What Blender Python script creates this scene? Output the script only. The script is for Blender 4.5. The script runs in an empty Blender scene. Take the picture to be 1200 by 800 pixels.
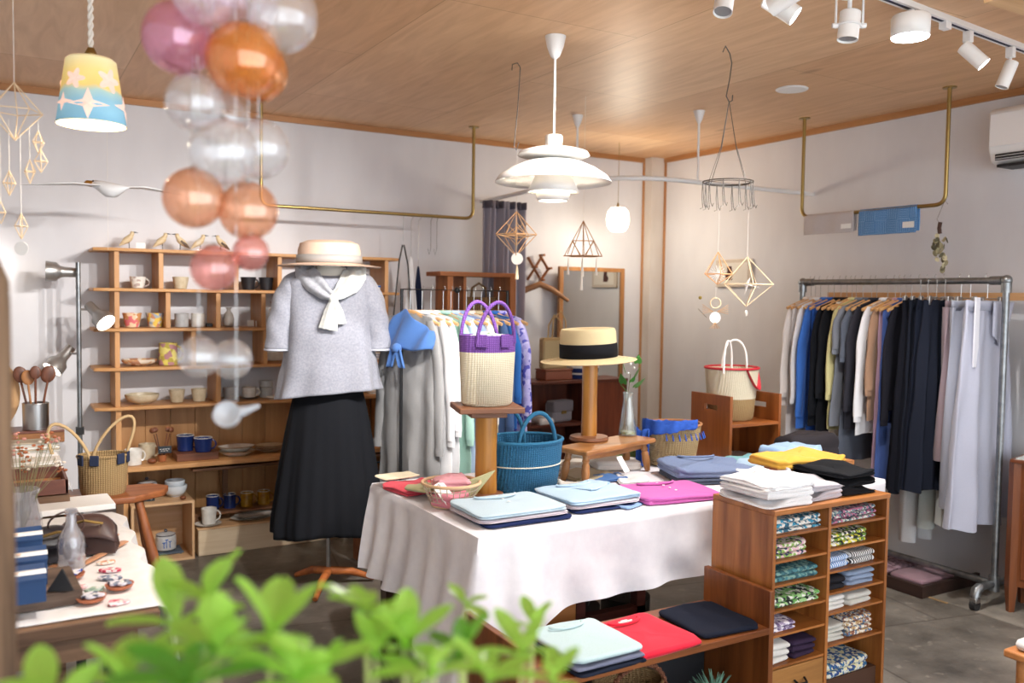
import bpy, bmesh, math, random
from mathutils import Vector as V, Matrix, noise
PI = math.pi
sin, cos, rad = math.sin, math.cos, math.radians
rnd = random.Random(7)
COL = bpy.context.scene.collection
H = 2.62           # ceiling height
YB, XR = 5.56, 4.6  # back wall, right wall
# ---- the camera, and unprojection onto real planes
F = 1024.0
CAMP = V((0, 0, 1.5))
def _d(px, py): return V(((px-600)/F, -(py-400)/F, -1.0))
_y = _d(0, 340).normalized(); _x = _d(2350, 372); _x = (_x - _y*_x.dot(_y)).normalized(); _z = _x.cross(_y)
CM = Matrix((_x, _y, _z))
def at(px, py, x=None, y=None, z=None, d=None):
    r = CM @ _d(px, py)
    if x is not None: t = (x-CAMP.x)/r.x
    elif y is not None: t = (y-CAMP.y)/r.y
    elif z is not None: t = (z-CAMP.z)/r.z
    else: t = d
    return CAMP + r*t
# ---- mesh collector
class MB:
    def __init__(s): s.v = []; s.f = []
    def add(s, vs, fs, M=None):
        b = len(s.v)
        s.v.extend([(M @ V(p)) if M else V(p) for p in vs])
        s.f.extend([tuple(i+b for i in f) for f in fs]); return s
    def box(s, x0, x1, y0, y1, z0, z1, M=None):
        vs = [(x, y, z) for z in (z0, z1) for y in (y0, y1) for x in (x0, x1)]
        return s.add(vs, [(0,2,3,1),(4,5,7,6),(0,1,5,4),(2,6,7,3),(0,4,6,2),(1,3,7,5)], M)
    def prism(s, poly, z0, z1, M=None):
        n = len(poly)
        vs = [(x, y, z0) for x, y in poly] + [(x, y, z1) for x, y in poly]
        fs = [tuple(range(n-1, -1, -1)), tuple(range(n, 2*n))] + [(i, (i+1) % n, n+(i+1) % n, n+i) for i in range(n)]
        return s.add(vs, fs, M)
    def tube(s, pts, r, n=8, closed=False, caps=True, flat=1.0, M=None):
        pts = [V(p) for p in pts]; m = len(pts)
        rs = r if isinstance(r, (list, tuple)) else [r]*m
        vs = []; up = None
        for i, p in enumerate(pts):
            if closed: t = pts[(i+1) % m]-pts[i-1]
            else: t = pts[min(i+1, m-1)]-pts[max(i-1, 0)]
            t.normalize()
            if up is None:
                up = V((0,0,1)) if abs(t.z) < .9 else V((1,0,0))
            a = (up - t*up.dot(t))
            if a.length < 1e-5: a = t.orthogonal()
            a.normalize(); up = a; b = t.cross(a)
            for k in range(n):
                w = 2*PI*k/n
                vs.append(p + a*(cos(w)*rs[i]*flat) + b*(sin(w)*rs[i]))
        fs = []
        for i in range(m if closed else m-1):
            j = (i+1) % m
            for k in range(n):
                fs.append((i*n+k, i*n+(k+1) % n, j*n+(k+1) % n, j*n+k))
        if caps and not closed:
            fs.append(tuple(range(n-1, -1, -1))); fs.append(tuple((m-1)*n+k for k in range(n)))
        return s.add(vs, fs, M)
    def cyl(s, p0, p1, r0, r1=None, n=20): return s.tube([p0, p1], [r0, r0 if r1 is None else r1], n)
    def lathe(s, prof, n=28, M=None, wob=None, sx=1, sy=1, capb=True, capt=True):
        vs = []; m = len(prof)
        for i, (r, z) in enumerate(prof):
            for k in range(n):
                a = 2*PI*k/n
                rr = r*(wob(a, i/(m-1)) if wob else 1)
                vs.append((rr*cos(a)*sx, rr*sin(a)*sy, z))
        fs = [(i*n+k, i*n+(k+1) % n, (i+1)*n+(k+1) % n, (i+1)*n+k) for i in range(m-1) for k in range(n)]
        if capb: fs.append(tuple(range(n-1, -1, -1)))
        if capt: fs.append(tuple((m-1)*n+k for k in range(n)))
        return s.add(vs, fs, M)
    def ball(s, c, r, n=20, sz=1.0):
        pr = [(max(r*sin(PI*i/(n//2)), 1e-4), -r*sz*cos(PI*i/(n//2))) for i in range(n//2+1)]
        return s.lathe(pr, n, Matrix.Translation(V(c)))
    def torus(s, c, R, r, n=28, m=8, M=None, sx=1, sy=1):
        pts = [V(c)+V((R*sx*cos(2*PI*i/n), R*sy*sin(2*PI*i/n), 0)) for i in range(n)]
        return s.tube(pts, r, m, closed=True, M=M)
    def grid(s, fn, nu, nv, M=None, closed_u=False):
        vs = [fn(i/(nu if closed_u else nu-1), j/(nv-1)) for j in range(nv) for i in range(nu)]
        fs = []
        for j in range(nv-1):
            for i in range(nu if closed_u else nu-1):
                k = (i+1) % nu
                fs.append((j*nu+i, j*nu+k, (j+1)*nu+k, (j+1)*nu+i))
        return s.add(vs, fs, M)
    def build(s, name, m, parent=None, smooth=40, bevel=0, solid=0, sub=0, loc=None, rot=None):
        me = bpy.data.meshes.new(name); me.from_pydata(s.v, [], s.f)
        bm = bmesh.new(); bm.from_mesh(me); bmesh.ops.remove_doubles(bm, verts=bm.verts, dist=1e-6)
        bmesh.ops.recalc_face_normals(bm, faces=bm.faces); bm.to_mesh(me); bm.free()
        if smooth:
            me.shade_smooth(); me.set_sharp_from_angle(angle=rad(smooth))
        me.materials.append(m)
        o = bpy.data.objects.new(name, me); COL.objects.link(o)
        if parent: o.parent = parent
        if loc is not None: o.location = loc
        if rot is not None: o.rotation_euler = rot
        if solid:
            k = o.modifiers.new('s', 'SOLIDIFY'); k.thickness = solid; k.offset = 0
        if bevel:
            k = o.modifiers.new('b', 'BEVEL'); k.width = bevel; k.segments = 2; k.limit_method = 'ANGLE'
        if sub:
            k = o.modifiers.new('u', 'SUBSURF'); k.levels = sub; k.render_levels = sub
        return o
def thing(name, label, cat, loc=(0,0,0), rz=0, group=None):
    o = bpy.data.objects.new(name, None); COL.objects.link(o); o.empty_display_size = .05
    o.location = loc; o.rotation_euler = (0, 0, rz); return tag(o, label, cat, group)
def tag(o, label, cat, group=None, kind=None):
    o['label'] = label; o['category'] = cat
    if group: o['group'] = group
    if kind: o['kind'] = kind
    return o
def struct(o): o['kind'] = 'structure'; return o
def copy_tree(o, parent=None, top=True):
    c = o.copy(); COL.objects.link(c)
    if parent: c.parent = parent
    for ch in [x for x in o.children]: copy_tree(ch, c, False)
    return c
def dup(o, loc, rz, label, group=None):
    c = copy_tree(o); c.location = loc; c.rotation_euler = (0, 0, rz); c['label'] = label
    if group: c['group'] = group
    return c
# ---- materials
MATS = {}
def srgb(c):
    if isinstance(c, str): c = [int(c[i:i+2], 16)/255 for i in (0, 2, 4)]
    return tuple((x/12.92 if x <= .04045 else ((x+.055)/1.055)**2.4) for x in c)+(1,)
def mat(key, col, rough=.6, metal=0, kind='plain', col2=None, scale=1, bump=0, spec=.5, sheen=0, emit=0, trans=0, coords='Object', stretch=(1,1,1), rot=(0,0,0), alpha=1):
    if key in MATS: return MATS[key]
    m = bpy.data.materials.new(key); m.use_nodes = True; N = m.node_tree.nodes; L = m.node_tree.links
    b = N['Principled BSDF']; c1 = srgb(col); c2 = srgb(col2) if col2 else tuple(x*.72 for x in c1[:3])+(1,)
    b.inputs['Base Color'].default_value = c1; b.inputs['Roughness'].default_value = rough; b.inputs['Metallic'].default_value = metal
    b.inputs['Specular IOR Level'].default_value = spec
    if sheen: b.inputs['Sheen Weight'].default_value = sheen
    if emit: b.inputs['Emission Color'].default_value = c1; b.inputs['Emission Strength'].default_value = emit
    if trans: b.inputs['Transmission Weight'].default_value = trans
    if alpha < 1: b.inputs['Alpha'].default_value = alpha
    tc = N.new('ShaderNodeTexCoord'); mp = N.new('ShaderNodeMapping'); L.new(tc.outputs[coords], mp.inputs[0])
    mp.inputs['Scale'].default_value = [scale*k for k in stretch]; mp.inputs['Rotation'].default_value = rot
    ht = None
    def ramp(src, p0, p1, a=c1, c=c2, const=False):
        r = N.new('ShaderNodeValToRGB'); r.color_ramp.elements[0].position = p0; r.color_ramp.elements[1].position = p1
        r.color_ramp.elements[0].color = a; r.color_ramp.elements[1].color = c
        if const: r.color_ramp.interpolation = 'CONSTANT'
        L.new(src, r.inputs[0]); return r.outputs[0]
    if kind in ('wood', 'noise', 'cloth'):
        n = N.new('ShaderNodeTexNoise'); L.new(mp.outputs[0], n.inputs[0]); n.inputs['Scale'].default_value = 4 if kind != 'cloth' else 300
        n.inputs['Detail'].default_value = 6; n.inputs['Roughness'].default_value = .6
        if kind == 'wood': n.inputs['Distortion'].default_value = .6
        o = ramp(n.outputs[0], .35 if kind != 'cloth' else .2, .68 if kind != 'cloth' else .85); L.new(o, b.inputs['Base Color']); ht = n.outputs[0]
    elif kind in ('weave', 'rib'):
        w = N.new('ShaderNodeTexWave'); w.bands_direction = 'Z'; w.inputs['Scale'].default_value = 30; w.inputs['Distortion'].default_value = .5
        w2 = N.new('ShaderNodeTexWave'); w2.bands_direction = 'X'; w2.inputs['Scale'].default_value = 20; w2.inputs['Distortion'].default_value = .5
        L.new(mp.outputs[0], w.inputs[0]); L.new(mp.outputs[0], w2.inputs[0])
        mx = N.new('ShaderNodeMath'); mx.operation = 'MULTIPLY' if kind == 'weave' else 'ADD'; L.new(w.outputs[1], mx.inputs[0]); L.new(w2.outputs[1], mx.inputs[1])
        if kind == 'rib': mx.operation = 'MULTIPLY'; mx.inputs[1].default_value = 1; L.remove(mx.inputs[1].links[0])
        o = ramp(mx.outputs[0], 0, 1, c2, c1); L.new(o, b.inputs['Base Color']); ht = mx.outputs[0]
    elif kind == 'stripe':
        w = N.new('ShaderNodeTexWave'); w.bands_direction = 'X'; w.inputs['Scale'].default_value = 10; L.new(mp.outputs[0], w.inputs[0])
        o = ramp(w.outputs[1], .5, .5, c1, c2, True); L.new(o, b.inputs['Base Color'])
    elif kind == 'print':
        v = N.new('ShaderNodeTexVoronoi'); v.inputs['Scale'].default_value = 30; oi = N.new('ShaderNodeObjectInfo'); va = N.new('ShaderNodeVectorMath'); va.operation = 'ADD'; L.new(mp.outputs[0], va.inputs[0]); L.new(oi.outputs['Random'], va.inputs[1]); L.new(va.outputs[0], v.inputs[0])
        r = N.new('ShaderNodeValToRGB'); r.color_ramp.interpolation = 'CONSTANT'; L.new(v.outputs['Color'], r.inputs[0])
        cols = [c1, c2] + [srgb(c) for c in (stretch_cols.get(key, ['f2f0e8', '30323c']))]
        while len(r.color_ramp.elements) < len(cols): r.color_ramp.elements.new(.5)
        for i, c in enumerate(cols):
            r.color_ramp.elements[i].position = i/len(cols)*.75+.1 if i else 0; r.color_ramp.elements[i].color = c
        L.new(r.outputs[0], b.inputs['Base Color'])
    if bump and ht is None:
        n = N.new('ShaderNodeTexNoise'); L.new(mp.outputs[0], n.inputs[0]); n.inputs['Scale'].default_value = 60; n.inputs['Detail'].default_value = 4; ht = n.outputs[0]
    if bump and ht is not None:
        bp = N.new('ShaderNodeBump'); bp.inputs['Strength'].default_value = bump; bp.inputs['Distance'].default_value = .004
        L.new(ht, bp.inputs['Height']); L.new(bp.outputs[0], b.inputs['Normal'])
    MATS[key] = m; return m
stretch_cols = {}
def prt(key, a, b, c, d, scale=1):
    stretch_cols[key] = [c, d]; return mat(key, a, .85, kind='print', col2=b, scale=scale)
def fab(col, col2=None, k=None): # woven cloth
    c = srgb(col); dark = max(c[:3]) < .12; return mat('cloth_'+col+(k or ''), col, .9, kind='cloth', spec=.15, col2=col2 or ''.join('%02x' % int(int(col[i:i+2], 16)*.9) for i in (0, 2, 4)), bump=.15, sheen=0 if dark else .15)
def wood(key, a, b, axis='x', scale=1, rough=.5):
    st = {'x': (.35, 5, 5), 'y': (5, .35, 5), 'z': (5, 5, .35)}[axis]
    return mat(key+'_'+axis, a, rough, kind='wood', col2=b, scale=scale, stretch=st, bump=.05)
def emis(key, col, s): return mat(key, col, .5, emit=s)
def glass(key, col, edge=.85, op=.08, glossy=.25):
    # thin blown glass: see-through face on, denser and shinier towards the rim
    if key in MATS: return MATS[key]
    m = bpy.data.materials.new(key); m.use_nodes = True; N = m.node_tree.nodes; L = m.node_tree.links; N.clear()
    out = N.new('ShaderNodeOutputMaterial'); t = N.new('ShaderNodeBsdfTransparent'); g = N.new('ShaderNodeBsdfGlossy'); mx = N.new('ShaderNodeMixShader')
    d = N.new('ShaderNodeBsdfDiffuse'); m2 = N.new('ShaderNodeMixShader')
    t.inputs[0].default_value = tuple(.45+.55*x for x in srgb(col)[:3])+(1,); g.inputs['Roughness'].default_value = .06; d.inputs[0].default_value = srgb(col)
    lw = N.new('ShaderNodeLayerWeight'); lw.inputs[0].default_value = .35
    mp = N.new('ShaderNodeMapRange'); mp.inputs[3].default_value = glossy*.35; mp.inputs[4].default_value = edge; L.new(lw.outputs['Facing'], mp.inputs[0])
    m2.inputs[0].default_value = op; L.new(t.outputs[0], m2.inputs[1]); L.new(d.outputs[0], m2.inputs[2])
    L.new(mp.outputs[0], mx.inputs[0]); L.new(m2.outputs[0], mx.inputs[1]); L.new(g.outputs[0], mx.inputs[2]); L.new(mx.outputs[0], out.inputs[0])
    g.inputs[0].default_value = tuple(.5+.5*x for x in srgb(col)[:3])+(1,)
    MATS[key] = m; return m
M_HONEY = lambda ax='x': wood('honey_wood', 'c98a52', 'a96a36', ax)
M_WHITE = mat('white_metal', 'efefee', .35)
M_CHROME = mat('steel', 'b4b4b4', .28, 1)
M_GREYSTEEL = mat('galvanised_steel', '9a9d9f', .38, .9, kind='noise', col2='7c8083', scale=6)
M_BRASS = mat('brass', 'a68e58', .32, 1)
M_BLACKMETAL = mat('black_metal', '16171a', .45, .3)
M_WIRE = mat('thin_wire', '6e6a66', .4, .8)
M_THREAD = mat('white_thread', 'eeeae4', .8)
M_HANGER = wood('hanger_wood', 'deb486', 'c9985f', 'x', rough=.4)
M_CERAMIC = mat('glazed_ceramic', 'e6e4de', .18, kind='noise', col2='d6d3cb', scale=8)
M_BLACK = mat('matte_black', '1b1b1d', .6)
M_PAPER = mat('paper_white', 'f2f1ee', .8)
# ================= setting
def plywood():
    m = bpy.data.materials.new('plywood_panels'); m.use_nodes = True; N = m.node_tree.nodes; L = m.node_tree.links; b = N['Principled BSDF']
    tc = N.new('ShaderNodeTexCoord'); br = N.new('ShaderNodeTexBrick'); mr = N.new('ShaderNodeMapping'); mr.inputs['Rotation'].default_value = (0, 0, PI/2); mr.inputs['Location'].default_value = (.3, .35, 0); L.new(tc.outputs['Object'], mr.inputs[0]); L.new(mr.outputs[0], br.inputs[0])
    br.inputs['Scale'].default_value = 1; br.inputs['Brick Width'].default_value = 1.82; br.inputs['Row Height'].default_value = .91
    br.inputs['Mortar Size'].default_value = .003; br.inputs['Mortar Smooth'].default_value = .4
    br.inputs['Color1'].default_value = srgb('e8c197'); br.inputs['Color2'].default_value = srgb('dbad80'); br.inputs['Mortar'].default_value = srgb('c09468')
    mp = N.new('ShaderNodeMapping'); mp.inputs['Scale'].default_value = (6, .8, 1); L.new(tc.outputs['Object'], mp.inputs[0])
    n = N.new('ShaderNodeTexNoise'); n.inputs['Scale'].default_value = 2.2; n.inputs['Detail'].default_value = 8; n.inputs['Distortion'].default_value = 1.4; L.new(mp.outputs[0], n.inputs[0])
    r = N.new('ShaderNodeValToRGB'); r.color_ramp.elements[0].position = .3; r.color_ramp.elements[1].position = .7
    r.color_ramp.elements[0].color = (.82, .76, .7, 1); r.color_ramp.elements[1].color = (1, 1, 1, 1); L.new(n.outputs[0], r.inputs[0])
    mx = N.new('ShaderNodeMix'); mx.data_type = 'RGBA'; mx.blend_type = 'MULTIPLY'; mx.inputs[0].default_value = 1
    L.new(br.outputs[0], mx.inputs[6]); L.new(r.outputs[0], mx.inputs[7])
    # knots
    v = N.new('ShaderNodeTexVoronoi'); v.inputs['Scale'].default_value = 1.1; mp2 = N.new('ShaderNodeMapping'); mp2.inputs['Scale'].default_value = (1.9, .8, 1)
    L.new(tc.outputs['Object'], mp2.inputs[0]); L.new(mp2.outputs[0], v.inputs[0])
    r2 = N.new('ShaderNodeValToRGB'); r2.color_ramp.elements[0].position = .03; r2.color_ramp.elements[1].position = .09
    r2.color_ramp.elements[0].color = (.5, .38, .3, 1); r2.color_ramp.elements[1].color = (1, 1, 1, 1); L.new(v.outputs[0], r2.inputs[0])
    m2 = N.new('ShaderNodeMix'); m2.data_type = 'RGBA'; m2.blend_type = 'MULTIPLY'; m2.inputs[0].default_value = 1
    L.new(mx.outputs[2], m2.inputs[6]); L.new(r2.outputs[0], m2.inputs[7]); L.new(m2.outputs[2], b.inputs['Base Color'])
    b.inputs['Roughness'].default_value = .45
    return m
def painted(name, col, col2, joint=None, jc='a0724e'):
    m = bpy.data.materials.new(name); m.use_nodes = True; N = m.node_tree.nodes; L = m.node_tree.links; b = N['Principled BSDF']
    tc = N.new('ShaderNodeTexCoord'); mp = N.new('ShaderNodeMapping'); mp.inputs['Scale'].default_value = (1.2, 1.2, .5); L.new(tc.outputs['Object'], mp.inputs[0])
    n = N.new('ShaderNodeTexNoise'); n.inputs['Scale'].default_value = 3; n.inputs['Detail'].default_value = 8; L.new(mp.outputs[0], n.inputs[0])
    r = N.new('ShaderNodeValToRGB'); r.color_ramp.elements[0].position = .3; r.color_ramp.elements[1].position = .72
    r.color_ramp.elements[0].color = srgb(col); r.color_ramp.elements[1].color = srgb(col2); L.new(n.outputs[0], r.inputs[0]); L.new(r.outputs[0], b.inputs['Base Color'])
    b.inputs['Roughness'].default_value = .75
    return m
def concrete():
    m = bpy.data.materials.new('worn_concrete'); m.use_nodes = True; N = m.node_tree.nodes; L = m.node_tree.links; b = N['Principled BSDF']
    tc = N.new('ShaderNodeTexCoord')
    n = N.new('ShaderNodeTexNoise'); n.inputs['Scale'].default_value = 1.6; n.inputs['Detail'].default_value = 10; n.inputs['Roughness'].default_value = .65; L.new(tc.outputs['Object'], n.inputs[0])
    r = N.new('ShaderNodeValToRGB'); r.color_ramp.elements[0].position = .32; r.color_ramp.elements[1].position = .68
    r.color_ramp.elements[0].color = srgb('46423d'); r.color_ramp.elements[1].color = srgb('918b82'); L.new(n.outputs[0], r.inputs[0])
    br = N.new('ShaderNodeTexBrick'); br.inputs['Scale'].default_value = 1; br.inputs['Brick Width'].default_value = 1.3; br.inputs['Row Height'].default_value = .8; br.inputs['Mortar Size'].default_value = .006
    br.inputs['Color1'].default_value = (1, 1, 1, 1); br.inputs['Color2'].default_value = (.72, .7, .68, 1); br.inputs['Mortar'].default_value = (.45, .42, .4, 1)
    mp = N.new('ShaderNodeMapping'); mp.inputs['Rotation'].default_value = (0, 0, .2); L.new(tc.outputs['Object'], mp.inputs[0]); L.new(mp.outputs[0], br.inputs[0])
    mx = N.new('ShaderNodeMix'); mx.data_type = 'RGBA'; mx.blend_type = 'MULTIPLY'; mx.inputs[0].default_value = .8
    L.new(r.outputs[0], mx.inputs[6]); L.new(br.outputs[0], mx.inputs[7])
    n2 = N.new('ShaderNodeTexNoise'); n2.inputs['Scale'].default_value = 14; n2.inputs['Detail'].default_value = 8; L.new(tc.outputs['Object'], n2.inputs[0])
    r2 = N.new('ShaderNodeValToRGB'); r2.color_ramp.elements[0].position = .62; r2.color_ramp.elements[1].position = .72
    r2.color_ramp.elements[0].color = (0, 0, 0, 1); r2.color_ramp.elements[1].color = (.5, .5, .5, 1); L.new(n2.outputs[0], r2.inputs[0])
    m2 = N.new('ShaderNodeMix'); m2.data_type = 'RGBA'; L.new(r2.outputs[0], m2.inputs[0]); L.new(mx.outputs[2], m2.inputs[6]); m2.inputs[7].default_value = srgb('9b9388')
    L.new(m2.outputs[2], b.inputs['Base Color']); b.inputs['Roughness'].default_value = .42
    bp = N.new('ShaderNodeBump'); bp.inputs['Strength'].default_value = .3; bp.inputs['Distance'].default_value = .01; L.new(n2.outputs[0], bp.inputs['Height']); L.new(bp.outputs[0], b.inputs['Normal'])
    return m
XL, YF = -1.3, -1.2
PW = painted('painted_wall', 'e3e3e6', 'd7d6da')
struct(MB().box(XL, XR, YF, YB, -.1, 0).build('floor', concrete()))
struct(MB().box(XL, XR, YF, YB, H, H+.1).build('ceiling', plywood()))
struct(MB().box(XL-.1, XR+.1, YB, YB+.1, 0, H).build('wall_back', PW))
struct(MB().box(XR, XR+.1, YF, YB, 0, H).build('wall_right', PW))
struct(MB().box(XL-.1, XL, YF, YB, 0, H).build('wall_left', PW))
# shop front behind the camera: piers, sill and header round an open bay
w = MB(); w.box(XL, XL+.25, YF-.1, YF, 0, H).box(XR-.25, XR, YF-.1, YF, 0, H).box(XL, XR, YF-.1, YF, 0, .35).box(XL, XR, YF-.1, YF, 2.5, H)
struct(w.build('wall_front', PW))
tw = wood('trim_wood', 'c08a58', 'a87344', 'x')
struct(MB().box(XL, 4.44, YB-.02, YB, H-.035, H).build('trim_1', tw))
struct(MB().box(XR-.02, XR, YF, YB-.1, H-.035, H).build('trim_2', wood('trim_wood', 'c08a58', 'a87344', 'y')))
# corner pillar between two timber strips
pa = at(751, 330, y=YB); struct(MB().box(4.46, XR, YB-.1, YB, 0, H).build('trim_3', painted('pillar_paint', 'e2dcd6', 'cbbfb3')))
struct(MB().box(4.447, 4.461, YB-.014, YB, 0, H).build('trim_4', wood('trim_wood', 'c08a58', 'a87344', 'z')))
struct(MB().box(XR-.014, XR, YB-.114, YB-.1, 0, H).build('trim_5', wood('trim_wood', 'c08a58', 'a87344', 'z')))
# pale concrete kerb along the right wall
struct(MB().box(4.075, XR, .2, YB-.12, -.01, .002).build('trim_6', mat('kerb_concrete', '8a847a', .7, kind='noise', col2='6c665e', scale=2)))
struct(MB().box(4.062, 4.075, 2.6, YB-.12, -.01, .004).build('trim_7', wood('kerb_wood', 'a98a62', '7d6a50', 'y')))
# beam at the top right, above the track
q0 = at(1160, 0, z=H-.06); q1 = at(1200, 20, z=H-.06)
struct(MB().box(q0.x-.1, XR-.02, q0.y-.22, q0.y-.04, H-.1, H-.001).build('trim_8', wood('beam_wood', 'd8b080', 'c49868', 'x')))
# ---- old timber post close to the camera on the left
p = at(7, 560, d=1.05)
post = thing('timber_post', 'blurred old timber post at the left edge beside the camera', 'post', (p.x, p.y, 0), rad(30))
m = MB()
def postf(u, v):
    z = 0 + v*(1.565)
    a = 2*PI*u; w = .055+.006*noise.noise(V((cos(a)*2, sin(a)*2, z*3)))
    s = 1 if v < .96 else max(.02, math.sqrt(max(0, 1-((v-.96)/.04)**2)))
    ex = abs(cos(a))**.4*(1 if cos(a) >= 0 else -1); ey = abs(sin(a))**.4*(1 if sin(a) >= 0 else -1)
    return (-.06+ex*w*s, ey*.04*s, z)
m.grid(postf, 28, 60, closed_u=True)
m.build('post', wood('old_timber', '8f7258','4f3c2e', 'z', 1.5, .8), post)
# ================= open wall shelf with ceramics
SY0, SY1 = 5.27, YB-.005
W1 = wood('shelf_wood', 'cf9c66', 'b98450', 'x'); W1z = wood('shelf_wood', 'cf9c66', 'b98450', 'z')
sh = thing('ceramics_shelf', 'honey-coloured open wooden wall shelf full of ceramics behind the mannequin', 'shelf', (0, 0, 0))
ZS = [1.743, 1.521, 1.298, 1.078, .857]
for z in ZS:
    poly = [(.44, SY0+.03), (.52, SY0), (2.18, SY0), (2.25, SY0+.03), (2.25, SY1), (.44, SY1)]
    MB().prism(poly, z-.018, z).build('shelf_board', W1, sh, bevel=.003)
def X(px, y=SY0, py=400): return at(px, py, y=y).x
ups = [[137, 189, 277, 328, 412, 453], [137, 197, 256, 309, 412, 453], [137, 227, 311, 453], [137, 256, 412, 453]]
for r, xs in enumerate(ups):
    for px in xs:
        x = X(px+1); MB().box(x-.013, x+.013, SY0+.02, SY1, ZS[r+1], ZS[r]-.018).build('upright', W1z, sh, bevel=.002)
for px in (137, 453):
    x = X(px+1, 5.3); MB().box(x-.014, x+.014, SY0+.02, SY1-.0, .5405, ZS[4]-.018).build('upright', W1z, sh)
m = MB(); xa = .59
bp = thing('back_panel', 'wide honey wood board panelling below the wall shelf', 'panel', (0, 0, 0))
BPW = wood('panel_wood', 'c79561', 'a4723f', 'z', .6)
for i in range(11):
    m = MB(); x = .592+i*.141; m.box(x, x+.139, SY1-.022, SY1-.002, .02, .835); m.build('plank', BPW, bp, bevel=.002)
CY0 = 5.13
SY1 -= 0; ct = thing('display_counter', 'long honey wood counter ledge under the wall shelf carrying mugs', 'counter')
MB().box(.56, 2.2, CY0, SY1-.03, .515, .54).build('counter_top', W1, ct, bevel=.003)
for x in (.58, 2.18): MB().box(x-.012, x+.012, CY0+.02, SY1-.03, 0, .515).build('side', W1z, ct)
# --- pottery profiles (outer wall then inner wall), base at z=0
def cupprof(r0, r1, h, t=.004, foot=.003):
    return [(r0*.6, 0), (r0, .002), (r0+(r1-r0)*.35, h*.35), (r0+(r1-r0)*.75, h*.75), (r1, h), (r1-t*.6, h+.001), (r1-t, h-.002), (r0+(r1-r0)*.5-t, h*.5), (r0-t, t*2), (r0*.3, t*1.5)]
def handle(mb, r, h, s=1, ang=0, z0=.2, z1=.85, out=.03, th=.0045):
    pts = []
    for k in range(11):
        a = PI*k/10
        pts.append(((r-.004+out*sin(a)*1.0)*cos(ang), (r-.004+out*sin(a))*sin(ang), h*(z0+(z1-z0)*(1-cos(a))/2)))
    mb.tube(pts, th, 8)
def cup(name, label, cat, p, m, r0=.03, r1=.04, h=.07, hang=None, grp=None, rim=None, out=.026, band=None):
    t = thing(name, label, cat, p, 0, grp)
    MB().lathe(cupprof(r0, r1, h), 28, capt=True).build('body', m, t)
    if hang is not None:
        b = MB(); handle(b, (r0+r1)/2, h, ang=hang, out=out); b.build('handle', m, t)
    if rim: MB().torus((0, 0, h), r1-.002, .0022).build('rim', rim, t)
    if band:
        for z in band[1]: MB().torus((0, 0, z*h), r0+(r1-r0)*z+.0005, .0018*band[2], 28, 6).build('band', band[0], t)
    return t
def bowlprof(r0, r1, h, t=.004):
    o = [(r0, 0), (r0, .006)] + [(r0+(r1-r0)*sin(k/6*PI/2), .006+(h-.006)*(1-cos(k/6*PI/2))) for k in range(1, 7)]
    return o + [(r-t if r > t*2 else r*.5, z+t*.7) for r, z in reversed(o[1:])]
def bowl(name, label, cat, p, m, r0, r1, h, grp=None, wob=None, rim=None, sx=1):
    t = thing(name, label, cat, p, 0, grp)
    MB().lathe(bowlprof(r0, r1, h), 32, wob=wob, sx=sx).build('body', m, t)
    if rim: MB().torus((0, 0, h), r1-.002, .003, 40).build('rim', rim, t)
    return t
def spot_on(px, z, y=5.4): # a place on a board of height z
    return V((at(px, 400, y=y).x, y, z+.0007))
CREAM = mat('cream_glaze', 'd8ccb2', .35, kind='noise', col2='c5b696', scale=10)
WHITE = M_CERAMIC
GREYC = mat('grey_glaze', 'c3c4c4', .3, kind='noise', col2='aeb0b2', scale=10)
NAVYG = mat('navy_glaze', '1d2f66', .15); AMBER = mat('amber_glaze', 'a67a1e', .15, kind='noise', col2='7f5810', scale=8)
BLACKG = mat('black_glaze', '26262a', .35)
BLUEG = mat('blue_band', '2b5fae', .25)
BRNRIM = mat('brown_rim', '8a6a4a', .4)
PINKP = prt('pink_pattern', 'd9737a', 'e8c9a8', 'ca8f5a', 'e7e0cf', 1.6)
YELP = prt('yellow_pattern', 'e3c25a', 'd8d2c0', '9aa9b8', 'c88f6d', 1.6)
YELP2 = prt('yellow_pitcher', 'ddcf66', 'e4d980', 'b9a94c', 'b7868a', 1.3)
WPAT = prt('sprig_pattern', 'e4e0d8', 'e4e0d8', 'b9a8a0', 'e4e0d8', 2)
# birds on the top board
BW = wood('bird_wood', 'e0cda8', 'c8ae84', 'x', 3); 
def bird(px, face, label, tilt=0):
    p = spot_on(px, 1.743, 5.4); t = thing('wooden_bird', label, 'bird', p, 0 if face > 0 else PI)
    b = MB(); pts = [(-.05, 0, .016), (-.036, 0, .03), (-.014, 0, .048), (.005, 0, .064), (.015, 0, .08), (.019, 0, .093), (.026, 0, .097)]
    b.tube(pts, [.003, .010, .019, .018, .0115, .0125, .005], 12); b.build('body', BW, t)
    MB().tube([(.026, 0, .096), (.05, 0, .094)], [.004, .0008], 6).build('beak', M_BLACK, t)
    MB().tube([(-.052, .006, .016), (-.03, .0135, .034), (.0, .017, .058)], [.001, .006, .004], 8, flat=1.6).build('wing', mat('dark_bird_wood', '5a4636', .6), t)
    for y in (-.006, .006): MB().tube([(0, y, .045), (.002, y, .004), (.012, y, .002)], .0014, 6).build('leg', M_BLACK, t)
bird(152, 1, 'leftmost of the five small wooden birds on the top shelf, beside the white card')
bird(191, 1, 'wooden bird facing right on the top shelf, just right of the white card')
bird(212, -1, 'wooden bird facing left on the top shelf, third from the left')
bird(235, 1, 'wooden bird facing right on the top shelf, fourth from the left')
bird(259, -1, 'rightmost of the five wooden birds, facing left near the glass balls')
def card(px, z, w, h, label, y=5.4, yaw=0, m=None, cat='card'):
    p = spot_on(px, z, y); o = MB().box(-w/2, w/2, -.001, .001, 0, h).build('price_card', m or M_PAPER, loc=p, rot=(rad(-12), 0, yaw)); return tag(o, label, cat)
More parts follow.
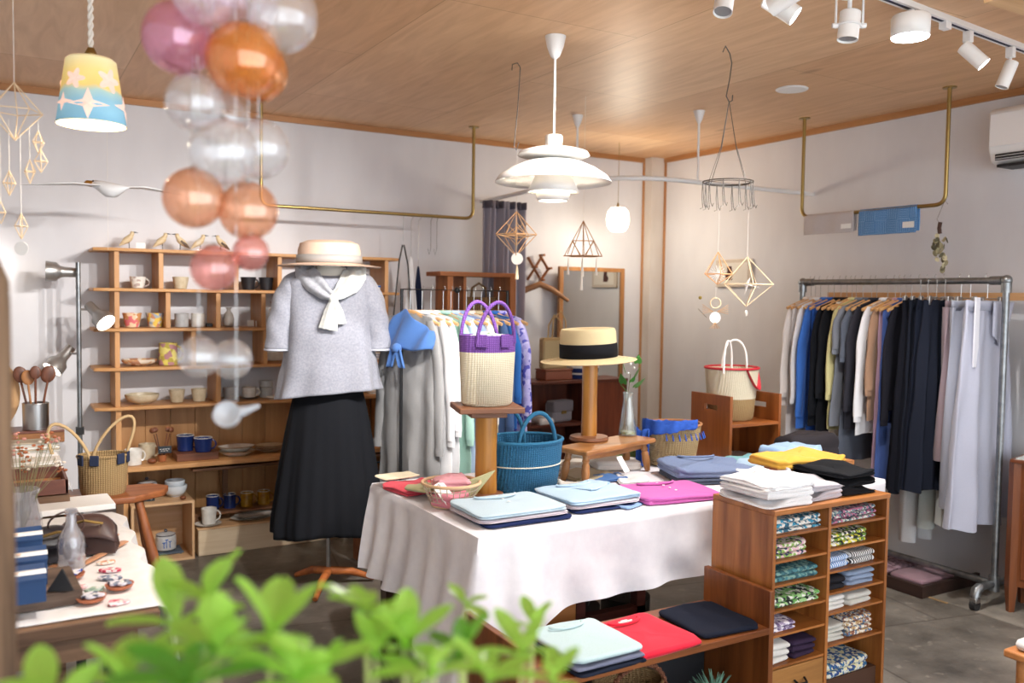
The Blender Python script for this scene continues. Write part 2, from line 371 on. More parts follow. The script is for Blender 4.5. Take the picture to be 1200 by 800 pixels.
card(166, 1.744, .05, .038, 'small white card standing between birds on the top shelf')
# second board: first row
cup('patterned_mug', 'white mug with sprig pattern on the second board, left end', 'mug', spot_on(162, ZS[1], 5.42), WPAT, .034, .044, .066, hang=-.2)
cup('ceramic_cup', 'plain beige cup on the second board, middle bay', 'cup', spot_on(212, ZS[1], 5.42), CREAM, .034, .046, .07)
for px, l in ((291, 'left of two black mugs on the second board'), (312, 'right of two black mugs on the second board')):
    cup('black_mug', l, 'mug', spot_on(px, ZS[1], 5.42), BLACKG, .034, .046, .078, hang=-.1, grp='black mugs')
for px, l in ((424, 'left blue-banded white bowl on the second board, right end'), (440, 'right blue-banded white bowl on the second board, right end')):
    t = cup('banded_bowl', l, 'bowl', spot_on(px, ZS[1], 5.4), WHITE, .035, .045, .045, band=(BLUEG, (.75, .87), 2), grp='blue banded bowls')
# third board
cup('patterned_cup', 'pink and red patterned cup on the third board', 'cup', spot_on(155, ZS[2]), PINKP, .036, .052, .082)
cup('patterned_cup', 'yellow patterned cup on the third board beside the pink one', 'cup', spot_on(182, ZS[2]), YELP, .036, .052, .082)
cup('ceramic_cup', 'left of two straight white cups on the third board', 'cup', spot_on(213, ZS[2]), GREYC, .038, .04, .08, grp='straight white cups')
cup('ceramic_cup', 'right of two straight white cups, next to a tiny black box', 'cup', spot_on(232, ZS[2]), WHITE, .036, .038, .08, grp='straight white cups')
p = spot_on(245, ZS[2]); tag(MB().box(-.018, .018, -.015, .015, 0, .022).build('black_box', M_BLACK, loc=p, bevel=.003), 'tiny black box on the third board right of the white cups', 'box')
def vase(label, px, z, m, s=1):
    t = thing('bud_vase', label, 'vase', spot_on(px, z)); 
    MB().lathe([(.018*s, 0), (.03*s, .01*s), (.034*s, .05*s), (.026*s, .082*s), (.013*s, .098*s), (.012*s, .11*s), (.02*s, .124*s), (.017*s, .124*s), (.01*s, .105*s), (.008*s, .02)], 28).build('body', m, t)
vase('small grey footed vase on the third board, middle bay', 268, ZS[2], mat('smoky_glaze', 'b7b0a8', .2), .95)
card(294, ZS[2]+.001, .04, .04, 'folded white note on the third board right of the grey vase'); card(303, ZS[2]+.001, .035, .035, 'smaller folded white note beside the tall glass vase')
vase('tall clear glass vase on the third board beside the mannequin', 321, ZS[2], glass('clear_vase_glass', 'e8ecec', .6, .1), 1.25)
def plate_up(px, z, r, m1, m2, label, y=5.5):
    t = thing('upright_plate', label, 'plate', spot_on(px, z, y)); t.rotation_euler = (rad(78), 0, 0); t.location.z += r*.98; t.location.y -= .01
    MB().lathe([(.01, 0), (r*.6, 0), (r*.95, .012), (r, .016), (r*.95, .018), (r*.62, .006), (.01, .006)], 40).build('plate_body', m1, t)
    MB().torus((0, 0, .0155), r*.9, r*.075, 48, 8, sx=1).build('blue_rim', m2, t).scale = (1, 1, .22)
plate_up(434, ZS[2], .082, WHITE, BLUEG, 'white plate with wide blue rim standing upright right of the mannequin')
# fourth board
t = bowl('shallow_dish', 'shallow patterned dish with scalloped rim on the fourth board', 'dish', spot_on(163, ZS[3]), prt('dish_pattern', 'd8b48a', 'cc9566', 'e6dccb', 'b8886a', 1.5), .045, .095, .035, wob=lambda a, v: 1+.06*v*cos(9*a))
t = thing('pitcher', 'tall yellow floral pitcher on the fourth board', 'pitcher', spot_on(197, ZS[3]))
MB().lathe(cupprof(.054, .05, .128), 32).build('body', YELP2, t); b = MB(); handle(b, .05, .128, ang=0, out=.035, th=.006); b.build('handle', YELP2, t)
t = thing('upright_plate', 'pink and white plate leaning beside the mannequin sleeve', 'plate', spot_on(320, ZS[3], 5.5)+V((0, 0, .075)), 0); t.rotation_euler = (rad(80), 0, 0)
MB().lathe([(.01, 0), (.05, 0), (.075, .012), (.073, .014), (.048, .005), (.01, .005)], 36).build('plate_body', WHITE, t); MB().torus((0, 0, .012), .063, .009, 36).build('pink_rim', mat('pink_glaze', 'dd6f7d', .3), t).scale = (1, 1, .3)
cup('banded_cup', 'white cup with thin blue bands on the fourth board, lower of the stack', 'cup', spot_on(440, ZS[3], 5.4), WHITE, .03, .044, .05, band=(BLUEG, (.4, .7), 1), grp='blue banded cups')
cup('banded_cup', 'white cup with thin blue bands, upper of the stack', 'cup', spot_on(440, ZS[3]+.0525, 5.4), WHITE, .038, .046, .03, band=(BLUEG, (.5, .8), 1), grp='blue banded cups')
# fifth board
bowl('scalloped_bowl', 'beige scalloped bowl with brown rim on the fifth board', 'bowl', spot_on(166, ZS[4]), CREAM, .04, .092, .055, wob=lambda a, v: 1+.04*v*cos(14*a))
for px, l in ((207, 'left of two cream tumblers on the fifth board'), (233, 'right of two cream tumblers on the fifth board')):
    cup('cream_tumbler', l, 'cup', spot_on(px, ZS[4]), CREAM, .034, .046, .075, grp='cream tumblers')
cup('ceramic_cup', 'pale grey cup right of the divider on the fifth board', 'cup', spot_on(270, ZS[4]), GREYC, .036, .041, .075)
t = cup('ceramic_mug', 'white mug on a saucer on the fifth board', 'mug', spot_on(292, ZS[4])+V((0, 0, .01)), WHITE, .036, .043, .062, hang=-.2)
t = thing('saucer', 'dark saucer under the white mug on the fifth board', 'saucer', spot_on(292, ZS[4])); MB().lathe([(.02, 0), (.05, .006), (.055, .009), (.048, .009), (.01, .006)], 32).build('body', mat('dark_saucer', '6f5a48', .4), t)
cup('ceramic_cup', 'lower of two stacked pale cups beside the mannequin', 'cup', spot_on(312, ZS[4], 5.44), GREYC, .038, .042, .062)
cup('ceramic_cup', 'upper of two stacked pale cups beside the mannequin', 'cup', spot_on(312, ZS[4]+.064, 5.44), GREYC, .04, .043, .04)
bowl('small_dish', 'small white dish in front of the stacked cups', 'dish', spot_on(319, ZS[4], 5.34), WHITE, .02, .042, .014)
bowl('banded_dish', 'wide blue and white bowl at the right end of the fifth board', 'bowl', spot_on(438, ZS[4]), WHITE, .04, .07, .05, rim=BLUEG)
# counter
def C(px, y=5.3): return V((at(px, 500, y=y).x, y, .5407))
cup('cream_mug', 'front cream mug on the counter beside the basket bag', 'mug', C(156, 5.22), WHITE, .042, .046, .088, hang=.3)
cup('cream_mug', 'rear cream mug on the counter beside the wooden spoons', 'mug', C(172, 5.36), CREAM, .042, .046, .09, hang=-.1)
t = thing('clay_pot', 'small clay pot holding wooden spoons on the counter', 'pot', C(190, 5.25)); MB().lathe(cupprof(.02, .027, .04), 24).build('body', mat('terracotta', 'a8683f', .7), t)
for k, (dx, dy) in enumerate(((-.055, .0), (-.035, .02), (.035, .01), (.05, -.01))):
    s = thing('wooden_spoon', ['leftmost tall', 'second from left', 'second from right', 'rightmost'][k]+' dark wooden spoon in the clay pot', 'spoon', C(190, 5.25)+V((0, 0, .008)))
    b = MB(); b.tube([(dx*.1, dy*.1, 0), (dx*.8, dy, .15)], .003, 6); e = V((dx*.95, dy*1.2, .172)); b.build('spoon_handle', wood('dark_spoon', '7c4526', '4b2614', 'z'), s)
    MB().ball((0, 0, 0), .016, 14, .5).build('spoon_bowl', MATS['dark_spoon_z'], s, loc=e, rot=(rad(80), 0, dx*8))
def pricetag(p, label, w=.07, h=.04):
    t = thing('slate_sign', label, 'sign', p, rad(-5)); t.rotation_euler = (rad(-10), 0, rad(-5))
    MB().box(-w/2, w/2, -.004, .004, 0, h).build('board', mat('slate', '1f2a33', .7), t, bevel=.001)
    b = MB()
    for i in range(4): b.box(-w*.38+i*w*.2, -w*.38+i*w*.2+w*.13, -.0055, -.0045, h*.55, h*.62)
    for i in range(3): b.box(-w*.3+i*w*.2, -w*.3+i*w*.2+w*.13, -.0055, -.0045, h*.3, h*.37)
    b.build('chalk_writing', M_PAPER, t)
pricetag(C(193, 5.2)+V((0, 0, .055)), 'small dark slate sign clipped to the pot of wooden spoons')
tag(MB().ball((0, 0, .018), .026, 14, .6).build('wooden_ornament', wood('dark_spoon', '7c4526', '4b2614', 'x'), loc=C(178, 5.2)), 'small dark wooden lump on the counter before the spoons', 'ornament')
bb = thing('wooden_board', 'dark reddish wooden box under the two navy mugs', 'box', C(228, 5.27)); MB().box(-.11, .12, -.075, .085, 0, .035).build('body', wood('walnut', '7b4a30', '54301d', 'x'), bb, bevel=.003); MB().box(-.113, .123, -.078, .088, .035, .042).build('lid', MATS['walnut_x'], bb, bevel=.001)
for px, y, l in ((217, 5.31, 'tall navy mug with white inside, left on the reddish box'), (238, 5.24, 'navy mug with white rim, right on the reddish box')):
    cup('navy_mug', l, 'mug', C(px, y)+V((0, 0, .043)), NAVYG, .044, .05 if px < 220 else .052, .09 if px < 220 else .08, hang=-.3, rim=WHITE)
def plate(name, label, p, r, m, h=.016, sx=1, grp=None, rim=None):
    t = thing(name, label, 'plate', p, 0, grp); MB().lathe([(r*.5, 0), (r*.62, .002), (r*.93, h*.8), (r, h), (r*.94, h), (r*.62, .006), (.005, .006)], 40, sx=sx).build('body', m, t)
    if rim: MB().torus((0, 0, h), r*.985, .0025, 40, 6, sx=sx).build('rim', rim, t)
    return t
plate('oval_dish', 'lower of two stacked white oval dishes on the counter', C(278, 5.27), .085, WHITE, .028, 1.3, rim=BRNRIM)
plate('oval_dish', 'upper of two stacked white oval dishes on the counter', C(277, 5.28)+V((0, 0, .026)), .083, WHITE, .028, 1.3, rim=BRNRIM)
for k in range(3): plate('round_plate', ['lowest', 'middle', 'top'][k]+' plate of the small stack on the counter behind the skirt', C(316, 5.32)+V((0, 0, k*.013)), .08, [GREYC, WHITE, CREAM][k], .014, 1.1, rim=BRNRIM)
# pale box crate on the floor
cx0, cx1, cy0 = .60, .93, 5.1; CW = wood('pale_pine', 'd8b48c', 'c79d70', 'x'); CWz = wood('pale_pine', 'd8b48c', 'c79d70', 'z')
c = thing('wooden_crate', 'pale pine open cube on the floor holding a lidded jar', 'crate')
for a, n in (((cx0, cx1, cy0, 5.42, .32, .333), 'top'), ((cx0, cx1, cy0, 5.42, .0, .014), 'bottom'), ((cx0, cx0+.014, cy0, 5.42, .014, .32), 'side'), ((cx1-.014, cx1, cy0, 5.42, .014, .32), 'side'), ((cx0+.014, cx1-.014, 5.40, 5.42, .014, .32), 'back')):
    MB().box(*a).build(n, CWz if n in ('side',) else CW, c, bevel=.0015)
def jar(label, p, r, h, m, art=True):
    t = thing('lidded_jar', label, 'jar', p)
    MB().lathe([(r*.8, 0), (r, .008), (r*1.04, h*.5), (r, h*.93), (r*.86, h), (r*.8, h)], 32).build('body', m, t)
    ld = MB().lathe([(r*.9, h), (r*.92, h+.006), (r*.4, h+.014), (.008, h+.016)], 32).build('lid', m, t)
    MB().ball((0, 0, h+.024), .01, 12).build('knob', mat('dark_glaze', '4b4f58', .3), ld)
    MB().torus((0, 0, h+.004), r*.92, .0025, 32).build('rim', mat('dark_glaze', '4b4f58', .3), ld)
    if art:
        b = MB()
        for dx, hh in ((-.02, .03), (-.006, .045), (.012, .035)):
            b.box(dx, dx+.004, -r*1.06, -r*1.0, h*.25, h*.25+hh); b.box(dx-.006, dx+.012, -r*1.06, -r*1.0, h*.25+hh, h*.25+hh+.004)
        b.build('painted_motif', BLUEG, t)
jar('grey-white lidded jar with a blue motif inside the pine cube', V((.80, 5.26, .03)), .055, .085, GREYC)
tr = thing('slate_tray', 'dark slatted tray under the jar inside the pine cube', 'tray', (.80, 5.26, .015))
b = MB()
for k in range(5): b.box(-.085, .085, -.07+k*.03, -.052+k*.03, .004, .013)
b.box(-.075, -.065, -.07, .07, 0, .004); b.box(.065, .075, -.07, .07, 0, .004); b.build('slats', mat('slate_tray', '4d5966', .6), tr)
jar('glass-like grey jar with blue stripes on top of the pine cube', V((.705, 5.29, .334)), .055, .085, GREYC)
bowl('white_bowl', 'pale blue-white bowl on top of the pine cube', 'bowl', V((.853, 5.26, .334)), mat('pale_blue_glaze', 'd5dde4', .2), .03, .065, .062)
bowl('white_bowl', 'second pale bowl upside down nested over the first on the pine cube', 'bowl', V((.853, 5.27, .372)), mat('pale_blue_glaze', 'd5dde4', .2), .025, .055, .05)
pricetag(V((.705, 5.19, .334)), 'small dark slate sign before the striped jar on the pine cube', .055, .035)
tag(MB().ball((0, 0, .013), .018, 14, .7).build('wooden_spoon_rest', wood('dark_spoon', '7c4526', '4b2614', 'x'), loc=(.875, 5.14, .334)), 'small brown wooden knob on the pine cube before the bowls', 'ornament')
# dark low shelf with coloured mugs, pale plinth
DK = wood('brown_board', '7b5130', '5a381f', 'x')
d = thing('low_shelf', 'low brown two-board shelf under the counter holding coloured mugs', 'shelf')
MB().box(.955, 2.1, 5.25, 5.42, .2, .215).build('board', DK, d, bevel=.002)
MB().box(.93, 2.1, 5.15, 5.38, .485, .5).build('board', DK, d, bevel=.002)
MB().box(1.14, 1.17, 5.36, 5.38, .215, .485).build('post', DK, d); MB().box(1.11, 1.2, 5.35, 5.38, .46, .485).build('bracket', DK, d)
MB().box(.96, .98, 5.26, 5.4, .1605, .2).build('foot', DK, d); MB().box(2.05, 2.07, 5.26, 5.4, .1605, .2).build('foot', DK, d)
for px, m, l in ((249, NAVYG, 'left of two navy mugs on the low brown shelf'), (269, NAVYG, 'right of two navy mugs on the low brown shelf'), (289, AMBER, 'left of two amber mugs on the low brown shelf'), (309, AMBER, 'right of two amber mugs on the low brown shelf')):
    cup('coloured_mug', l, 'mug', V((at(px, 580, y=5.33).x, 5.33, .2157)), m, .036, .037, .082, hang=-.25, rim=WHITE, grp='coloured mugs on the low shelf')
pl = thing('display_plinth', 'low pale pine box on the floor under the white plates', 'box')
MB().box(.955, 2.1, 5.13, 5.52, .0, .15).build('body', wood('white_pine', 'dcc9ac', 'cdb592', 'x'), pl, bevel=.004); MB().box(.95, 2.105, 5.125, 5.525, .15, .16).build('lid', CW, pl, bevel=.002)
def Q(px, y): return V((at(px, 610, y=y).x, y, .1607))
plate('saucer', 'round saucer under the white mug on the pine plinth', Q(244, 5.19), .075, WHITE, .012)
cup('white_mug', 'white mug on a round saucer on the pine plinth', 'mug', Q(245, 5.19)+V((0, 0, .008)), WHITE, .036, .044, .09, hang=-.2)
plate('oval_plate', 'lower white oval plate on the pine plinth', Q(296, 5.22), .085, WHITE, .016, 1.5)
plate('oval_plate', 'upper white oval plate on the pine plinth', Q(298, 5.23)+V((0, 0, .012)), .078, WHITE, .016, 1.5)
# ================= things on and under the ceiling
SPOTS = []; BULBS = []
# three-shade pendant
p = at(651, 42, z=H); L_ = thing('pendant_lamp', 'large white layered-shade pendant lamp hanging over the display table', 'lamp', (p.x, p.y, H))
D = (p-CAMP).dot(CM @ V((0, 0, -1))); k = D/F          # metres per pixel at the lamp
def dz(py): return at(651, py, x=p.x).z - H
MB().lathe([(.003, dz(70)), (.02, dz(66)), (.036, dz(55)), (.045, dz(43)), (.045, -.002)], 28).build('ceiling_cup', M_WHITE, L_)
MB().cyl((0, 0, dz(160)), (0, 0, dz(66)), .005, n=8).build('cord', M_WHITE, L_)
SW = mat('white_enamel', 'f6f4f0', .35)
MB().lathe([(10*k, dz(178)), (10.5*k, dz(160)), (9.5*k, dz(158)), (.005, dz(157))], 32).build('cap', SW, L_)
def shade(nm, prof):
    MB().lathe([(r*k, dz(y)) for r, y in prof], 56, capb=False, capt=False).build(nm, SW, L_, solid=.0025, smooth=50)
shade('upper_shade', [(42.5, 182), (40, 178), (28, 174.5), (10.5, 172.5)])
shade('upper_shade', [(22, 189.5), (26, 190), (16, 186), (36, 182.5), (42.5, 181.5)])
shade('main_shade', [(69, 213.5), (64, 206), (50, 197), (34, 190), (20, 187.5), (18, 187.5)])
shade('inner_shade', [(31, 225), (25, 214), (20, 203), (17, 200)])
shade('lower_shade', [(17, 235), (19, 232), (20, 225)])
MB().cyl((0, 0, dz(233.5)), (0, 0, dz(233.2)), 16.5*k, n=40).build('glowing_diffuser', emis('lamp_glow', 'fff0d8', 8), L_)
MB().lathe([(.01, dz(222)), (.035, dz(212)), (.03, dz(200)), (.01, dz(192))], 24).build('bulb', emis('bulb_glow', 'ffe9c8', 14), L_)
BULBS += [((p.x, p.y, H+dz(211)), 26, .04), ((p.x, p.y, H+dz(186)), 2, .02)]
# small round globe lamp in the fitting room
g = at(724, 257, y=5.1); G = thing('globe_lamp', 'small glowing milk-glass globe lamp hanging in the fitting corner', 'lamp', g); kg = (g-CAMP).dot(CM @ V((0, 0, -1)))/F
MB().lathe([(.004, -14*kg), (8*kg, -14*kg), (12*kg, -9*kg), (13.6*kg, 0), (12*kg, 9*kg), (8*kg, 13.5*kg), (.006, 14*kg)], 32).build('glass_globe', emis('globe_glow', 'fff3dc', 5), G)
MB().cyl((0, 0, 13*kg), (0, 0, 19*kg), .012, .006).build('brass_neck', M_BRASS, G); MB().cyl((0, 0, 19*kg), (0, 0, H-g.z), .0018, n=6).build('cord', M_BRASS, G)
BULBS.append(((g.x, g.y-.09, g.z-.1), 9, .07))
# patterned drum shade at the left
q = at(107, 108, d=2.35); A = thing('shade_lamp', 'tapered fabric pendant shade painted with stars above yellow and blue', 'lamp', q, rad(20)); kq = 2.35/F
sm = bpy.data.materials.new('painted_shade'); sm.use_nodes = True; N = sm.node_tree.nodes; Lk = sm.node_tree.links; b = N['Principled BSDF']
tc = N.new('ShaderNodeTexCoord'); se = N.new('ShaderNodeSeparateXYZ'); Lk.new(tc.outputs['Object'], se.inputs[0])
ns = N.new('ShaderNodeTexNoise'); ns.inputs['Scale'].default_value = 12; Lk.new(tc.outputs['Object'], ns.inputs[0])
ma = N.new('ShaderNodeMath'); ma.operation = 'MULTIPLY_ADD'; Lk.new(ns.outputs[0], ma.inputs[0]); ma.inputs[1].default_value = .05; Lk.new(se.outputs[2], ma.inputs[2])
mr = N.new('ShaderNodeMapRange'); mr.inputs[1].default_value = -.06; mr.inputs[2].default_value = .11; Lk.new(ma.outputs[0], mr.inputs[0])
cr = N.new('ShaderNodeValToRGB'); e = cr.color_ramp.elements; e[0].color = srgb('7fb2cc'); e[0].position = .0; e[1].color = srgb('f2e6b8'); e[1].position = 1
for ps, c in ((.3, '8fbdd0'), (.45, 'a9c9c8'), (.53, 'efd07c'), (.75, 'f2da8c')):
    x = e.new(ps); x.color = srgb(c)
Lk.new(mr.outputs[0], cr.inputs[0]); Lk.new(cr.outputs[0], b.inputs['Base Color']); b.inputs['Roughness'].default_value = .9
Lk.new(cr.outputs[0], b.inputs['Emission Color']); b.inputs['Emission Strength'].default_value = .2
r0, r1, hh = 37.5*kq, 26.5*kq, 38*kq
MB().lathe([(r0, -hh), (r0*.7+r1*.3, -hh*.4), (r1*1.02, hh*.93), (r1*.9, hh)], 44, capb=False, capt=True).build('fabric_shade', sm, A, solid=.002)
MB().lathe([(r0*.985, -hh+.001), (r1*.97, hh*.95)], 44, capb=False, capt=False).build('lining', emis('shade_lining', 'fff6e8', 1.1), A)
MB().torus((0, 0, -hh), r0, .0018, 44, 6).build('bottom_rim', mat('shade_rim', 'e9d9a8', .7), A)
pk = mat('painted_pink', 'f2cdbd', .9, emit=.3)
def motif(ang, zc, pts, sc):
    m = MB(); n = len(pts); vs = [None]*n
    for i, (u, w) in enumerate(pts):
        z = zc+w*sc; rr = r0+(r1-r0)*((z+hh)/(2*hh))+.005; a = ang+u*sc/rr; vs[i] = (rr*cos(a), rr*sin(a), z)
    z = zc; rr = r0+(r1-r0)*((z+hh)/(2*hh))+.003
    vs.append((rr*cos(ang), rr*sin(ang), zc)); m.add(vs, [(i, (i+1) % n, n) for i in range(n)]); m.build('painted_motif', pk, A, smooth=0)
star = [((1 if i % 2 == 0 else .32)*cos(PI*i/4), (1 if i % 2 == 0 else .32)*sin(PI*i/4)*(.75)) for i in range(8)]
flower = [((.75+.25*cos(5*a))*cos(a), (.75+.25*cos(5*a))*sin(a)) for a in [2*PI*i/40 for i in range(40)]]
camang = math.atan2(-q.y, -q.x)-rad(20)
for da, zc, pts, s in ((-.1, -.045, star, .055), (-.55, .02, flower, .028), (.62, .022, flower, .034), (-.95, -.04, star, .035), (1.3, -.04, star, .05), (2.2, .02, flower, .03), (3.1, -.04, star, .05), (4.2, .02, flower, .03)):
    motif(camang+da, zc, pts, s)
MB().cyl((0, 0, hh), (0, 0, hh+.014), .016, .016).cyl((0, 0, hh+.014), (0, 0, hh+.03), .016, .008).build('brass_holder', M_BRASS, A)
cordm = mat('twisted_cord', 'ece7de', .8); top = H-q.z
for s in (0, PI):
    MB().tube([(.004*cos(z*140+s), .004*sin(z*140+s), z) for z in [hh+.03+i*(top-hh-.03)/90 for i in range(91)]], .0042, 6).build('twisted_cord', cordm, A)
MB().ball((0, 0, -.02), .03, 16).build('bulb', emis('bulb_glow', 'ffe9c8', 14), A)
BULBS.append(((q.x, q.y, q.z-.06), 3.5, .03))
# ---- spotlights
def can(name, label, px0, px1, tipd, r, lens_on, track_z=H, base=True):
    """px0: pivot pixel, px1: centre of lens, both at a depth fixed by the track"""
    pass
ty = at(1125, 25, z=H).y
ta, tb = at(1042, -6, z=H), at(1215, 60, z=H)
TR = thing('lighting_track', 'white ceiling lighting track running to the right edge', 'track', (0, 0, 0))
tdir = (tb-ta).normalized(); tn = V((-tdir.y, tdir.x, 0))
tb2 = tb+tdir*.25; ta2 = ta-tdir*2.2
def seg(m, a, b, w, z0, z1, off=0):
    o = tn*off; m.add([a+tn*w+o+V((0, 0, z0)), a-tn*w+o+V((0, 0, z0)), b-tn*w+o+V((0, 0, z0)), b+tn*w+o+V((0, 0, z0)), a+tn*w+o+V((0, 0, z1)), a-tn*w+o+V((0, 0, z1)), b-tn*w+o+V((0, 0, z1)), b+tn*w+o+V((0, 0, z1))], [(0,1,2,3), (7,6,5,4), (0,4,5,1), (1,5,6,2), (2,6,7,3), (3,7,4,0)])
m = MB(); seg(m, ta2, tb2, .019, -.022, 0); m.build('rail', M_WHITE, TR)
m = MB(); seg(m, ta2, tb2, .006, -.0235, -.021); m.build('conductor_slot', mat('track_slot', '1c2440', .6), TR)
m = MB(); pz = at(1105, 20, z=H); a_ = ta+tdir*((pz-ta).dot(tdir)); seg(m, a_-tdir*.02, a_+tdir*.02, .015, -.05, -.022); m.build('feed_clip', M_WHITE, TR)
def spotlamp(label, px, py0, py1, d_px, r, l, face=True, drop=.05, apos=None, power=30, size=80, bracket=False, col=(1, .93, .84)):
    a = apos if apos is not None else at(px, py0, z=H); a = ta+tdir*((a-ta).dot(tdir))
    t = thing('track_spotlight', label, 'spotlight', (a.x, a.y, H-.0242))
    dr = V(d_px).normalized()
    if not bracket: MB().box(-.014, .014, -.016, .016, -.045, 0).build('adapter', M_WHITE, t, bevel=.002, rot=(0, 0, math.atan2(tdir.y, tdir.x)))
    MB().cyl((0, 0, -.045-drop), (0, 0, -.04), .006, n=10).build('stem', M_WHITE, t)
    c = V((0, 0, -.045-drop)); R = dr.to_track_quat('Z', 'X').to_matrix().to_4x4(); R.translation = c
    b = MB().lathe([(r*.7, -l*.25), (r*.96, -l*.22), (r, -l*.15), (r, l*.8), (r*.94, l*.8), (r*.9, l*.62), (.002, l*.62)], 32, R); b.build('can', SW, t)
    e_ = MB().lathe([(r*.9, l*.74), (r*.9, l*.77), (.002, l*.77)], 32, R); e_.build('lens', emis('spot_glow', 'f4f7ff', 14) if face else mat('lens_dark', '8b8b8b', .3), t)
    SPOTS.append((tuple(V((a.x, a.y, H-.0242))+c+dr*(l*.85)), tuple(V((a.x, a.y, H-.0242))+c+dr*2), power, size)); return t
spotlamp('white track spotlight angled right, second from the right end of the track', 1133, 30, 60, (.37, -.56, -.7), .029, .11, True, .03, power=42)
spotlamp('white track spotlight pointing down at the right end of the track', 1187, 48, 80, (-.25, .25, -1), .027, .11, False, .04, power=30)
for i_, (s_, tg_) in enumerate(((-.55, (1.0, 5.3, 1.1)), (-1.0, (.9, 4.9, .7)), (-1.5, (1.0, 5.25, .3)), (-1.9, (-.1, 2.7, .7)))):  # unseen spotlights added on the off-frame track to brighten shelves and left table
    a = ta+tdir*s_; dv_ = V(tg_)-V((a.x, a.y, H-.1)); spotlamp(['first', 'second', 'third', 'fourth'][i_]+' added white track spotlight, unseen beyond the top edge, brightening the shelves and left table', 600, 0, 0, tuple(dv_), .03, .11, True, .04, power=(95, 95, 95, 40)[i_], size=62, apos=a)
# bigger cylinder downlight hung from the track
a = at(1068, 4, z=H); c = thing('cylinder_downlight', 'large glowing white cylinder downlight below the track', 'spotlight', (a.x, a.y, H-.024)); kc = (a-CAMP).dot(CM @ V((0, 0, -1)))/F
MB().lathe([(21*kc, -.10), (21.5*kc, -.03), (20*kc, -.022), (.004, -.02)], 40, capb=False).build('housing', SW, c, solid=.002); MB().cyl((0, 0, -.02), (0, 0, 0), .012).build('mount', M_WHITE, c)
MB().cyl((0, 0, -.104), (0, 0, -.097), 20.3*kc, n=40).build('diffuser', emis('down_glow', 'eef4ff', 12), c)
SPOTS.append(((a.x, a.y, H-.14), (a.x+.1, a.y+.3, 0), 55, 130))
def free(label, px, py, dirv, r, l, on, power, yoke=False):
    pz_ = at(px, py, z=H-.12); t = thing('ceiling_spotlight', label, 'spotlight', pz_)
    dr = V(dirv).normalized(); R = dr.to_track_quat('Z', 'X').to_matrix().to_4x4()
    MB().lathe([(r*.85, -l*.5), (r, -l*.46), (r, l*.5), (r*.94, l*.5), (r*.88, l*.4), (.002, l*.4)], 32, R).build('can', SW, t)
    MB().lathe([(r*.88, l*.41), (r*.86, l*.44), (.002, l*.44)], 32, R).build('lens', emis('spot_glow', 'f4f7ff', 14) if on else mat('lens_dark', '8b8b8b', .3), t)
    MB().cyl((0, 0, 0), (0, 0, H-pz_.z), .008, n=10).build('stem', M_WHITE, t)
    MB().cyl((0, 0, H-pz_.z-.02), (0, 0, H-pz_.z), .035, n=24).build('ceiling_plate', M_WHITE, t)
    if yoke:
        MB().torus((0, 0, 0), r+.002, .005, 32, 6, R).build('mounting_band', M_WHITE, t)
        s = CM @ V((1, 0, 0)); MB().tube([s*(r+.012)+V((0, 0, -.01)), s*(r+.012)+V((0, 0, .1)), s*(-r-.012)+V((0, 0, .1)), s*(-r-.012)+V((0, 0, -.01))], .005, 6).build('yoke', M_WHITE, t)
        for q_ in (1, -1): MB().cyl(s*q_*(r+.004), s*q_*(r+.024), .009).build('knob', M_WHITE, t)
    if power: SPOTS.append((tuple(pz_+dr*(l*.6)), tuple(pz_+dr*2), power, 95))
free('white ceiling spotlight cut by the top edge, leftmost of the row', 849, 0, (-.25, -.15, -.7), .032, .1, False, 35)
free('lit white ceiling spotlight tilted right near the top edge', 915, 8, (.56, -.61, -.6), .034, .12, True, 45)
free('white yoke-mounted ceiling spotlight pointing straight down', 995, 30, (-.12, 0, -1), .037, .105, False, 35, True)
# ceiling disc
a = at(928, 104, z=H); d = thing('ceiling_speaker', 'flat round white disc set in the plywood ceiling', 'speaker', (a.x, a.y, H)); MB().lathe([(.078, -.004), (.074, -.008), (.002, -.008)], 48).build('disc', M_WHITE, d); MB().torus((0, 0, -.003), .08, .004, 48, 6).build('trim_ring', M_WHITE, d)
# ---- brass hanging rails
def rail(label, pts, px, flng):
    t = thing('brass_rail', label, 'rail', (0, 0, 0)); m = MB(); m.tube(pts, .0105, 12); m.build('pipe', M_BRASS, t)
    for f in flng: MB().cyl((f[0], f[1], H-.006), (f[0], f[1], H), .034, n=24).build('flange', M_BRASS, t)
def bendpts(a, b, c, r=.06, n=6): # round the corner b
    a, b, c = V(a), V(b), V(c); u = (a-b).normalized(); v = (c-b).normalized()
    P = b+u*r; Q_ = b+v*r; return [P*(1-t)**2+b*2*t*(1-t)+Q_*t*t for t in [i/n for i in range(n+1)]]
l0 = at(300, 113, z=H); l1 = at(551, 150, z=H); ly = 5.17; lz = at(551, 256, y=ly).z
xa, xb = at(306, 240, y=ly).x, l1.x
rail('long brass hanging rail in front of the back wall', [(xa, ly, H)]+bendpts((xa, ly, H), (xa, ly, lz), (xb, ly, lz))+bendpts((xa, ly, lz), (xb, ly, lz), (xb, ly, H))+[(xb, ly, H)], 0, [(xa, ly), (xb, ly)])
LRY, LRZ = ly, lz
rx = 4.27; r0_, r1_ = at(943, 138, x=rx), at(1113, 102, x=rx); rz = at(1000, 249, x=rx).z; rzf = rz
RRX, RRZ, RY0, RY1 = rx, rz, r1_.y, r0_.y
rail('brass hanging rail with cloths before the right wall', [(rx, r0_.y, H)]+bendpts((rx, r0_.y, H), (rx, r0_.y, rz), (rx, r1_.y, rz))+bendpts((rx, r0_.y, rz), (rx, r1_.y, rz), (rx, r1_.y, H))+[(rx, r1_.y, H)], 0, [(rx, r0_.y), (rx, r1_.y)])
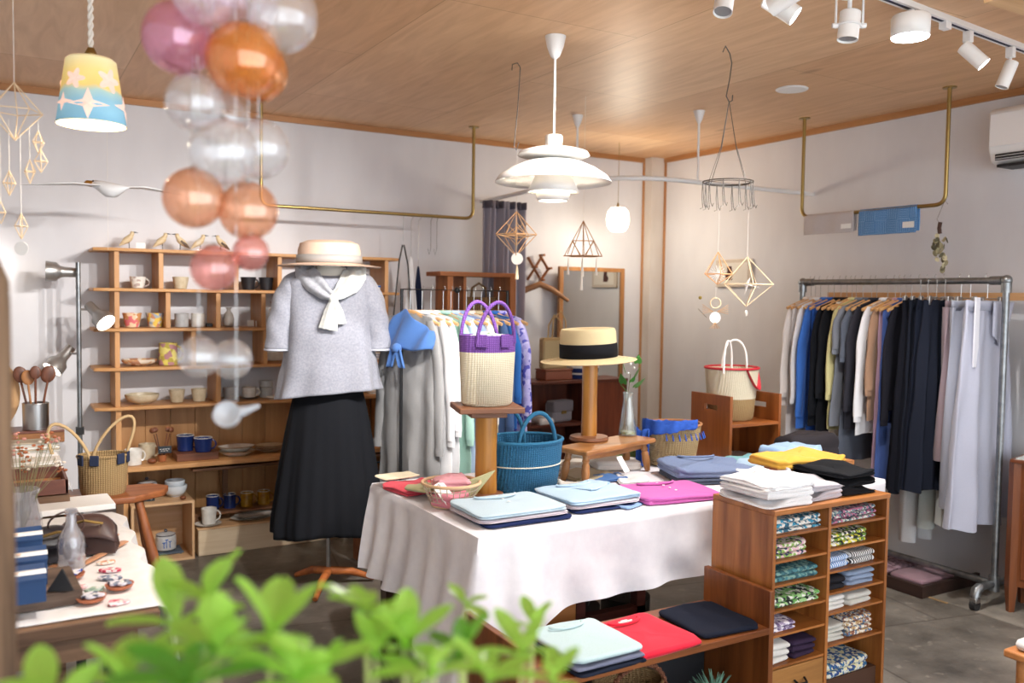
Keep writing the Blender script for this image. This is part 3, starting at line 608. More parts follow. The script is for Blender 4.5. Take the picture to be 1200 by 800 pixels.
# ---- white curtain rail of the fitting corner
cz = 2.2; m = MB(); cy = 3.98; crv = [(2.99, YB, cz-.02), (2.99, 4.65, cz)] + [(2.99+.45*(1-cos(t)), 4.43-.45*sin(t)+.0, cz) for t in [PI/2*i/8 for i in range(9)]] + [(XR, cy, cz)]
cr_ = thing('curtain_rail', 'white curved curtain rail crossing the fitting corner', 'rail'); m.tube(crv, .014, 10); m.build('rail_bar', M_WHITE, cr_)
for px, py in ((819, 130), (677, 135)):
    a = at(px, py, z=H); a.y = cy if px > 700 else a.y
    MB().cyl((a.x, a.y, cz), (a.x, a.y, H), .007, n=10).build('hanging_rod', M_WHITE, cr_); MB().lathe([(.008, -.075), (.02, -.05), (.034, -.003), (.034, 0)], 24, Matrix.Translation((a.x, a.y, H))).build('ceiling_cup', M_WHITE, cr_)
# grey curtain bunched at the wall
ca, cb_ = at(570, 240, y=5.25), at(617, 240, y=5.25)
def curf(u, v):
    w = (cb_.x-ca.x); x = ca.x+w*u; z = 2.155-v*2.1; y = 5.28+.045*sin(u*2*PI*7+.4*sin(v*3))*(1-.3*sin(v*3))+.02*sin(u*9+v*2)
    return (x+.01*sin(v*5+u*20), y, z)
cu = thing('curtain', 'dark grey pleated fabric curtain gathered beside the fitting corner', 'curtain'); MB().grid(curf, 120, 30).build('pleated_cloth', mat('grey_curtain', 'b3afbb', .9, kind='cloth', col2='a39fab', sheen=.3), cu, solid=.003)
m = MB(); m.grid(lambda u, v: (ca.x+(cb_.x-ca.x)*u, 5.277+.047*sin(u*2*PI*7), 2.158-v*.05), 120, 3); m.build('header_tape', mat('grey_header', '5d5a66', .9), cu, solid=.004)
# ---- towels over the right brass rail
def towel(px0, px1, drop, label, m, lab_px):
    y1, y0 = at(px0, 250, x=rx).y, at(px1, 246, x=rx).y
    t = thing('hanging_towel', label, 'towel', (rx, (y0+y1)/2, rz+.0125)); w = y1-y0
    def f(u, v):
        s = (v-.5)*2; y = (u-.5)*w*(1+.01*sin(v*9)); 
        return (.014*max(-1, min(1, s*8)) + (.004*sin(u*14+v*3) if abs(s) > .1 else 0), y, -(abs(s)*(drop if s < 0 else drop*.93)) if abs(s) > .06 else -.01*abs(s)/.06*.5)
    MB().grid(f, 30, 60).build('cloth', m, t, solid=.003)
    yl = at(lab_px, 262, x=rx).y-(y0+y1)/2
    MB().box(-.0205, -.0185, yl-.035, yl+.035, -drop*.82, -drop*.6).build('paper_label', M_PAPER, t)
IND = bpy.data.materials.new('indigo_pattern'); IND.use_nodes = True; N = IND.node_tree.nodes; Lk = IND.node_tree.links; b = N['Principled BSDF']; b.inputs['Roughness'].default_value = .9
tc = N.new('ShaderNodeTexCoord'); w1 = N.new('ShaderNodeTexWave'); w1.bands_direction = 'Z'; w1.inputs['Scale'].default_value = 34; w2 = N.new('ShaderNodeTexWave'); w2.bands_direction = 'Y'; w2.inputs['Scale'].default_value = 28
ck = N.new('ShaderNodeTexChecker'); ck.inputs['Scale'].default_value = 14; 
for n_ in (w1, w2, ck): Lk.new(tc.outputs['Object'], n_.inputs[0])
mx = N.new('ShaderNodeMix'); mx.data_type = 'RGBA'; Lk.new(ck.outputs[1], mx.inputs[0]); Lk.new(w1.outputs[0], mx.inputs[6]); Lk.new(w2.outputs[0], mx.inputs[7])
cr = N.new('ShaderNodeValToRGB'); cr.color_ramp.elements[0].color = srgb('3f77b4'); cr.color_ramp.elements[1].color = srgb('7fa9d4'); cr.color_ramp.elements[0].position = .35; cr.color_ramp.elements[1].position = .75; Lk.new(mx.outputs[2], cr.inputs[0]); Lk.new(cr.outputs[0], b.inputs['Base Color'])
towel(944, 1002, .125, 'pale grey cloth hung over the right brass rail', fab('cfc9c9'), 994)
towel(1008, 1076, .15, 'blue patterned cloth hung over the right brass rail', IND, 1067)
# ---- wires / mobiles
def wire(label, name, pts, r=.0022, m=None, cat='hook'):
    o = MB().tube(pts, r, 6).build(name, m or M_WIRE); return tag(o, label, cat)
def hook_s(px, py0, py1, x=None, y=None, z=None): pass
def frame(t, V_, E_, r, m, nm='straw_frame'):
    b = MB()
    for i, j in E_: b.cyl(V_[i], V_[j], r, n=6)
    return b.build(nm, m, t)
STRAW = mat('straw', 'dcb183', .6); STRAWL = mat('pale_straw', 'ecd3ae', .6)
def octa(r, up, dn, n=4, ph=.3): 
    vs = [V((0, 0, up)), V((0, 0, -dn))]+[V((r*cos(ph+2*PI*i/n), r*sin(ph+2*PI*i/n), 0)) for i in range(n)]
    es = [(0, 2+i) for i in range(n)]+[(1, 2+i) for i in range(n)]+[(2+i, 2+(i+1) % n) for i in range(n)]
    return vs, es
def threads(t, pts, r=.0009, nm='thread'):
    b = MB()
    for a, c in pts: b.cyl(a, c, r, n=4)
    return b.build(nm, M_THREAD, t)
# left straw mobile
dl = 2.2; o0 = at(17, 130, d=dl); kl = dl/F; UP = V((0, 0, 1))
t = thing('straw_mobile', 'pale straw diamond mobile with small hanging diamonds at the left edge', 'mobile', o0)
vs, es = octa(30*kl, 33*kl, 34*kl, 5, .2); vs = [v if i > 1 else v for i, v in enumerate(vs)]; frame(t, vs, es, .0014, STRAWL)
def rel(px, py): return at(px, py, d=dl)-o0
threads(t, [((0, 0, 33*kl), (0, 0, H-o0.z))])
for k_, (px, pt_, pb, tp) in enumerate(((45, 153, 180, 140), (48, 176, 202, 180), (35, 187, 215, 148), (11, 200, 229, 140), (25, 250, 280, 158), (1, 236, 262, 140))):
    c = rel(px, (pt_+pb)/2); v2, e2 = octa(7*kl, (pb-pt_)/2*kl, (pb-pt_)/2*kl, 4, .5+k_)
    o = frame(t, v2, e2, .0012, STRAWL, 'small_diamond'); o.location = c; threads(t, [(c+UP*(pb-pt_)/2*kl, V((c.x, c.y, rel(px, tp).z)))])
c = rel(25, 291); MB().cyl((0, -.001, 0), (0, .001, 0), 8*kl, n=28).build('white_disc', M_PAPER, t, loc=c, rot=(0, 0, -.5))
# centre straw mobile on a long wire hook
hx = at(608, 107, z=H); dC = 4.3
def himm(label, px, py, d_, w, up, dn, extra, topz, m=STRAW):
    o0 = at(px, py, d=d_); kk = d_/F; t = thing('straw_mobile', label, 'mobile', o0)
    vs, es = octa(w*kk, up*kk, dn*kk, 5, .4); frame(t, vs, es, .0022, m)
    if extra:
        v2, e2 = octa(w*.45*kk, up*.35*kk, dn*.5*kk, 4, .9); o = frame(t, v2, e2, .0018, m, 'inner_diamond')
        b = MB()
        for i in range(5): b.cyl(vs[2+i], V((0, 0, -.2*up*kk)), .0018, n=5); b.cyl(vs[2+i]*.5+vs[0]*.5, vs[2+(i+1) % 5]*.5+vs[0]*.0, .0018, n=5)
        b.build('cross_straws', m, t)
    if topz: threads(t, [((0, 0, up*kk), (0, 0, topz-o0.z))])
    return t, o0, kk
t, o0, kk = himm('star-shaped straw mobile with a white disc and tassel before the grey curtain', 605, 275, 4.2, 25, 27, 25, True, at(605, 176, d=4.2).z)
c = at(606, 303, d=4.2)-o0; MB().cyl((0, -.001, 0), (0, .001, 0), 7*kk, n=28).build('white_disc', M_PAPER, t, loc=c, rot=(0, 0, -.5)); threads(t, [((0, 0, -25*kk), c)])
MB().tube([c+UP*-7*kk, c+UP*-12*kk, c+UP*-24*kk], [.002, .006, .009], 8).build('tassel', mat('tassel_beige', 'd8c2a2', .9), t)
hb = at(605, 176, d=4.2)
wire('long bent wire hook on the ceiling above the star-shaped straw mobile', 'wire_hook', [(hb.x-.03, hb.y, H-.04), (hb.x-.028, hb.y, H-.012), (hb.x, hb.y, H-.001), (hb.x+.016, hb.y, H-.02), (hb.x+.006, hb.y, H-.2), (hb.x-.012, hb.y, hb.z+.02), (hb.x, hb.y, hb.z), (hb.x+.014, hb.y, hb.z+.04)], .0026)
# mobile over the mirror
t, o0, kk = himm('pyramid-shaped brown straw mobile hanging before the mirror', 683, 300, 4.9, 23, 41, 0, False, None, mat('brown_straw', 'b98356', .6))
b = MB(); 
for (x0, z0), (x1, z1) in [((-23, 0), (23, 0)), ((-13, 18), (13, 18)), ((-18, 2), (-12, 18)), ((-12, 18), (-3, 0)), ((3, 0), (12, 18)), ((12, 18), (19, 0)), ((0, 41), (0, 0)), ((-13, 18), (-3, 2)), ((13, 18), (3, 2))]:
    r_ = CM @ V((1, 0, 0)); r_.z = 0; r_.normalize(); b.cyl(r_*x0*kk+UP*z0*kk, r_*x1*kk+UP*z1*kk, .0024, n=6)
b.build('cross_straws', MATS['brown_straw'], t); threads(t, [((0, 0, 41*kk), (0, 0, H-o0.z))])
for dx, l in ((-17, 22), (0, 24), (16, 22), (-1, 40)):
    a_ = r_*dx*kk; MB().tube([a_, a_+UP*-10*kk, a_+UP*-l*kk], [.001, .003, .009], 7).build('tassel', mat('tassel_white', 'ece7dd', .9), t)
# wire ring rack with hooks, hung by an S hook
cR = at(853, 213, d=3.9); kk = 3.9/F; t = thing('wire_hanger', 'round rusty wire drying ring with many clips under the ceiling', 'hanger', cR)
MB().torus((0, 0, 0), 29*kk, .0028, 36, 6).build('wire_ring', M_WIRE, t)
MB().torus((0, 0, -.006), 26*kk, .0018, 36, 6).build('wire_ring', M_WIRE, t)
ap = V((-.005, 0, 93*kk)); b = MB()
for a in (0, 1.57, 3.14, 4.71): b.tube([(29*kk*cos(a), 29*kk*sin(a), 0), (12*kk*cos(a), 12*kk*sin(a), 40*kk), ap], .0016, 5)
b.build('suspension_wires', M_WIRE, t)
for i in range(10):
    a = 2*PI*i/10; c = V((29*kk*cos(a), 29*kk*sin(a), 0)); w = .012
    MB().tube([c, c+V((w*.4, 0, -.05)), c+V((w, 0, -.1)), c+V((w*1.8, 0, -.115)), c+V((w*2.3, 0, -.1))], .0018, 5).tube([c, c+V((-w*.3, 0, -.06)), c+V((w*.3, 0, -.115)), c+V((-w, 0, -.12))], .0018, 5).build('clip', M_WIRE, t)
hp = cR+ap; zt = H
wire('bent S-shaped wire hook holding the wire ring to the ceiling', 'wire_hook', [(hp.x+.02, hp.y, hp.z+.03), (hp.x+.018, hp.y, hp.z+.005), (hp.x, hp.y, hp.z-.003), (hp.x-.018, hp.y, hp.z+.02), (hp.x, hp.y, hp.z+.1), (hp.x+.01, hp.y, zt-.07), (hp.x-.004, hp.y, zt-.03), (hp.x-.03, hp.y, zt-.002), (hp.x-.045, hp.y, zt-.03)], .0026)
# two mobiles below the ring
t, o0, kk = himm('small straw diamond mobile with white star hanging from the wire ring', 841, 321, 3.85, 17, 26, 12, False, at(841, 246, d=3.85).z, mat('warm_straw', 'd9a878', .6))
b = MB()
for i in range(9):
    a = PI*i/9; d_ = r_*cos(a)*10*kk+UP*sin(a)*10*kk; b.tube([-d_, V((0, 0, 0)), d_], .0035, 5, flat=.4)
b.build('paper_star', M_PAPER, t); bpy.data.objects[t.name]
t2, o2, kk = himm('large thin straw diamond mobile with paper bird hanging from the wire ring', 875, 333, 3.9, 30, 32, 26, False, at(875, 250, d=3.9).z, STRAWL)
b = MB(); b.tube([r_*-12*kk, V((0, 0, .0)), r_*16*kk+UP*-4*kk], [.002, .012, .001], 6, flat=.3).tube([r_*-2*kk+UP*-12*kk, V((0, 0, 0)), r_*4*kk+UP*8*kk], [.001, .01, .001], 6, flat=.3); b.build('paper_bird', M_PAPER, t2)
MB().ball((0, 0, -34*kk), .008, 12, 1.8).build('drop_bead', mat('bead', 'e7e2d8', .2), t2)
# small angel ornament
oa = at(838, 372, d=3.95); kk = 3.95/F; t = thing('hanging_ornament', 'straw winged ornament with white disc hanging below the small diamond mobile', 'ornament', oa)
Rm = Matrix.Rotation(rad(90), 4, 'X'); yaw = Matrix.Rotation(-.54, 4, 'Z')
MB().cyl((0, -.001, 0), (0, .001, 0), 6.5*kk, n=28).build('white_disc', M_PAPER, t, rot=(0, 0, -.54)); MB().torus((0, 0, 0), 6*kk, .003, 24, 6, Matrix.Translation(UP*17*kk) @ yaw @ Rm).build('straw_ring', STRAWL, t)
b = MB()
for s in (-1, 1):
    for i in range(5): b.tube([r_*s*2*kk+UP*7*kk, r_*s*15*kk+UP*(15-i*2.6)*kk], [.002, .004], 5, flat=.3)
for i in range(5): b.tube([UP*-5*kk, r_*(i-2)*3*kk+UP*-13*kk], [.002, .003], 5, flat=.3)
b.build('straw_wing', STRAW, t); threads(t, [(UP*22*kk, UP*46*kk)])
b = MB(); b.tube([r_*-10*kk, r_*-20*kk+UP*10*kk], .001, 5); b.build('sprig_stem', mat('sprig', '5c4a2e', .8), t); MB().ball(r_*-18*kk+UP*23*kk, .008, 10).build('sprig_flower', mat('sprig_flower', '8d7a35', .8), t)
# dried bunch on the right rail
o0 = at(1101, 285, x=rx-.03); kk = .0038; t = thing('dried_wreath', 'dried eucalyptus bunch hanging by ribbon from the right brass rail', 'wreath', o0)
lf = [mat('dry_leaf', '8d8566', .8), mat('dry_leaf_pale', 'b9b090', .8), mat('dry_leaf_dark', '5a5540', .8)]
r2 = random.Random(4)
for i in range(34):
    a = r2.uniform(0, 2*PI); rr = r2.uniform(.2, 1)*.055; c = V((r2.uniform(-.02, .02), rr*cos(a)*.8, rr*sin(a)*1.2-.02)); 
    if i > 26: c = V((0, -.02-r2.uniform(0, .02), -.05-.013*(i-26)))
    o = MB().lathe([(.002, 0), (.014, .001), (.017, .002), (.013, .0035), (.002, .004)], 10, sx=1, sy=.75).build('leaf', lf[i % 3], t, loc=c, rot=(r2.uniform(-1, 1), 1.57+r2.uniform(-.8, .8), r2.uniform(-1, 1)))
MB().tube([(0, 0, .05), (0, .005, .08), (0, 0, .11)], .012, 8, flat=.5).build('dark_bow', mat('dark_bow', '4c352c', .8), t)
MB().tube([(0, 0, .1), (0, .02, .125), (0.03, 0, rz-o0.z+.02), (.045, -.01, rz-o0.z)], .0012, 5).build('hook_wire', M_WIRE, t)
# seagull mobile
o0 = at(126, 222, d=4.4); kk = 4.4/F; t = thing('gull_mobile', 'white wooden gull with spread wings hanging above the wall shelf', 'mobile', o0)
gw = mat('gull_white', 'e8eaec', .5); r3 = r_
b = MB(); b.tube([r_*-18*kk+UP*5*kk, r_*-14*kk+UP*6*kk, r_*-8*kk+UP*4*kk, r_*0*kk+UP*0*kk, r_*8*kk+UP*-1*kk, r_*16*kk+UP*1*kk, r_*26*kk+UP*3*kk], [.014, .022, .028, .038, .036, .022, .003], 16, flat=1); b.build('body', gw, t)
MB().tube([r_*-15*kk+UP*6*kk, r_*-24*kk+UP*7*kk, r_*-29*kk+UP*5*kk], [.017, .015, .004], 10).build('beak', mat('gull_beak', 'b07a2c', .5), t)
MB().ball(r_*-14.5*kk+UP*9*kk+(CM @ V((0, 0, 1)))*.02, .0045, 8).build('eye', M_BLACK, t)
fw = CM @ V((0, 0, 1)); fw.z = 0; fw.normalize()
MB().tube([r_*-8*kk+UP*4*kk+fw*.02, r_*-30*kk+UP*3*kk+fw*.12, r_*-72*kk+UP*-3*kk+fw*.25], [.03, .05, .004], 10, flat=.14).build('wing', gw, t)
MB().tube([r_*6*kk+UP*3*kk-fw*.02, r_*30*kk+UP*6*kk-fw*.12, r_*72*kk+UP*0*kk-fw*.22], [.03, .05, .004], 10, flat=.14).build('wing', gw, t)
threads(t, [(UP*5*kk, UP*(H-o0.z)), (UP*-10*kk, UP*-70*kk)])
# air conditioner
a0 = at(1159, 128, x=4.38); z1, z0 = at(1159, 128, x=4.38).z, at(1159, 196, x=4.38).z; yL = a0.y
t = thing('air_conditioner', 'white wall-mounted air conditioner high on the right wall', 'air conditioner', (XR, yL-.4, z0))
hh = z1-z0; prof = [(0, 0), (-.12, -.0), (-.19, .03), (-.215, .09), (-.22, hh-.02), (-.2, hh), (0, hh)]
m = MB(); vs = [(x, y, z) for y in (.4, -.4) for x, z in prof]; n = len(prof); m.add(vs, [tuple(range(n)), tuple(range(2*n-1, n-1, -1))]+[(i, (i+1) % n, n+(i+1) % n, n+i) for i in range(n)]); m.build('casing', M_WHITE, t, bevel=.008, smooth=30)
m = MB().box(-.224, -.219, -.395, .39, .1, hh-.03); m.build('front_panel', mat('ac_panel', 'f4f4f4', .3), t, bevel=.003)
MB().box(-.2, -.06, -.36, .36, -.002, .012).add([(-.216, .36, .03), (-.216, -.36, .03), (-.218, -.36, .062), (-.218, .36, .062)], [(0, 1, 2, 3)]).build('air_outlet', mat('dark_outlet', '15161a', .5), t)
for k in (0, 1): MB().box(-.224, -.205, -.355, .355, .035+k*.014, .038+k*.014).build('louvre', mat('louvre', 'c9c9c9', .4), t)
MB().torus((-.226, -.28, .18), .008, .001, 16, 4).build('badge', M_BLACK, t) if False else None
# picture on the right wall behind the mobiles
a = at(860, 320, x=XR-.015); t = thing('framed_picture', 'small framed picture with a dark figure on the right wall', 'picture', a)
wy = abs(at(828, 320, x=XR).y-at(868, 320, x=XR).y)/2
MB().box(-.012, .013, -wy, wy, -.1, .1).build('frame', mat('pale_frame', 'cdbfae', .6), t, bevel=.004); MB().box(-.0145, -.012, -wy+.03, wy-.03, -.075, .075).build('picture_sheet', mat('picture_mat', 'e3ddd3', .8), t)
MB().prism([(-.03, -.05), (.03, -.05), (.045, -.02), (.02, .01), (.025, .05), (-.02, .05), (-.03, .0)], -.001, .001, Matrix.Translation((-.0155, .03, 0)) @ Matrix.Rotation(rad(90), 4, 'Y') @ Matrix.Rotation(rad(90), 4, 'Z')).build('dark_figure', mat('dark_red_ink', '4b2620', .8), t)
# ================= floor lamp with three heads
b0 = at(94, 560, y=5.28); top = at(89, 307, y=5.28); ky = (top-CAMP).dot(CM @ V((0, 0, -1)))/F
t = thing('floor_lamp', 'silver floor lamp with three adjustable cone spot heads left of the wall shelf', 'lamp', (top.x+.01, 5.28, 0))
MB().lathe([(.14, 0), (.14, .012), (.13, .02), (.014, .022)], 40).build('base', M_GREYSTEEL, t); MB().cyl((0, 0, .02), (0, 0, top.z), .0125, n=16).build('pole', M_GREYSTEEL, t)
LS = mat('satin_silver', 'a9a6a3', .35, .75)
rr = CM @ V((1, 0, 0)); rr.z = 0; rr.normalize(); ff = CM @ V((0, 0, -1)); ff.z = 0; ff.normalize()
for (px, py, dx, dz_, fy) in ((66, 318, -1, .03, -.5), (114, 370, .75, -.62, -.3), (66, 424, -.4, -.8, -.65)):
    c = rr*((px-89.5)*ky)+UP*(at(px, py, y=5.28).z); dr = (rr*dx+UP*dz_+ff*fy).normalized(); R = dr.to_track_quat('Z', 'X').to_matrix().to_4x4(); R.translation = c
    hd = MB().lathe([(.004, -.1), (.026, -.098), (.028, -.03), (.034, -.01), (.052, .01), (.056, .06), (.052, .06), (.045, .02), (.003, .012)], 32, R).build('lamp_head', LS, t)
    MB().lathe([(.048, .045), (.046, .055), (.003, .058)], 32, R, capb=False).build('bulb', emis('warm_bulb', 'fff0dc', 9), hd)
    j = c+dr*-.06; MB().cyl((0, 0, j.z-.002), j, .006, n=10).build('joint_arm', LS, t)
    wp = V((top.x+.01, 5.28, 0))+c+dr*.075; SPOTS.append((tuple(wp), tuple(wp+dr), 2.2, 130))
MB().box(-.02, .02, -.02, .02, .72, .76).build('cord_clip', M_BLACK, t)
# ================= table with white cloth in the left foreground
TZ = .75; ex = .335
# corners measured: near edge Y 2.2, right edge X .33
t = thing('display_table', 'old wooden trestle table in the left foreground under a white cloth', 'table')
OW = wood('old_table', '8a6a50', '553d2c', 'x', 1.5, .7)
MB().box(-.75, ex-.015, 2.19, 3.22, TZ-.045, TZ-.008).build('tabletop', OW, t, bevel=.003)
MB().box(-.7, ex-.06, 2.23, 2.26, TZ-.11, TZ-.045).build('apron', OW, t)
for x in (-.7, ex-.12):
    for y in (2.26, 3.16): MB().box(x-.014, x+.014, y-.014, y+.014, 0, TZ-.045).build('leg', M_BLACKMETAL, t)
MB().box(-.7, ex-.12, 2.255, 2.268, .2, .215).build('stretcher', M_BLACKMETAL, t)
CL = mat('white_linen', 'f4f2f1', .85, kind='noise', col2='eae8e6', scale=5, bump=.25)
def lc(u, v): # u 0..1 in X, v 0..1 in Y ; falls over the right edge a little
    x = -.76+1.16*u; y = 2.215+1.03*v; z = TZ-.004+.0015*noise.noise(V((x*9, y*9, 0)))
    if x > ex: 
        d = x-ex; z -= d*2.2+.0; x = ex+d*.4+.012*(1+sin(y*30))
    return (x, y, z)
tag(MB().grid(lc, 60, 50).build('white_cloth', CL, solid=.003), 'white cloth laid over the old table in the left foreground', 'cloth')
TT = TZ-.001+.0005
def TP(px, py, z=TZ): return at(px, py, z=z)
# leather coin purses
LB, LD = mat('black_leather', '24222a', .38, bump=.1), mat('brown_leather', '4a3430', .38, bump=.1)
def purse(name, label, px, py, m, w, h, yaw):
    t = thing(name, label, 'purse', TP(px, py), yaw)
    # accordion body: fan of leather leaves
    for k in range(5):
        a = -.42+.21*k; b = MB()
        prof = [(-w/2, 0), (-w/2+.004, h*.35), (-w*.3, h*.72), (0, h*.85), (w*.3, h*.72), (w/2-.004, h*.35), (w/2, 0)]
        b.prism(prof, -.003, .003, Matrix.Translation((0, .02*(k-2), .004)) @ Matrix.Rotation(rad(90)+a, 4, 'X')); b.build('leather_leaf', m, t, bevel=.001)
    b = MB(); b.grid(lambda u, v: ((u-.5)*w*1.04*(1-.25*v*v), -.052+.1*v, .004+h*(.45+.45*sin(PI*min(1, v*.75)))*(1-.35*(abs(u-.5)*2)**3)), 14, 14); b.build('flap', m, t, solid=.003)
    b = MB(); b.tube([(-w*.28, -.03, h*.78), (0, -.045, h*.9), (w*.28, -.03, h*.78)], .004, 8); b.build('brass_clasp', M_BRASS, t)
    return t
purse('leather_purse', 'black leather accordion purse on the white cloth', 60, 657, LB, .15, .1, .3)
purse('leather_purse', 'brown leather accordion purse on the white cloth, right of the black one', 103, 647, LD, .16, .115, -.25)
tag(MB().tube([(.045*cos(a), .01*sin(a*2), .07+.035*sin(a)) for a in [2*PI*i/24 for i in range(24)]], .003, 6, closed=True).build('leather_loop', LD, loc=TP(78, 655)+V((0, .0, .03))), 'thin dark leather strap loop standing on the purses', 'strap')
b = MB(); pts = [TP(60, 665), TP(90, 667), TP(112, 655), TP(130, 645), TP(146, 636)]
b.tube([p+V((0, 0, .005)) for p in pts], .014, 8, flat=.2); tag(b.build('leather_strap', mat('tan_leather', 'c89472', .5), None), 'long tan leather strap lying right of the bottle on the white cloth', 'strap')
# white board behind the purses
t_ = MB().box(-.16, .13, -.12, .06, 0, .02).build('white_board', M_PAPER, loc=TP(82, 596)+V((0, .03, .0025)), bevel=.002); t_.rotation_euler = (0, 0, .05); tag(t_, 'thin white board lying behind the leather purses', 'board')
# brass bowls/domes
for px, py, l, s in ((52, 640, 'tarnished brass bell-shaped dome left of the black purse', 1.0),):
    o = MB().lathe([(.055, 0), (.05, .03), (.035, .055), (.012, .066), (.002, .068)], 32).build('brass_dome', mat('tarnished_brass', '7d6f55', .4, .6), loc=TP(40, 655)); tag(o, l, 'ornament')
# glass bottles
CGL = glass('clear_bottle', 'e4e2e6', .75, .22, .3)
def bottle(label, px, py, h, r, m, neck=.35):
    t = thing('glass_bottle', label, 'bottle', TP(px, py), 0)
    MB().lathe([(r*.9, 0), (r, .006), (r*1.0, h*.45), (r*.85, h*.58), (r*.42, h*.74), (r*.36, h*.93), (r*.44, h*.94), (r*.44, h), (r*.34, h), (r*.3, h*.75), (r*.88, h*.45), (r*.88, .01)], 36, wob=lambda a, v: 1+(.025*cos(14*a) if v < .35 else 0)).build('ribbed_glass', m, t)
    MB().torus((0, 0, h*.95), r*.42, .0035, 28, 6).build('neck_ring', m, t); return t
bottle('ribbed clear glass bottle standing before the purses on the white cloth', 84, 667, .165, .034, CGL)
vz = TP(26, 638); t = thing('glass_vase', 'wide ribbed glass vase with dried flowers beside the timber post', 'vase', vz)
MB().lathe([(.045, 0), (.055, .02), (.052, .08), (.04, .14), (.048, .165), (.045, .165), (.035, .14), (.046, .08), (.048, .01)], 36, wob=lambda a, v: 1+.03*cos(12*a)).build('ribbed_glass', CGL, t)
fl = thing('dried_flowers', 'bunch of tiny dried white and pink flowers in the ribbed vase', 'flowers', vz+V((0, 0, .03)))
r2 = random.Random(9); stm = mat('dry_stem', '8c8a62', .8); pet = [mat('dry_petal', 'e9dccb', .8), mat('dry_petal_pink', 'c98f84', .8), mat('dry_petal_rust', 'a8613c', .8)]
for i in range(26):
    e = V((r2.uniform(-.045, .11), r2.uniform(-.06, .08), r2.uniform(.19, .30))); MB().tube([(0, 0, .0), (e.x*.4, e.y*.4, .12), e], .0009, 4).build('stem', stm, fl)
    b = MB()
    for k in range(4): b.ball(e+V((r2.uniform(-.012, .012), r2.uniform(-.012, .012), r2.uniform(-.012, .01))), r2.uniform(.0035, .007), 8, .7)
    b.build('flower_head', pet[i % 3], fl)
# blue gift boxes on a dark board
bd = thing('slate_board', 'rough brown wooden board at the near table corner under blue boxes', 'board', TP(55, 706), .06); MB().box(-.28, .072, -.05, .17, .0, .035).build('slab', wood('rough_slab', '6f5c4f', '4a3a30', 'x', 2, .8), bd, bevel=.003)
NB = mat('blue_card', '1f4474', .55, bump=.1); 
for k, (px, py, s, l) in enumerate(((45, 703, 1.0, 'nearest of the three blue boxes with a white paper band'), (47, 683, .92, 'middle blue box with a white paper band'), (42, 660, .85, 'farthest blue box with a white paper band'))):
    t = thing('gift_box', l, 'box', TP(px, py, TZ+.035)+V((-.045, .0, .0002)), .03); w = .06; h = (.052, .06, .066)[k]
    MB().box(-w, w, -.022, .03, 0, h).build('box_body', NB, t, bevel=.002)
    MB().add([(-w-.001, -.0235, h+.0), (w+.001, -.0235, h+.0), (w+.001, .03, h+.022), (-w-.001, .03, h+.022), (-w-.001, -.0235, h+.004), (w+.001, -.0235, h+.004), (w+.001, .03, h+.026), (-w-.001, .03, h+.026)], [(0, 1, 2, 3), (7, 6, 5, 4), (0, 4, 5, 1), (1, 5, 6, 2), (2, 6, 7, 3), (3, 7, 4, 0)]).build('lid', NB, t)
    MB().add([(-w-.002, -.008, h+.0115), (w+.002, -.008, h+.0115), (w+.002, .008, h+.018), (-w-.002, .008, h+.018)], [(0, 1, 2, 3)]).build('white_band', M_PAPER, t, solid=.001)
    MB().ball((0, 0, h+.016), .006, 10, .5).build('pale_seal', mat('seal', 'e8c9b4', .6), t)
tr = MB().prism([(-.03, -.02), (.03, -.02), (0, .032)], -.004, .004, Matrix.Rotation(rad(75), 4, 'X')).build('price_easel', M_BLACK, loc=TP(72, 692, TZ+.036)+V((0, 0, .02)), rot=(0, 0, -.4)); tag(tr, 'small black triangular easel on the rough board beside the blue boxes', 'stand')
# brooches and little dishes
def flat_brooch(px, py, cols, label, w=.045, lobes=4, ped=False):
    t = thing('brooch', label, 'brooch', TP(px, py, TZ)+V((0, 0, .0005)), r2.uniform(-.5, .5)); n = 40
    z = 0
    if ped:
        MB().lathe([(.5*w, 0), (w*.85, .006), (w*.95, .014), (w*.88, .014), (w*.5, .006), (.002, .005)], 32).build('clay_dish', mat('terracotta_dish', 'b26a4a', .7), t); z = .013
    poly = [((1+.16*cos(lobes*a))*w*.75*cos(a), (1+.16*cos(lobes*a))*w*.55*sin(a)) for a in [2*PI*i/n for i in range(n)]]
    MB().prism(poly, z, z+.006).build('fabric_piece', cols, t, bevel=.001); MB().ball((w*.2, 0, z+.006), w*.14, 12, .5).build('bead_centre', MATS['bead'], t)
PB = prt('blue_dots', '2748b0', 'eceaf2', 'e6e6f2', '3152b8', 2.4); PR = prt('red_lace', 'c23a54', 'f0d4d6', 'f4ecec', 'e49aa4', 3); PG = prt('grey_lace', '8a93a5', 'd8d8e0', 'e9e4e8', '5c6478', 3); PM = prt('mint_lace', 'a9bfae', 'dfe6e0', 'c5d2cc', '8aa396', 3)
flat_brooch(83, 678, PB, 'blue dotted fabric brooch on a small clay dish', .036, 4, True); flat_brooch(92, 690, PR, 'red lace brooch beside the blue dotted one', .028, 5)
flat_brooch(111, 692, PM, 'pale mint lace brooch between the clay dishes', .03, 5); flat_brooch(107, 705, PG, 'grey lace brooch in the near clay dish', .036, 4, True)
flat_brooch(140, 690, PG, 'dark grey brooch in the right clay dish', .036, 6, True); flat_brooch(138, 707, PR, 'red and white brooch nearest the table corner', .032, 3)
flat_brooch(129, 678, PG, 'grey butterfly brooch near the cloth edge', .036, 2); flat_brooch(129, 669, PR, 'pink butterfly brooch near the cloth edge', .033, 2); flat_brooch(124, 660, prt('orange_lace', 'd98b68', 'f0d9c4', 'e8b896', 'f2e6da', 3), 'orange lace brooch near the cloth edge', .028, 2)
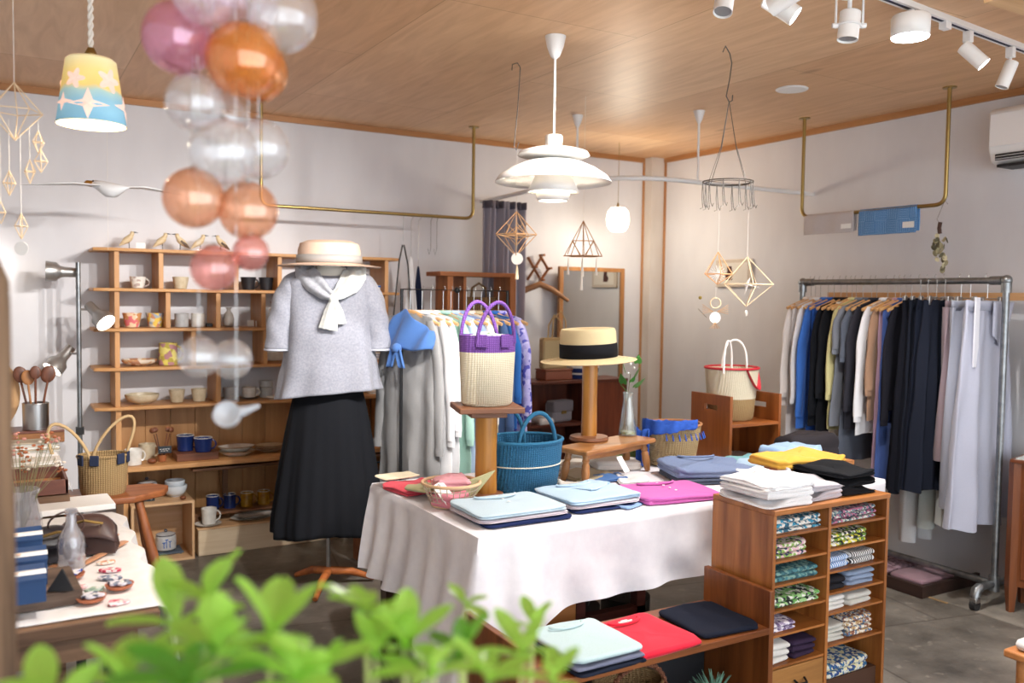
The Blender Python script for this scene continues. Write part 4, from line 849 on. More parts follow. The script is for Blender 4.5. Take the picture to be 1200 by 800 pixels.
flat_brooch(128, 610, PB, 'tiny blue brooch on the far part of the cloth', .014, 4); flat_brooch(134, 628, prt('orange_lace', 'd98b68', 'f0d9c4', 'e8b896', 'f2e6da', 3), 'tiny orange brooch on the far part of the cloth', .016, 4)
# things under the table
for k in range(3):
    x = .0+.14*k; t = thing('basket', ['left', 'middle', 'right'][k]+' wicker basket stored under the left table', 'basket', (x, 2.7, .0)); MB().lathe([(.055, 0), (.065, .25), (.058, .25), (.05, .01)], 28).build('body', mat('dark_wicker', '7a5836', .8, kind='weave', col2='3b2818', bump=1), t); MB().torus((0, 0, .25), .062, .006).build('rim', MATS['dark_wicker'], t)
# ================= far table behind with tray and magazines
ft = thing('side_table', 'long old wooden table behind the clothed one carrying magazines', 'table'); FZ = .8
q1, q2, q3 = at(62, 505, z=FZ), at(118, 580, z=FZ-.08), at(20, 505, z=FZ)
MB().box(-.7, .2, 3.36, 4.85, FZ-.04, FZ-.004).build('tabletop', OW, ft, bevel=.003); MB().box(-.68, .18, 3.38, 3.40, FZ-.16, FZ-.04).build('apron', OW, ft)
for x in (-.66, .16):
    for y in (3.4, 4.8): MB().box(x-.022, x+.022, y-.022, y+.022, 0, FZ-.04).build('leg', OW, ft)
tag(MB().grid(lambda u, v: (-.68+.905*u, 3.64+1.2*v, FZ-.0005+.0008*sin(u*30)-(max(0, u*.905-.68-.205)*2.5)), 40, 30).build('white_runner', CL, solid=.003), 'white cloth under the magazines on the far left table', 'cloth')
F_ = lambda px, py, z=FZ: at(px, py, z=z)
tr = thing('wooden_tray', 'dark reddish wooden tray with sloping sides in front of the magazines', 'tray', (.085, 3.5, FZ))
RW = wood('red_wood', '7a4a3a', '55302a', 'x', 1.5)
m = MB(); m.box(-.3, .1, -.13, .13, 0, .008); m.build('tray_base', wood('tray_base', 'c08a5a', 'a06c40', 'x'), tr)
for a, nm in (((-.31, .11, -.14, -.13, 0, .05), 's'), ((-.31, .11, .13, .14, 0, .05), 's'), ((-.31, -.3, -.14, .14, 0, .05), 's'), ((.1, .11, -.14, .14, 0, .05), 's')): MB().box(*a).build('tray_side', RW, tr, bevel=.002)
r2 = random.Random(5)
for s, (px, py, n) in enumerate(((42, 552, 5), (45, 530, 6), (40, 515, 5))):
    base = F_(px, py)
    for k in range(n):
        o = MB().box(-.1, .1, -.055, .055, 0, .006).build('magazine', mat('mag_%d' % ((k+s) % 4), ['cfc8bd', 'b9b6ae', 'a79a86', 'dedad2'][(k+s) % 4], .7), loc=(base.x-.02+r2.uniform(-.008, .008), base.y+.04, FZ+.003+k*.0075), rot=(0, 0, r2.uniform(-.06, .06)))
        tag(o, ['near', 'middle', 'far'][s]+' stack of magazines on the far left table, '+['lowest copy', 'second copy', 'third copy', 'fourth copy', 'fifth copy', 'top copy'][k], 'magazine', 'stacked magazines')
t = thing('book_crate', 'low wooden ledge at the back of the far left table', 'box', (.05, 4.62, FZ)); MB().box(-.15, .2, -.09, .09, 0, .05).build('body', wood('amber_wood', '9c6a3e', '6f4524', 'x'), t, bevel=.003); MB().box(-.15, .2, -.095, .095, .05, .058).build('lid', RW, t)
# utensil pot
u0 = V((at(42, 500, y=4.6).x, 4.6, FZ+.06)); t = thing('utensil_holder', 'shiny steel canister of wooden utensils at the far left', 'canister', u0); zt = at(42, 472, y=4.6).z-u0.z
MB().lathe([(.055, 0), (.055, zt), (.051, zt), (.051, .01)], 36).build('canister', M_CHROME, t); MB().torus((0, 0, zt), .054, .003).build('rim', M_CHROME, t)
UD, UL = wood('dark_utensil', '70402a', '48281a', 'z'), wood('light_utensil', 'b07c4e', '8a5a34', 'z')
for dx, h, w, m, l in ((-.05, .17, .030, UD, 'dark broad wooden spatula at the left of the canister'), (-.025, .15, .027, UL, 'light wooden spoon in the canister'), (.045, .17, .032, UD, 'dark wooden spoon leaning right in the canister'), (.0, .19, .024, UD, 'tall dark wooden ladle in the middle of the canister')):
    t = thing('wooden_utensil', l, 'utensil', u0+V((0, 0, .01))); e = V((dx*1.2, (abs(dx)-.03), zt+h*.6))
    MB().tube([(dx*.3, (abs(dx)-.03)*.3, 0), e], .005, 8).build('utensil_handle', m, t); MB().ball((0, 0, 0), w, 20, 1.3).build('utensil_head', m, t, loc=e+V((0, 0, .02)), rot=(0, dx*5, 0)).scale = (1, .3, 1)
t = thing('wooden_board', 'pair of pale cutting boards leaning behind the utensils at the left edge', 'board', (u0.x-.17, 4.66, FZ+.06)); MB().prism([(.11*cos(a), .16*sin(a)) for a in [2*PI*i/32 for i in range(32)]], -.008, .008, Matrix.Translation((0, 0, .16)) @ Matrix.Rotation(rad(80), 4, 'X')).build('round_board', wood('pale_board', 'c9a170', 'a87d4c', 'z'), t, bevel=.002)
# ================= chair/stool with basket bag
s0 = at(130, 590, y=4.35); sz = at(120, 577, y=4.3).z
st = thing('wooden_chair', 'reddish brown low chair-shaped table with splayed leg under the basket bag', 'chair', (at(125, 590, y=4.3).x, 4.3, 0)); RD = wood('teak', '9b5d34', '6e3a1c', 'x'); 
poly = [(-.2, -.14), (.1, -.15), (.24, -.06), (.27, .04), (.2, .12), (-.2, .14)]
MB().prism(poly, sz-.03, sz).build('seat', RD, st, bevel=.006)
for x, y, dx, dy in ((-.16, -.1, -.05, -.04), (.12, -.1, .13, -.1), (.14, .08, .1, .06), (-.16, .1, -.05, .05)): MB().tube([(x, y, sz-.03), (x+dx*.4, y+dy*.4, sz*.55), (x+dx, y+dy, 0)], [.018, .024, .013], 12).build('leg', wood('teak', '9b5d34', '6e3a1c', 'z'), st)
bx = at(117, 580, y=4.28).x+.015; t = thing('basket_bag', 'tan woven basket bag with long handles and navy trim by the floor lamp', 'bag', (bx, 4.28, sz)); kb = (V((bx, 4.28, 1))-CAMP).dot(CM @ V((0, 0, -1)))/F
BWV = mat('tan_basket', 'bd9f70', .85, kind='weave', col2='937850', bump=.9, scale=1.6)
hb_ = at(117, 533, y=4.28).z-sz
MB().lathe([(23*kb, 0), (25*kb, .02), (26*kb, hb_*.5), (28*kb, hb_), (26.5*kb, hb_), (24*kb, hb_*.5), (22*kb, .012)], 48, sy=.8).build('woven_body', BWV, t)
MB().torus((0, 0, hb_), 27.5*kb, .006, 48, 8, sy=.8).build('rim', BWV, t)
for s, tilt in ((-1, -.12), (1, .14)):
    y = s*.07; MB().tube([(-.09+tilt*.4*(i/14)*0+.09*2*(0)+(-cos(PI*i/14)*.07+.07*0)+tilt*.6*sin(PI*i/14)+(-.03 if s < 0 else .12), y, hb_-.03+.19*sin(PI*i/14)**.8) for i in range(15)], .007, 10).build('handle', mat('rope_handle', 'b79a70', .8), t)
NV = mat('navy_trim', '1d2742', .8)
for a in (-.9, -2.0, -.3, -2.7): MB().box(-.02, .02, -.004, .004, -.035, .012).build('navy_trim', NV, t, loc=(27.5*kb*cos(a), 27.5*kb*.8*sin(a)-.004, hb_), rot=(0, 0, a+PI/2), bevel=.003)
# ================= mannequin
MX, MY = 1.435, 4.28
mq = thing('mannequin', 'dress form stand with white neck inside the grey top and black skirt', 'mannequin', (MX, MY, 0), -.28)
km = (V((MX, MY, 1))-CAMP).dot(CM @ V((0, 0, -1)))/F
def mz(py): return at(381, py, x=MX).z
MB().cyl((0, 0, .06), (0, 0, .95), .012, n=16).build('pole', M_CHROME, mq)
BO = wood('orange_wood', 'c07038', '8e4a20', 'x')
for a in (.2, 2.3, 4.4): MB().tube([(0, 0, .09), (.12*cos(a), .12*sin(a), .07), (.24*cos(a), .24*sin(a), .02)], [.022, .02, .013], 10).build('base_leg', BO, mq)
sk = mat('mannequin_cloth', 'e4ded2', .8)
def tor(u, v):
    z = .9+v*(mz(302)-.9+.03); a = 2*PI*u
    prof = [(0, .15, .1), (.2, .135, .095), (.4, .13, .09), (.62, .16, .105), (.8, .13, .085), (.88, .1, .07), (.93, .058, .055), (1, .05, .05)]
    for i in range(len(prof)-1):
        if v <= prof[i+1][0]: break
    p, q = prof[i], prof[i+1]; s = (v-p[0])/(q[0]-p[0]); s = s*s*(3-2*s)
    return (cos(a)*(p[1]+(q[1]-p[1])*s), sin(a)*(p[2]+(q[2]-p[2])*s), z)
b = MB(); b.grid(tor, 40, 40, closed_u=True); b.build('torso', sk, mq)
# skirt
SK = fab('191b20', '121317')
skt = thing('black_skirt', 'long full black gathered skirt on the mannequin', 'skirt', (MX, MY, 0), -.28)
def skf(u, v):
    a = 2*PI*u; z0 = 1.02; z1 = mz(618)
    z = z0+(z1-z0)*v; rx = .165+(.275-.165)*min(1, v*1.1)**.8; ry = .115+(.2-.115)*min(1, v)**.8
    f = 1+.05*v**.7*sin(9*a+2*sin(a*2))+.018*v*sin(23*a+1)+.02*noise.noise(V((cos(a)*3, sin(a)*3, v*2)))
    return (cos(a)*rx*f, sin(a)*ry*f, z+.012*v*sin(3*a))
MB().grid(skf, 200, 36, closed_u=True).build('skirt_cloth', SK, skt, solid=.003)
MB().torus((0, 0, 1.02), .165, .012, 48, 8, sy=.7).build('waistband', SK, skt)
# top: boxy linen pullover with wide sleeves
GT = mat('grey_linen', '9b9da8', .9, kind='noise', col2='868893', bump=.25, sheen=.2, scale=26)
tp = thing('linen_top', 'loose heather grey linen pullover with wide sleeves on the mannequin', 'top', (MX, MY, 0), -.28)
zsh = mz(322); zh = mz(460)
def tf(u, v):
    a = 2*PI*u; ca, sa = cos(a), sin(a)
    cx = (1 if ca >= 0 else -1)*abs(ca)**.8; cy = (1 if sa >= 0 else -1)*abs(sa)**.85
    if v < .12:
        s = v/.12; rx = .075+(.215-.075)*s**.85; ry = .07+(.115-.07)*s; z = zsh+.045-.085*s**1.6-.06*max(0, -sa)*(1-s)
    else:
        s = (v-.12)/.88; rx = .215-.02*sin(s*PI)+.045*s; ry = .115+.05*sin(min(1, s*1.6)*PI/2)+.015*s; z = zsh-.04+(zh-zsh+.04)*s
    f = 1+(.05*s*s*sin(8*a+1.5+s) if v > .12 else 0)+.045*noise.noise(V((ca*2, sa*2, v*5)))
    return (cx*rx*f, cy*ry*f, z+(.03*cos(a+.6)*s if v > .12 else 0))
MB().grid(tf, 120, 60, closed_u=True).build('body', GT, tp, solid=.004)
MB().tube([(.075*cos(a), .07*sin(a), zsh+.045-.06*max(0, -sin(a))) for a in [2*PI*i/40 for i in range(40)]], .005, 8, closed=True).build('neckline', GT, tp)
for s in (-1, 1):
    key = [(.085, 0, .0, .03), (.13, 0, -.022, .05), (.172, -.005, -.065, .066), (.2, -.012, -.125, .07), (.224, -.02, -.21, .067), (.24, -.03, -.3, .066), (.247, -.036, -.375, .066)]
    pts = []; rs_ = []
    for i in range(31):
        x = i/30*(len(key)-1); k = min(int(x), len(key)-2); f_ = x-k; P = [key[max(k-1, 0)], key[k], key[k+1], key[min(k+2, len(key)-1)]]
        q = [.5*(2*P[1][c]+(P[2][c]-P[0][c])*f_+(2*P[0][c]-5*P[1][c]+4*P[2][c]-P[3][c])*f_*f_+(3*P[1][c]-P[0][c]-3*P[2][c]+P[3][c])*f_**3) for c in range(4)]
        pts.append((s*q[0], q[1], zsh+q[2])); rs_.append(q[3])
    b = MB(); b.tube(pts, rs_, 40, caps=False)
    for i, v_ in enumerate(b.v):
        c = V(pts[i//40]); d_ = v_-c; b.v[i] = c+d_*(1+.10*noise.noise(V((v_.x*12, v_.y*12, v_.z*9+s)))+.04*sin(i//40*.9+(i%40)*.5))
    b.build('sleeve', GT, tp, solid=.004, smooth=180)
    e = V((s*.247, -.036, zsh-.375)); MB().torus(e, .066, .006, 32, 6).build('cuff', mat('cuff_linen', 'b9bdc9', .9), tp)
# scarf: collar drape + knot + tails
SCP = mat('scarf_cloth', 'c9cfd0', .85, kind='noise', col2='e6e6dc', scale=10, sheen=.4); SCG = mat('scarf_grey', 'a5a7ae', .85, kind='noise', col2='8e9098', scale=12, sheen=.4)
scf = thing('neck_scarf', 'pale grey and cream silk scarf knotted at the mannequin neck', 'scarf', (MX, MY, 0), -.28)
def fold(pts, w, m, n=9, depth=.02, seed=0, nm='scarf_fold'):
    pts = [V(p) for p in pts]; M_ = len(pts)
    def f(u, v):
        x = u*(M_-1); i = min(int(x), M_-2); t_ = x-i; t_ = t_*t_*(3-2*t_) if False else t_
        c = pts[i].lerp(pts[i+1], t_); tg = (pts[i+1]-pts[i]).normalized(); side = tg.cross(V((0, -1, .2))).normalized(); ww = w[i]+(w[i+1]-w[i])*t_
        return c+side*ww*(v-.5)*2+V((0, -1, .1))*(depth*sin(v*PI*3.2+seed)*.5+depth*cos((v-.5)*PI))+V((0, 0, .004*noise.noise(V((u*6, v*6, seed)))))
    return MB().grid(f, 30, 24).build(nm, m, scf, solid=.003)
fold([(-.10, .03, zsh+.055), (-.12, -.06, zsh+.015), (-.08, -.125, zsh-.045), (-.03, -.165, zsh-.09), (.01, -.175, zsh-.115)], [.045, .055, .05, .035, .02], SCG)
fold([(.10, .03, zsh+.055), (.125, -.06, zsh+.01), (.09, -.125, zsh-.05), (.045, -.165, zsh-.09), (.01, -.175, zsh-.115)], [.045, .06, .055, .035, .02], SCP, seed=2)
MB().tube([(.1*cos(a), .08*sin(a)+.0, zsh+.055-.01*cos(2*a)) for a in [PI*i/12 for i in range(13)]], .035, 10).build('scarf_back', SCG, scf)
MB().ball((.012, -.185, zsh-.12), .024, 16, 1.1).build('scarf_knot', SCP, scf)
fold([(.01, -.185, zsh-.13), (.0, -.19, zsh-.19), (-.015, -.195, zsh-.27)], [.018, .035, .045], SCP, seed=1, nm='scarf_tail', depth=.012)
fold([(.015, -.185, zsh-.13), (.03, -.185, zsh-.19), (.04, -.19, zsh-.245)], [.016, .03, .035], SCP, seed=3, nm='scarf_tail', depth=.012)
# hat
hz = mz(312); ht = thing('straw_hat', 'pale pink straw hat with grey ribbon on top of the mannequin', 'hat', (MX, MY-.0, hz), -.28); HP = mat('pink_straw', 'e2c6b2', .8, kind='rib', col2='d4b49c', scale=3, bump=.3)
w = 60*km; top_ = mz(283)-hz
MB().lathe([(w*.5+.04*0, 0), (w*.98, -.006), (w, -.001), (w*.62, .012), (w*.62-.004, .016), (w*.6, top_*.6), (w*.56, top_*.88), (w*.42, top_), (.003, top_*.98)], 48, sy=.95, capb=False).build('hat_body', HP, ht)
MB().lathe([(w*.615+.004, .014), (w*.6+.0055, top_*.42)], 48, sy=.95, capb=False, capt=False).build('ribbon', mat('grey_ribbon', 'a09c98', .6), ht, solid=.003)
# ================= garment and folded-cloth makers
def garment(name, label, cat, loc, rz, col, L, hw=.2, hem=None, thick=.06, sleeve=.5, sw=.06, grp=None, folds=5, seed=0, m=None, collar=None, neck=.05, slope=.22, pants=False, cuffm=None, placket=False, pocket=False):
    t = thing(name, label, cat, loc, rz, grp); m = m or fab(col); hem = hem or hw*1.1; rs = random.Random(seed*7+3); ph = rs.uniform(0, 6); n = 72
    def f(u, v):
        a = 2*PI*u; ca, sa = cos(a), sin(a); W = hw*.82+(hem-hw*.82)*min(1, v*1.2)**.8 if sleeve else hw+(hem-hw)*v
        T = .014+(thick-.014)*min(1, v*3)**.7
        x = W*(1 if ca >= 0 else -1)*abs(ca)**.7; fo = sin(folds*x/hw*2.2+ph)*.35*T*min(1, v*1.6)
        y = T*sa*(.8+.25*noise.noise(V((x*6, v*3, seed))))+fo+min(.012, thick*.35)*noise.noise(V((x*9, v*6, seed+9)))+.25*thick*noise.noise(V((x*22, v*14, seed+4)))
        z = -max(0, abs(x)-neck)*slope*(1-v) - v*L*(1+.0*x)+.012*noise.noise(V((x*5, seed, 1)))*v
        return (x, y, z)
    b = MB(); b.grid(f, n, 26, closed_u=True)
    if not pants: b.add([f(i/n, 0) for i in range(n)], [(i, (i+1) % n, n-1-i-1+1 if False else (n-i-1) % n, (n-i) % n) for i in range(1, n//2-1)])
    b.build('body', m, t, solid=0)
    if sleeve:
        for s in (-1, 1):
            p0 = V((s*(hw*.70), 0, -.045)); L2 = sleeve
            def g(u, v, s=s):
                a = 2*PI*u; bend = sin(v*PI)*.012+noise.noise(V((v*3, seed+s, 0)))*.012
                c = V((s*(hw*.72+sw*.75*min(1, v*3)+.04*v), -.004-.01*v+bend*min(1, thick*20), -.035-L2*v)); w = sw*(1-.32*v)*(1 if v > .08 else .55+5.5*v)
                fx = 1+.12*sin(2*a+v*9+seed)
                return (c.x+cos(a)*w*.75*fx, c.y+sin(a)*min(w*.42, thick*.95)*fx, c.z+(.05*s*-cos(a)*s if v < .1 else 0)*0)
            MB().grid(g, 22, 20, closed_u=True).build('sleeve', m, t)
            e = V((s*(hw*.72+sw*.75+.04), -.014, -.035-L2)); MB().lathe([(sw*.5, -.03), (sw*.54, 0), (sw*.5, .012)], 20, Matrix.Translation(e), sy=min(.6, thick*22)).build('cuff', cuffm or m, t)
    if collar is not None: MB().torus((0, -.004, .004), neck*1.05, .011, 24, 8, sy=.55).build('collar', collar or m, t)
    if placket:
        MB().box(-.012, .012, -.003, .003, -L*.9, 0).build('button_placket', m, t, loc=(0, -thick*.75-.012, -.03))
    if pocket: MB().box(-.05, .05, -.003, .003, -.12, 0).build('pocket', m, t, loc=(.06, -thick*.8-.01, -L*.35), bevel=.002)
    return t
def skirt(name, label, loc, rz, m, L, hw=.17, hem=.24, thick=.07, seed=0, k=9, grp=None, cat='skirt', pants=False):
    t = thing(name, label, cat, loc, rz, grp); ph = seed*1.7
    def f(u, v):
        a = 2*PI*u; ca, sa = cos(a), sin(a); W = hw+(hem-hw)*v; T = .02+(thick-.02)*v**.6
        y = T*sa+ .5*T*sin(k*ca*1.8+ph+.4*v)*v**.4; return (W*(1 if ca >= 0 else -1)*abs(ca)**.75, y+.01*noise.noise(V((ca*4, v*5, seed))), -v*L+.008*sin(ca*8+ph))
    if not pants: MB().grid(f, 110, 24, closed_u=True).build('skirt_cloth' if cat == 'skirt' else 'cloth', m, t)
    else:
        for s in (-1, 1):
            def g(u, v, s=s):
                a = 2*PI*u; W = hw*.52*(1-.15*v); return (s*hw*.5+W*cos(a)+.02*s*v, (.025+.02*v)*sin(a)+.008*sin(3*a+v*7+seed), -.03-v*(L-.03))
            MB().grid(g, 36, 20, closed_u=True).build('trouser_leg', m, t)
    MB().lathe([(hw, -.045), (hw*1.0, 0), (hw*.96, .002)], 40, sy=.13, capb=False, capt=False).build('waistband', m, t, solid=.003)
    return t
def hanger_shape(t, hookz=.12, w=.2):
    b = MB(); b.tube([(x, 0, -.012-.35*max(0, abs(x)-.02)*.9) for x in [w*(i-8)/8 for i in range(17)]], [.007+.004*(1-abs(i-8)/8) for i in range(17)], 8, flat=1.3); b.build('wooden_arm', M_HANGER, t)
    MB().tube([(0, 0, 0), (0, 0, hookz-.022)]+[(0, -.014*0+ .014*sin(a), hookz-.008-.014*cos(a)) for a in [PI*i/7 for i in range(1, 7)]], .0018, 6).build('wire_hook', M_CHROME, t)
def hanger_shape2(t, hookz=.12, w=.16): # clip hanger
    MB().tube([(-w, 0, 0), (w, 0, 0)], .0022, 6).tube([(0, 0, 0), (0, 0, hookz-.022)]+[(0, .014*sin(a), hookz-.008-.014*cos(a)) for a in [PI*i/7 for i in range(1, 7)]], .0018, 6).build('wire_frame', M_CHROME, t)
    for s in (-1, 1): MB().box(-.012, .012, -.008, .008, -.035, .01).build('clip', M_CHROME, t, loc=(s*w*.8, 0, 0), bevel=.003)
_hp = None; _hp2 = None
def hanger(label, loc, rz, clip=False, grp='wooden hangers'):
    global _hp, _hp2
    if clip:
        if _hp2 is None: _hp2 = thing('clip_hanger', label, 'hanger', loc, rz, grp); hanger_shape2(_hp2); return _hp2
        return dup(_hp2, loc, rz, label, grp)
    if _hp is None: _hp = thing('wooden_hanger', label, 'hanger', loc, rz, grp); hanger_shape(_hp); return _hp
    return dup(_hp, loc, rz, label, grp)
ca_ = cos
def folded_mb(w, d, h, layers=2, seed=0, crease=.004, sag=.006, round_=.2, soft=1.0):
    """a folded piece of cloth: rounded slab whose rim shows the folded layers"""
    n = 64; rings = []; K = layers*4
    def rim(a, off):
        ca, sa = cos(a), sin(a); ex = round_
        return ((w/2-off)*(1 if ca >= 0 else -1)*abs(ca)**ex*(1+.02*noise.noise(V((ca*2, sa*2, seed)))), (d/2-off)*(1 if sa >= 0 else -1)*abs(sa)**ex*(1+.03*noise.noise(V((ca*2, sa*2, seed+5)))))
    for k in range(K+1):
        z = h*k/K; ph = (k % 4)/4; off = .0045*(1-math.sin(PI*min(1, max(0, ph if k < K else .0))))*1.0+(.0015 if k in (0, K) else 0)
        rings.append((off, z))
    for q in (.03, .1, .3, .6, .85): rings.append((q, h))
    vs = []; 
    for i, (off, z) in enumerate(rings):
        for j in range(n):
            a = 2*PI*j/n
            if i <= K: x, y = rim(a, off); lay = int(z/h*layers-.01); x += .009*noise.noise(V((ca_(a)*1.5, lay*3, seed))); y += .009*noise.noise(V((ca_(a)*1.7, sin(a)*2+lay*3, seed+4))); zz = z
            else: x, y = rim(a, .01); x *= (1-off); y *= (1-off); zz = h
            tt = z/h
            zz += tt*(sag*(noise.noise(V((x*11, y*11, seed*1.3)))-.35)*soft + crease*.8*noise.noise(V((x*26+y*9, y*12-x*5, seed+2))) - .3*h*max(0, (abs(x)/(w/2))-.8)*(1+noise.noise(V((x*7, y*7, seed))))*tt - .25*h*max(0, (abs(y)/(d/2))-.8)*tt)
            vs.append((x, y, min(max(zz, 0), h+.0006+max(0, sag-.007)*.5)))
    R = len(rings); fs = [(i*n+j, i*n+(j+1) % n, (i+1)*n+(j+1) % n, (i+1)*n+j) for i in range(R-1) for j in range(n)]
    fs.append(tuple(range(n-1, -1, -1))); vs.append((0, 0, h+sag*.0)); c = len(vs)-1; b = (R-1)*n; fs += [(b+j, b+(j+1) % n, c) for j in range(n)]
    m = MB(); m.add(vs, fs); return m
def folded(name, label, cat, loc, rz, m, w, d, h, layers=2, seed=0, grp=None, collar=False, buttons=0, sleeve=False, soft=1.0, pocket=False, crumple=1.0):
    t = thing(name, label, cat, loc, rz, grp); folded_mb(w, d, h, layers, seed, .004*crumple, .006*crumple, soft=soft).build('folded_cloth', m, t, smooth=60)
    if collar: 
        MB().tube([(.07*w/.3*cos(a), d*.36+.05*sin(a)*.6, h+.004) for a in [-PI+PI*i/12 for i in range(13)]], .0055, 8, flat=.8).build('neckband', m, t)
    if sleeve: folded_mb(w*.5, d*.4, .008, 1, seed+3).build('folded_sleeve', m, t, loc=(w*.16, d*.2, h-.002), rot=(0, 0, .5))
    for k in range(buttons): MB().lathe([(.005, 0), (.005, .002), (.001, .0025)], 12).build('button', M_PAPER, t, loc=(0, d*.3-k*.045, h+.004))
    if pocket: MB().box(-.03, .03, -.03, .03, 0, .003).build('pocket', m, t, loc=(w*.2, -d*.1, h+.001), bevel=.001)
    return t
# ================= black garment rack in the middle
RX0, RX1, RYc, RZt = 1.753, 2.37, 4.1, 1.533
t = thing('garment_rack', 'black metal garment rack between the mannequin and the grey curtain', 'clothes rack', (0, 0, 0))
MB().tube([(RX0, RYc, 0.02), (RX0, RYc, RZt), (RX1, RYc, RZt), (RX1, RYc, 0.02)], .009, 8).build('frame', M_BLACKMETAL, t)
for x in (RX0, RX1): MB().tube([(x, RYc-.22, .02), (x, RYc+.22, .02)], .012, 8).build('foot', M_BLACKMETAL, t)
MB().tube([(RX0, RYc, .18), (RX1, RYc, .18)], .008, 8).build('lower_bar', M_BLACKMETAL, t)
MB().ball((2.06, RYc-.01, RZt), .016, 12).build('knob', M_BLACKMETAL, t)
G = 'clothes on the black rack'
GG = fab('9d9d9c', '87878a')
defs = [
 (1.80, 'long grey cardigan dress at the front end of the black rack', 'dress', '9d9d9c', 1.0, .2, .64, 'cardigan_dress'),
 (1.865, 'white long-sleeved tunic hanging second on the black rack', 'shirt', 'eeeef0', .83, .2, .6, 'tunic'),
 (1.915, 'white long shirt hanging third on the black rack', 'shirt', 'e6e7ea', .87, .2, .55, 'hanging_shirt'),
 (1.985, 'mint green long-sleeved shirt on the black rack', 'shirt', 'a9d2c4', .84, .2, .6, 'hanging_shirt'),
 (2.03, 'pale sky blue shirt beside the mint one on the black rack', 'shirt', 'b9cce6', .86, .2, .58, 'hanging_shirt'),
 (2.075, 'periwinkle blue shirt in the middle of the black rack', 'shirt', '8fa3cf', .9, .2, .6, 'hanging_shirt'),
 (2.12, 'off-white shirt in the middle of the black rack', 'shirt', 'e3e0dc', .7, .2, .5, 'hanging_shirt'),
 (2.165, 'beige sleeveless dress on the black rack behind the purple bag', 'dress', 'cfc3a2', .85, .18, 0, 'hanging_dress'),
 (2.21, 'denim blue shirt near the right end of the black rack', 'shirt', '4a6390', .82, .2, .55, 'hanging_shirt'),
 (2.26, 'bright blue blouse near the right end of the black rack', 'blouse', '2f68b4', .6, .19, .4, 'hanging_blouse'),
 (2.315, 'lilac blouse with blue scribble print at the right end of the black rack', 'blouse', 'PR', .78, .2, .5, 'hanging_blouse')]
LIL = prt('lilac_print', 'a8a4e4', 'c6c4f2', '5a5cc0', 'b8b4ec', 1.6)
hn = ['first', 'second', 'third', 'fourth', 'fifth', 'sixth', 'seventh', 'eighth', 'ninth', 'tenth', 'eleventh']
r2 = random.Random(2)
for i, (x, lb, cat, col, L, hw, sl, nm) in enumerate(defs):
    rz = rad(-70)+r2.uniform(-.04, .04); z = RZt-.105
    mm = LIL if col == 'PR' else (GG if i == 0 else fab(col))
    garment(nm, lb, cat, (x, RYc, z-.015), rz, None, L, hw*.98, hw*1.08, .018 if i else .03, sl, .05, seed=i+1, m=mm, collar=mm if i != 0 else None, folds=4, placket=(i in (1, 3, 4)))
    hanger(hn[i]+' wooden hanger from the left on the black rack', (x, RYc, z), rz, grp='hangers on the black rack')
# denim scarf knotted on the cardigan
sc_ = thing('denim_scarf', 'blue denim scarf tied round the neck of the grey cardigan dress', 'scarf', (1.79, RYc-.03, RZt-.13), rad(-70)); DN = fab('4f74b0', '3f639c')
MB().grid(lambda u, v: (.17*sin(PI*(u-.5))*(1+.15*v), -.045*cos(PI*(u-.5))-.03*v-.012*sin(u*22+v*4)-.004, .035-.11*abs(sin(PI*(u-.5)))-(.09+.10*cos(PI*(u-.5))**3)*v), 44, 16).build('scarf_cape', DN, sc_, solid=.004)
MB().ball((0, -.095, -.165), .026, 14).build('knot', DN, sc_)
for s in (-1, 1): MB().grid(lambda u, v: (s*(.015+.03*v)+(u-.5)*.05, -.1-.008*sin(u*9), -.17-.09*v), 8, 8).build('scarf_tail', DN, sc_, solid=.004)
# bags/shoes on the floor below the rack
t = thing('tote_bag', 'brown and tan canvas bag on a low box below the black rack', 'bag', (1.83, 4.5, .3)); MB().prism([(-.14, 0), (.14, 0), (.12, .2), (-.08, .23)], -.05, .05, Matrix.Rotation(rad(90), 4, 'X')).build('bag_body', fab('8b7767'), t, bevel=.015); MB().tube([(-.08, 0, .2), (-.05, 0, .28), (.04, 0, .28), (.07, 0, .2)], .008, 8).build('strap', M_BLACK, t)
t = thing('storage_box', 'low wooden box on the floor under the black rack', 'box', (2.05, 4.53, 0)); MB().box(-.33, .33, -.17, .17, 0, .28).build('body', wood('teak', '9b5d34', '6e3a1c', 'x'), t, bevel=.004); MB().box(-.34, .34, -.18, .18, .28, .299).build('lid', MATS['teak_x'], t, bevel=.003)
t = thing('tote_bag', 'dark navy folded bag on the low box below the white tunics', 'bag', (2.12, 4.5, .3)); MB().prism([(-.12, 0), (.12, 0), (.1, .16), (-.1, .2)], -.05, .05, Matrix.Rotation(rad(90), 4, 'X')).build('bag_body', fab('28304a'), t, bevel=.015); MB().tube([(-.06, 0, .17), (-.04, 0, .24), (.04, 0, .24), (.06, 0, .16)], .006, 8).build('strap', M_BLACK, t)
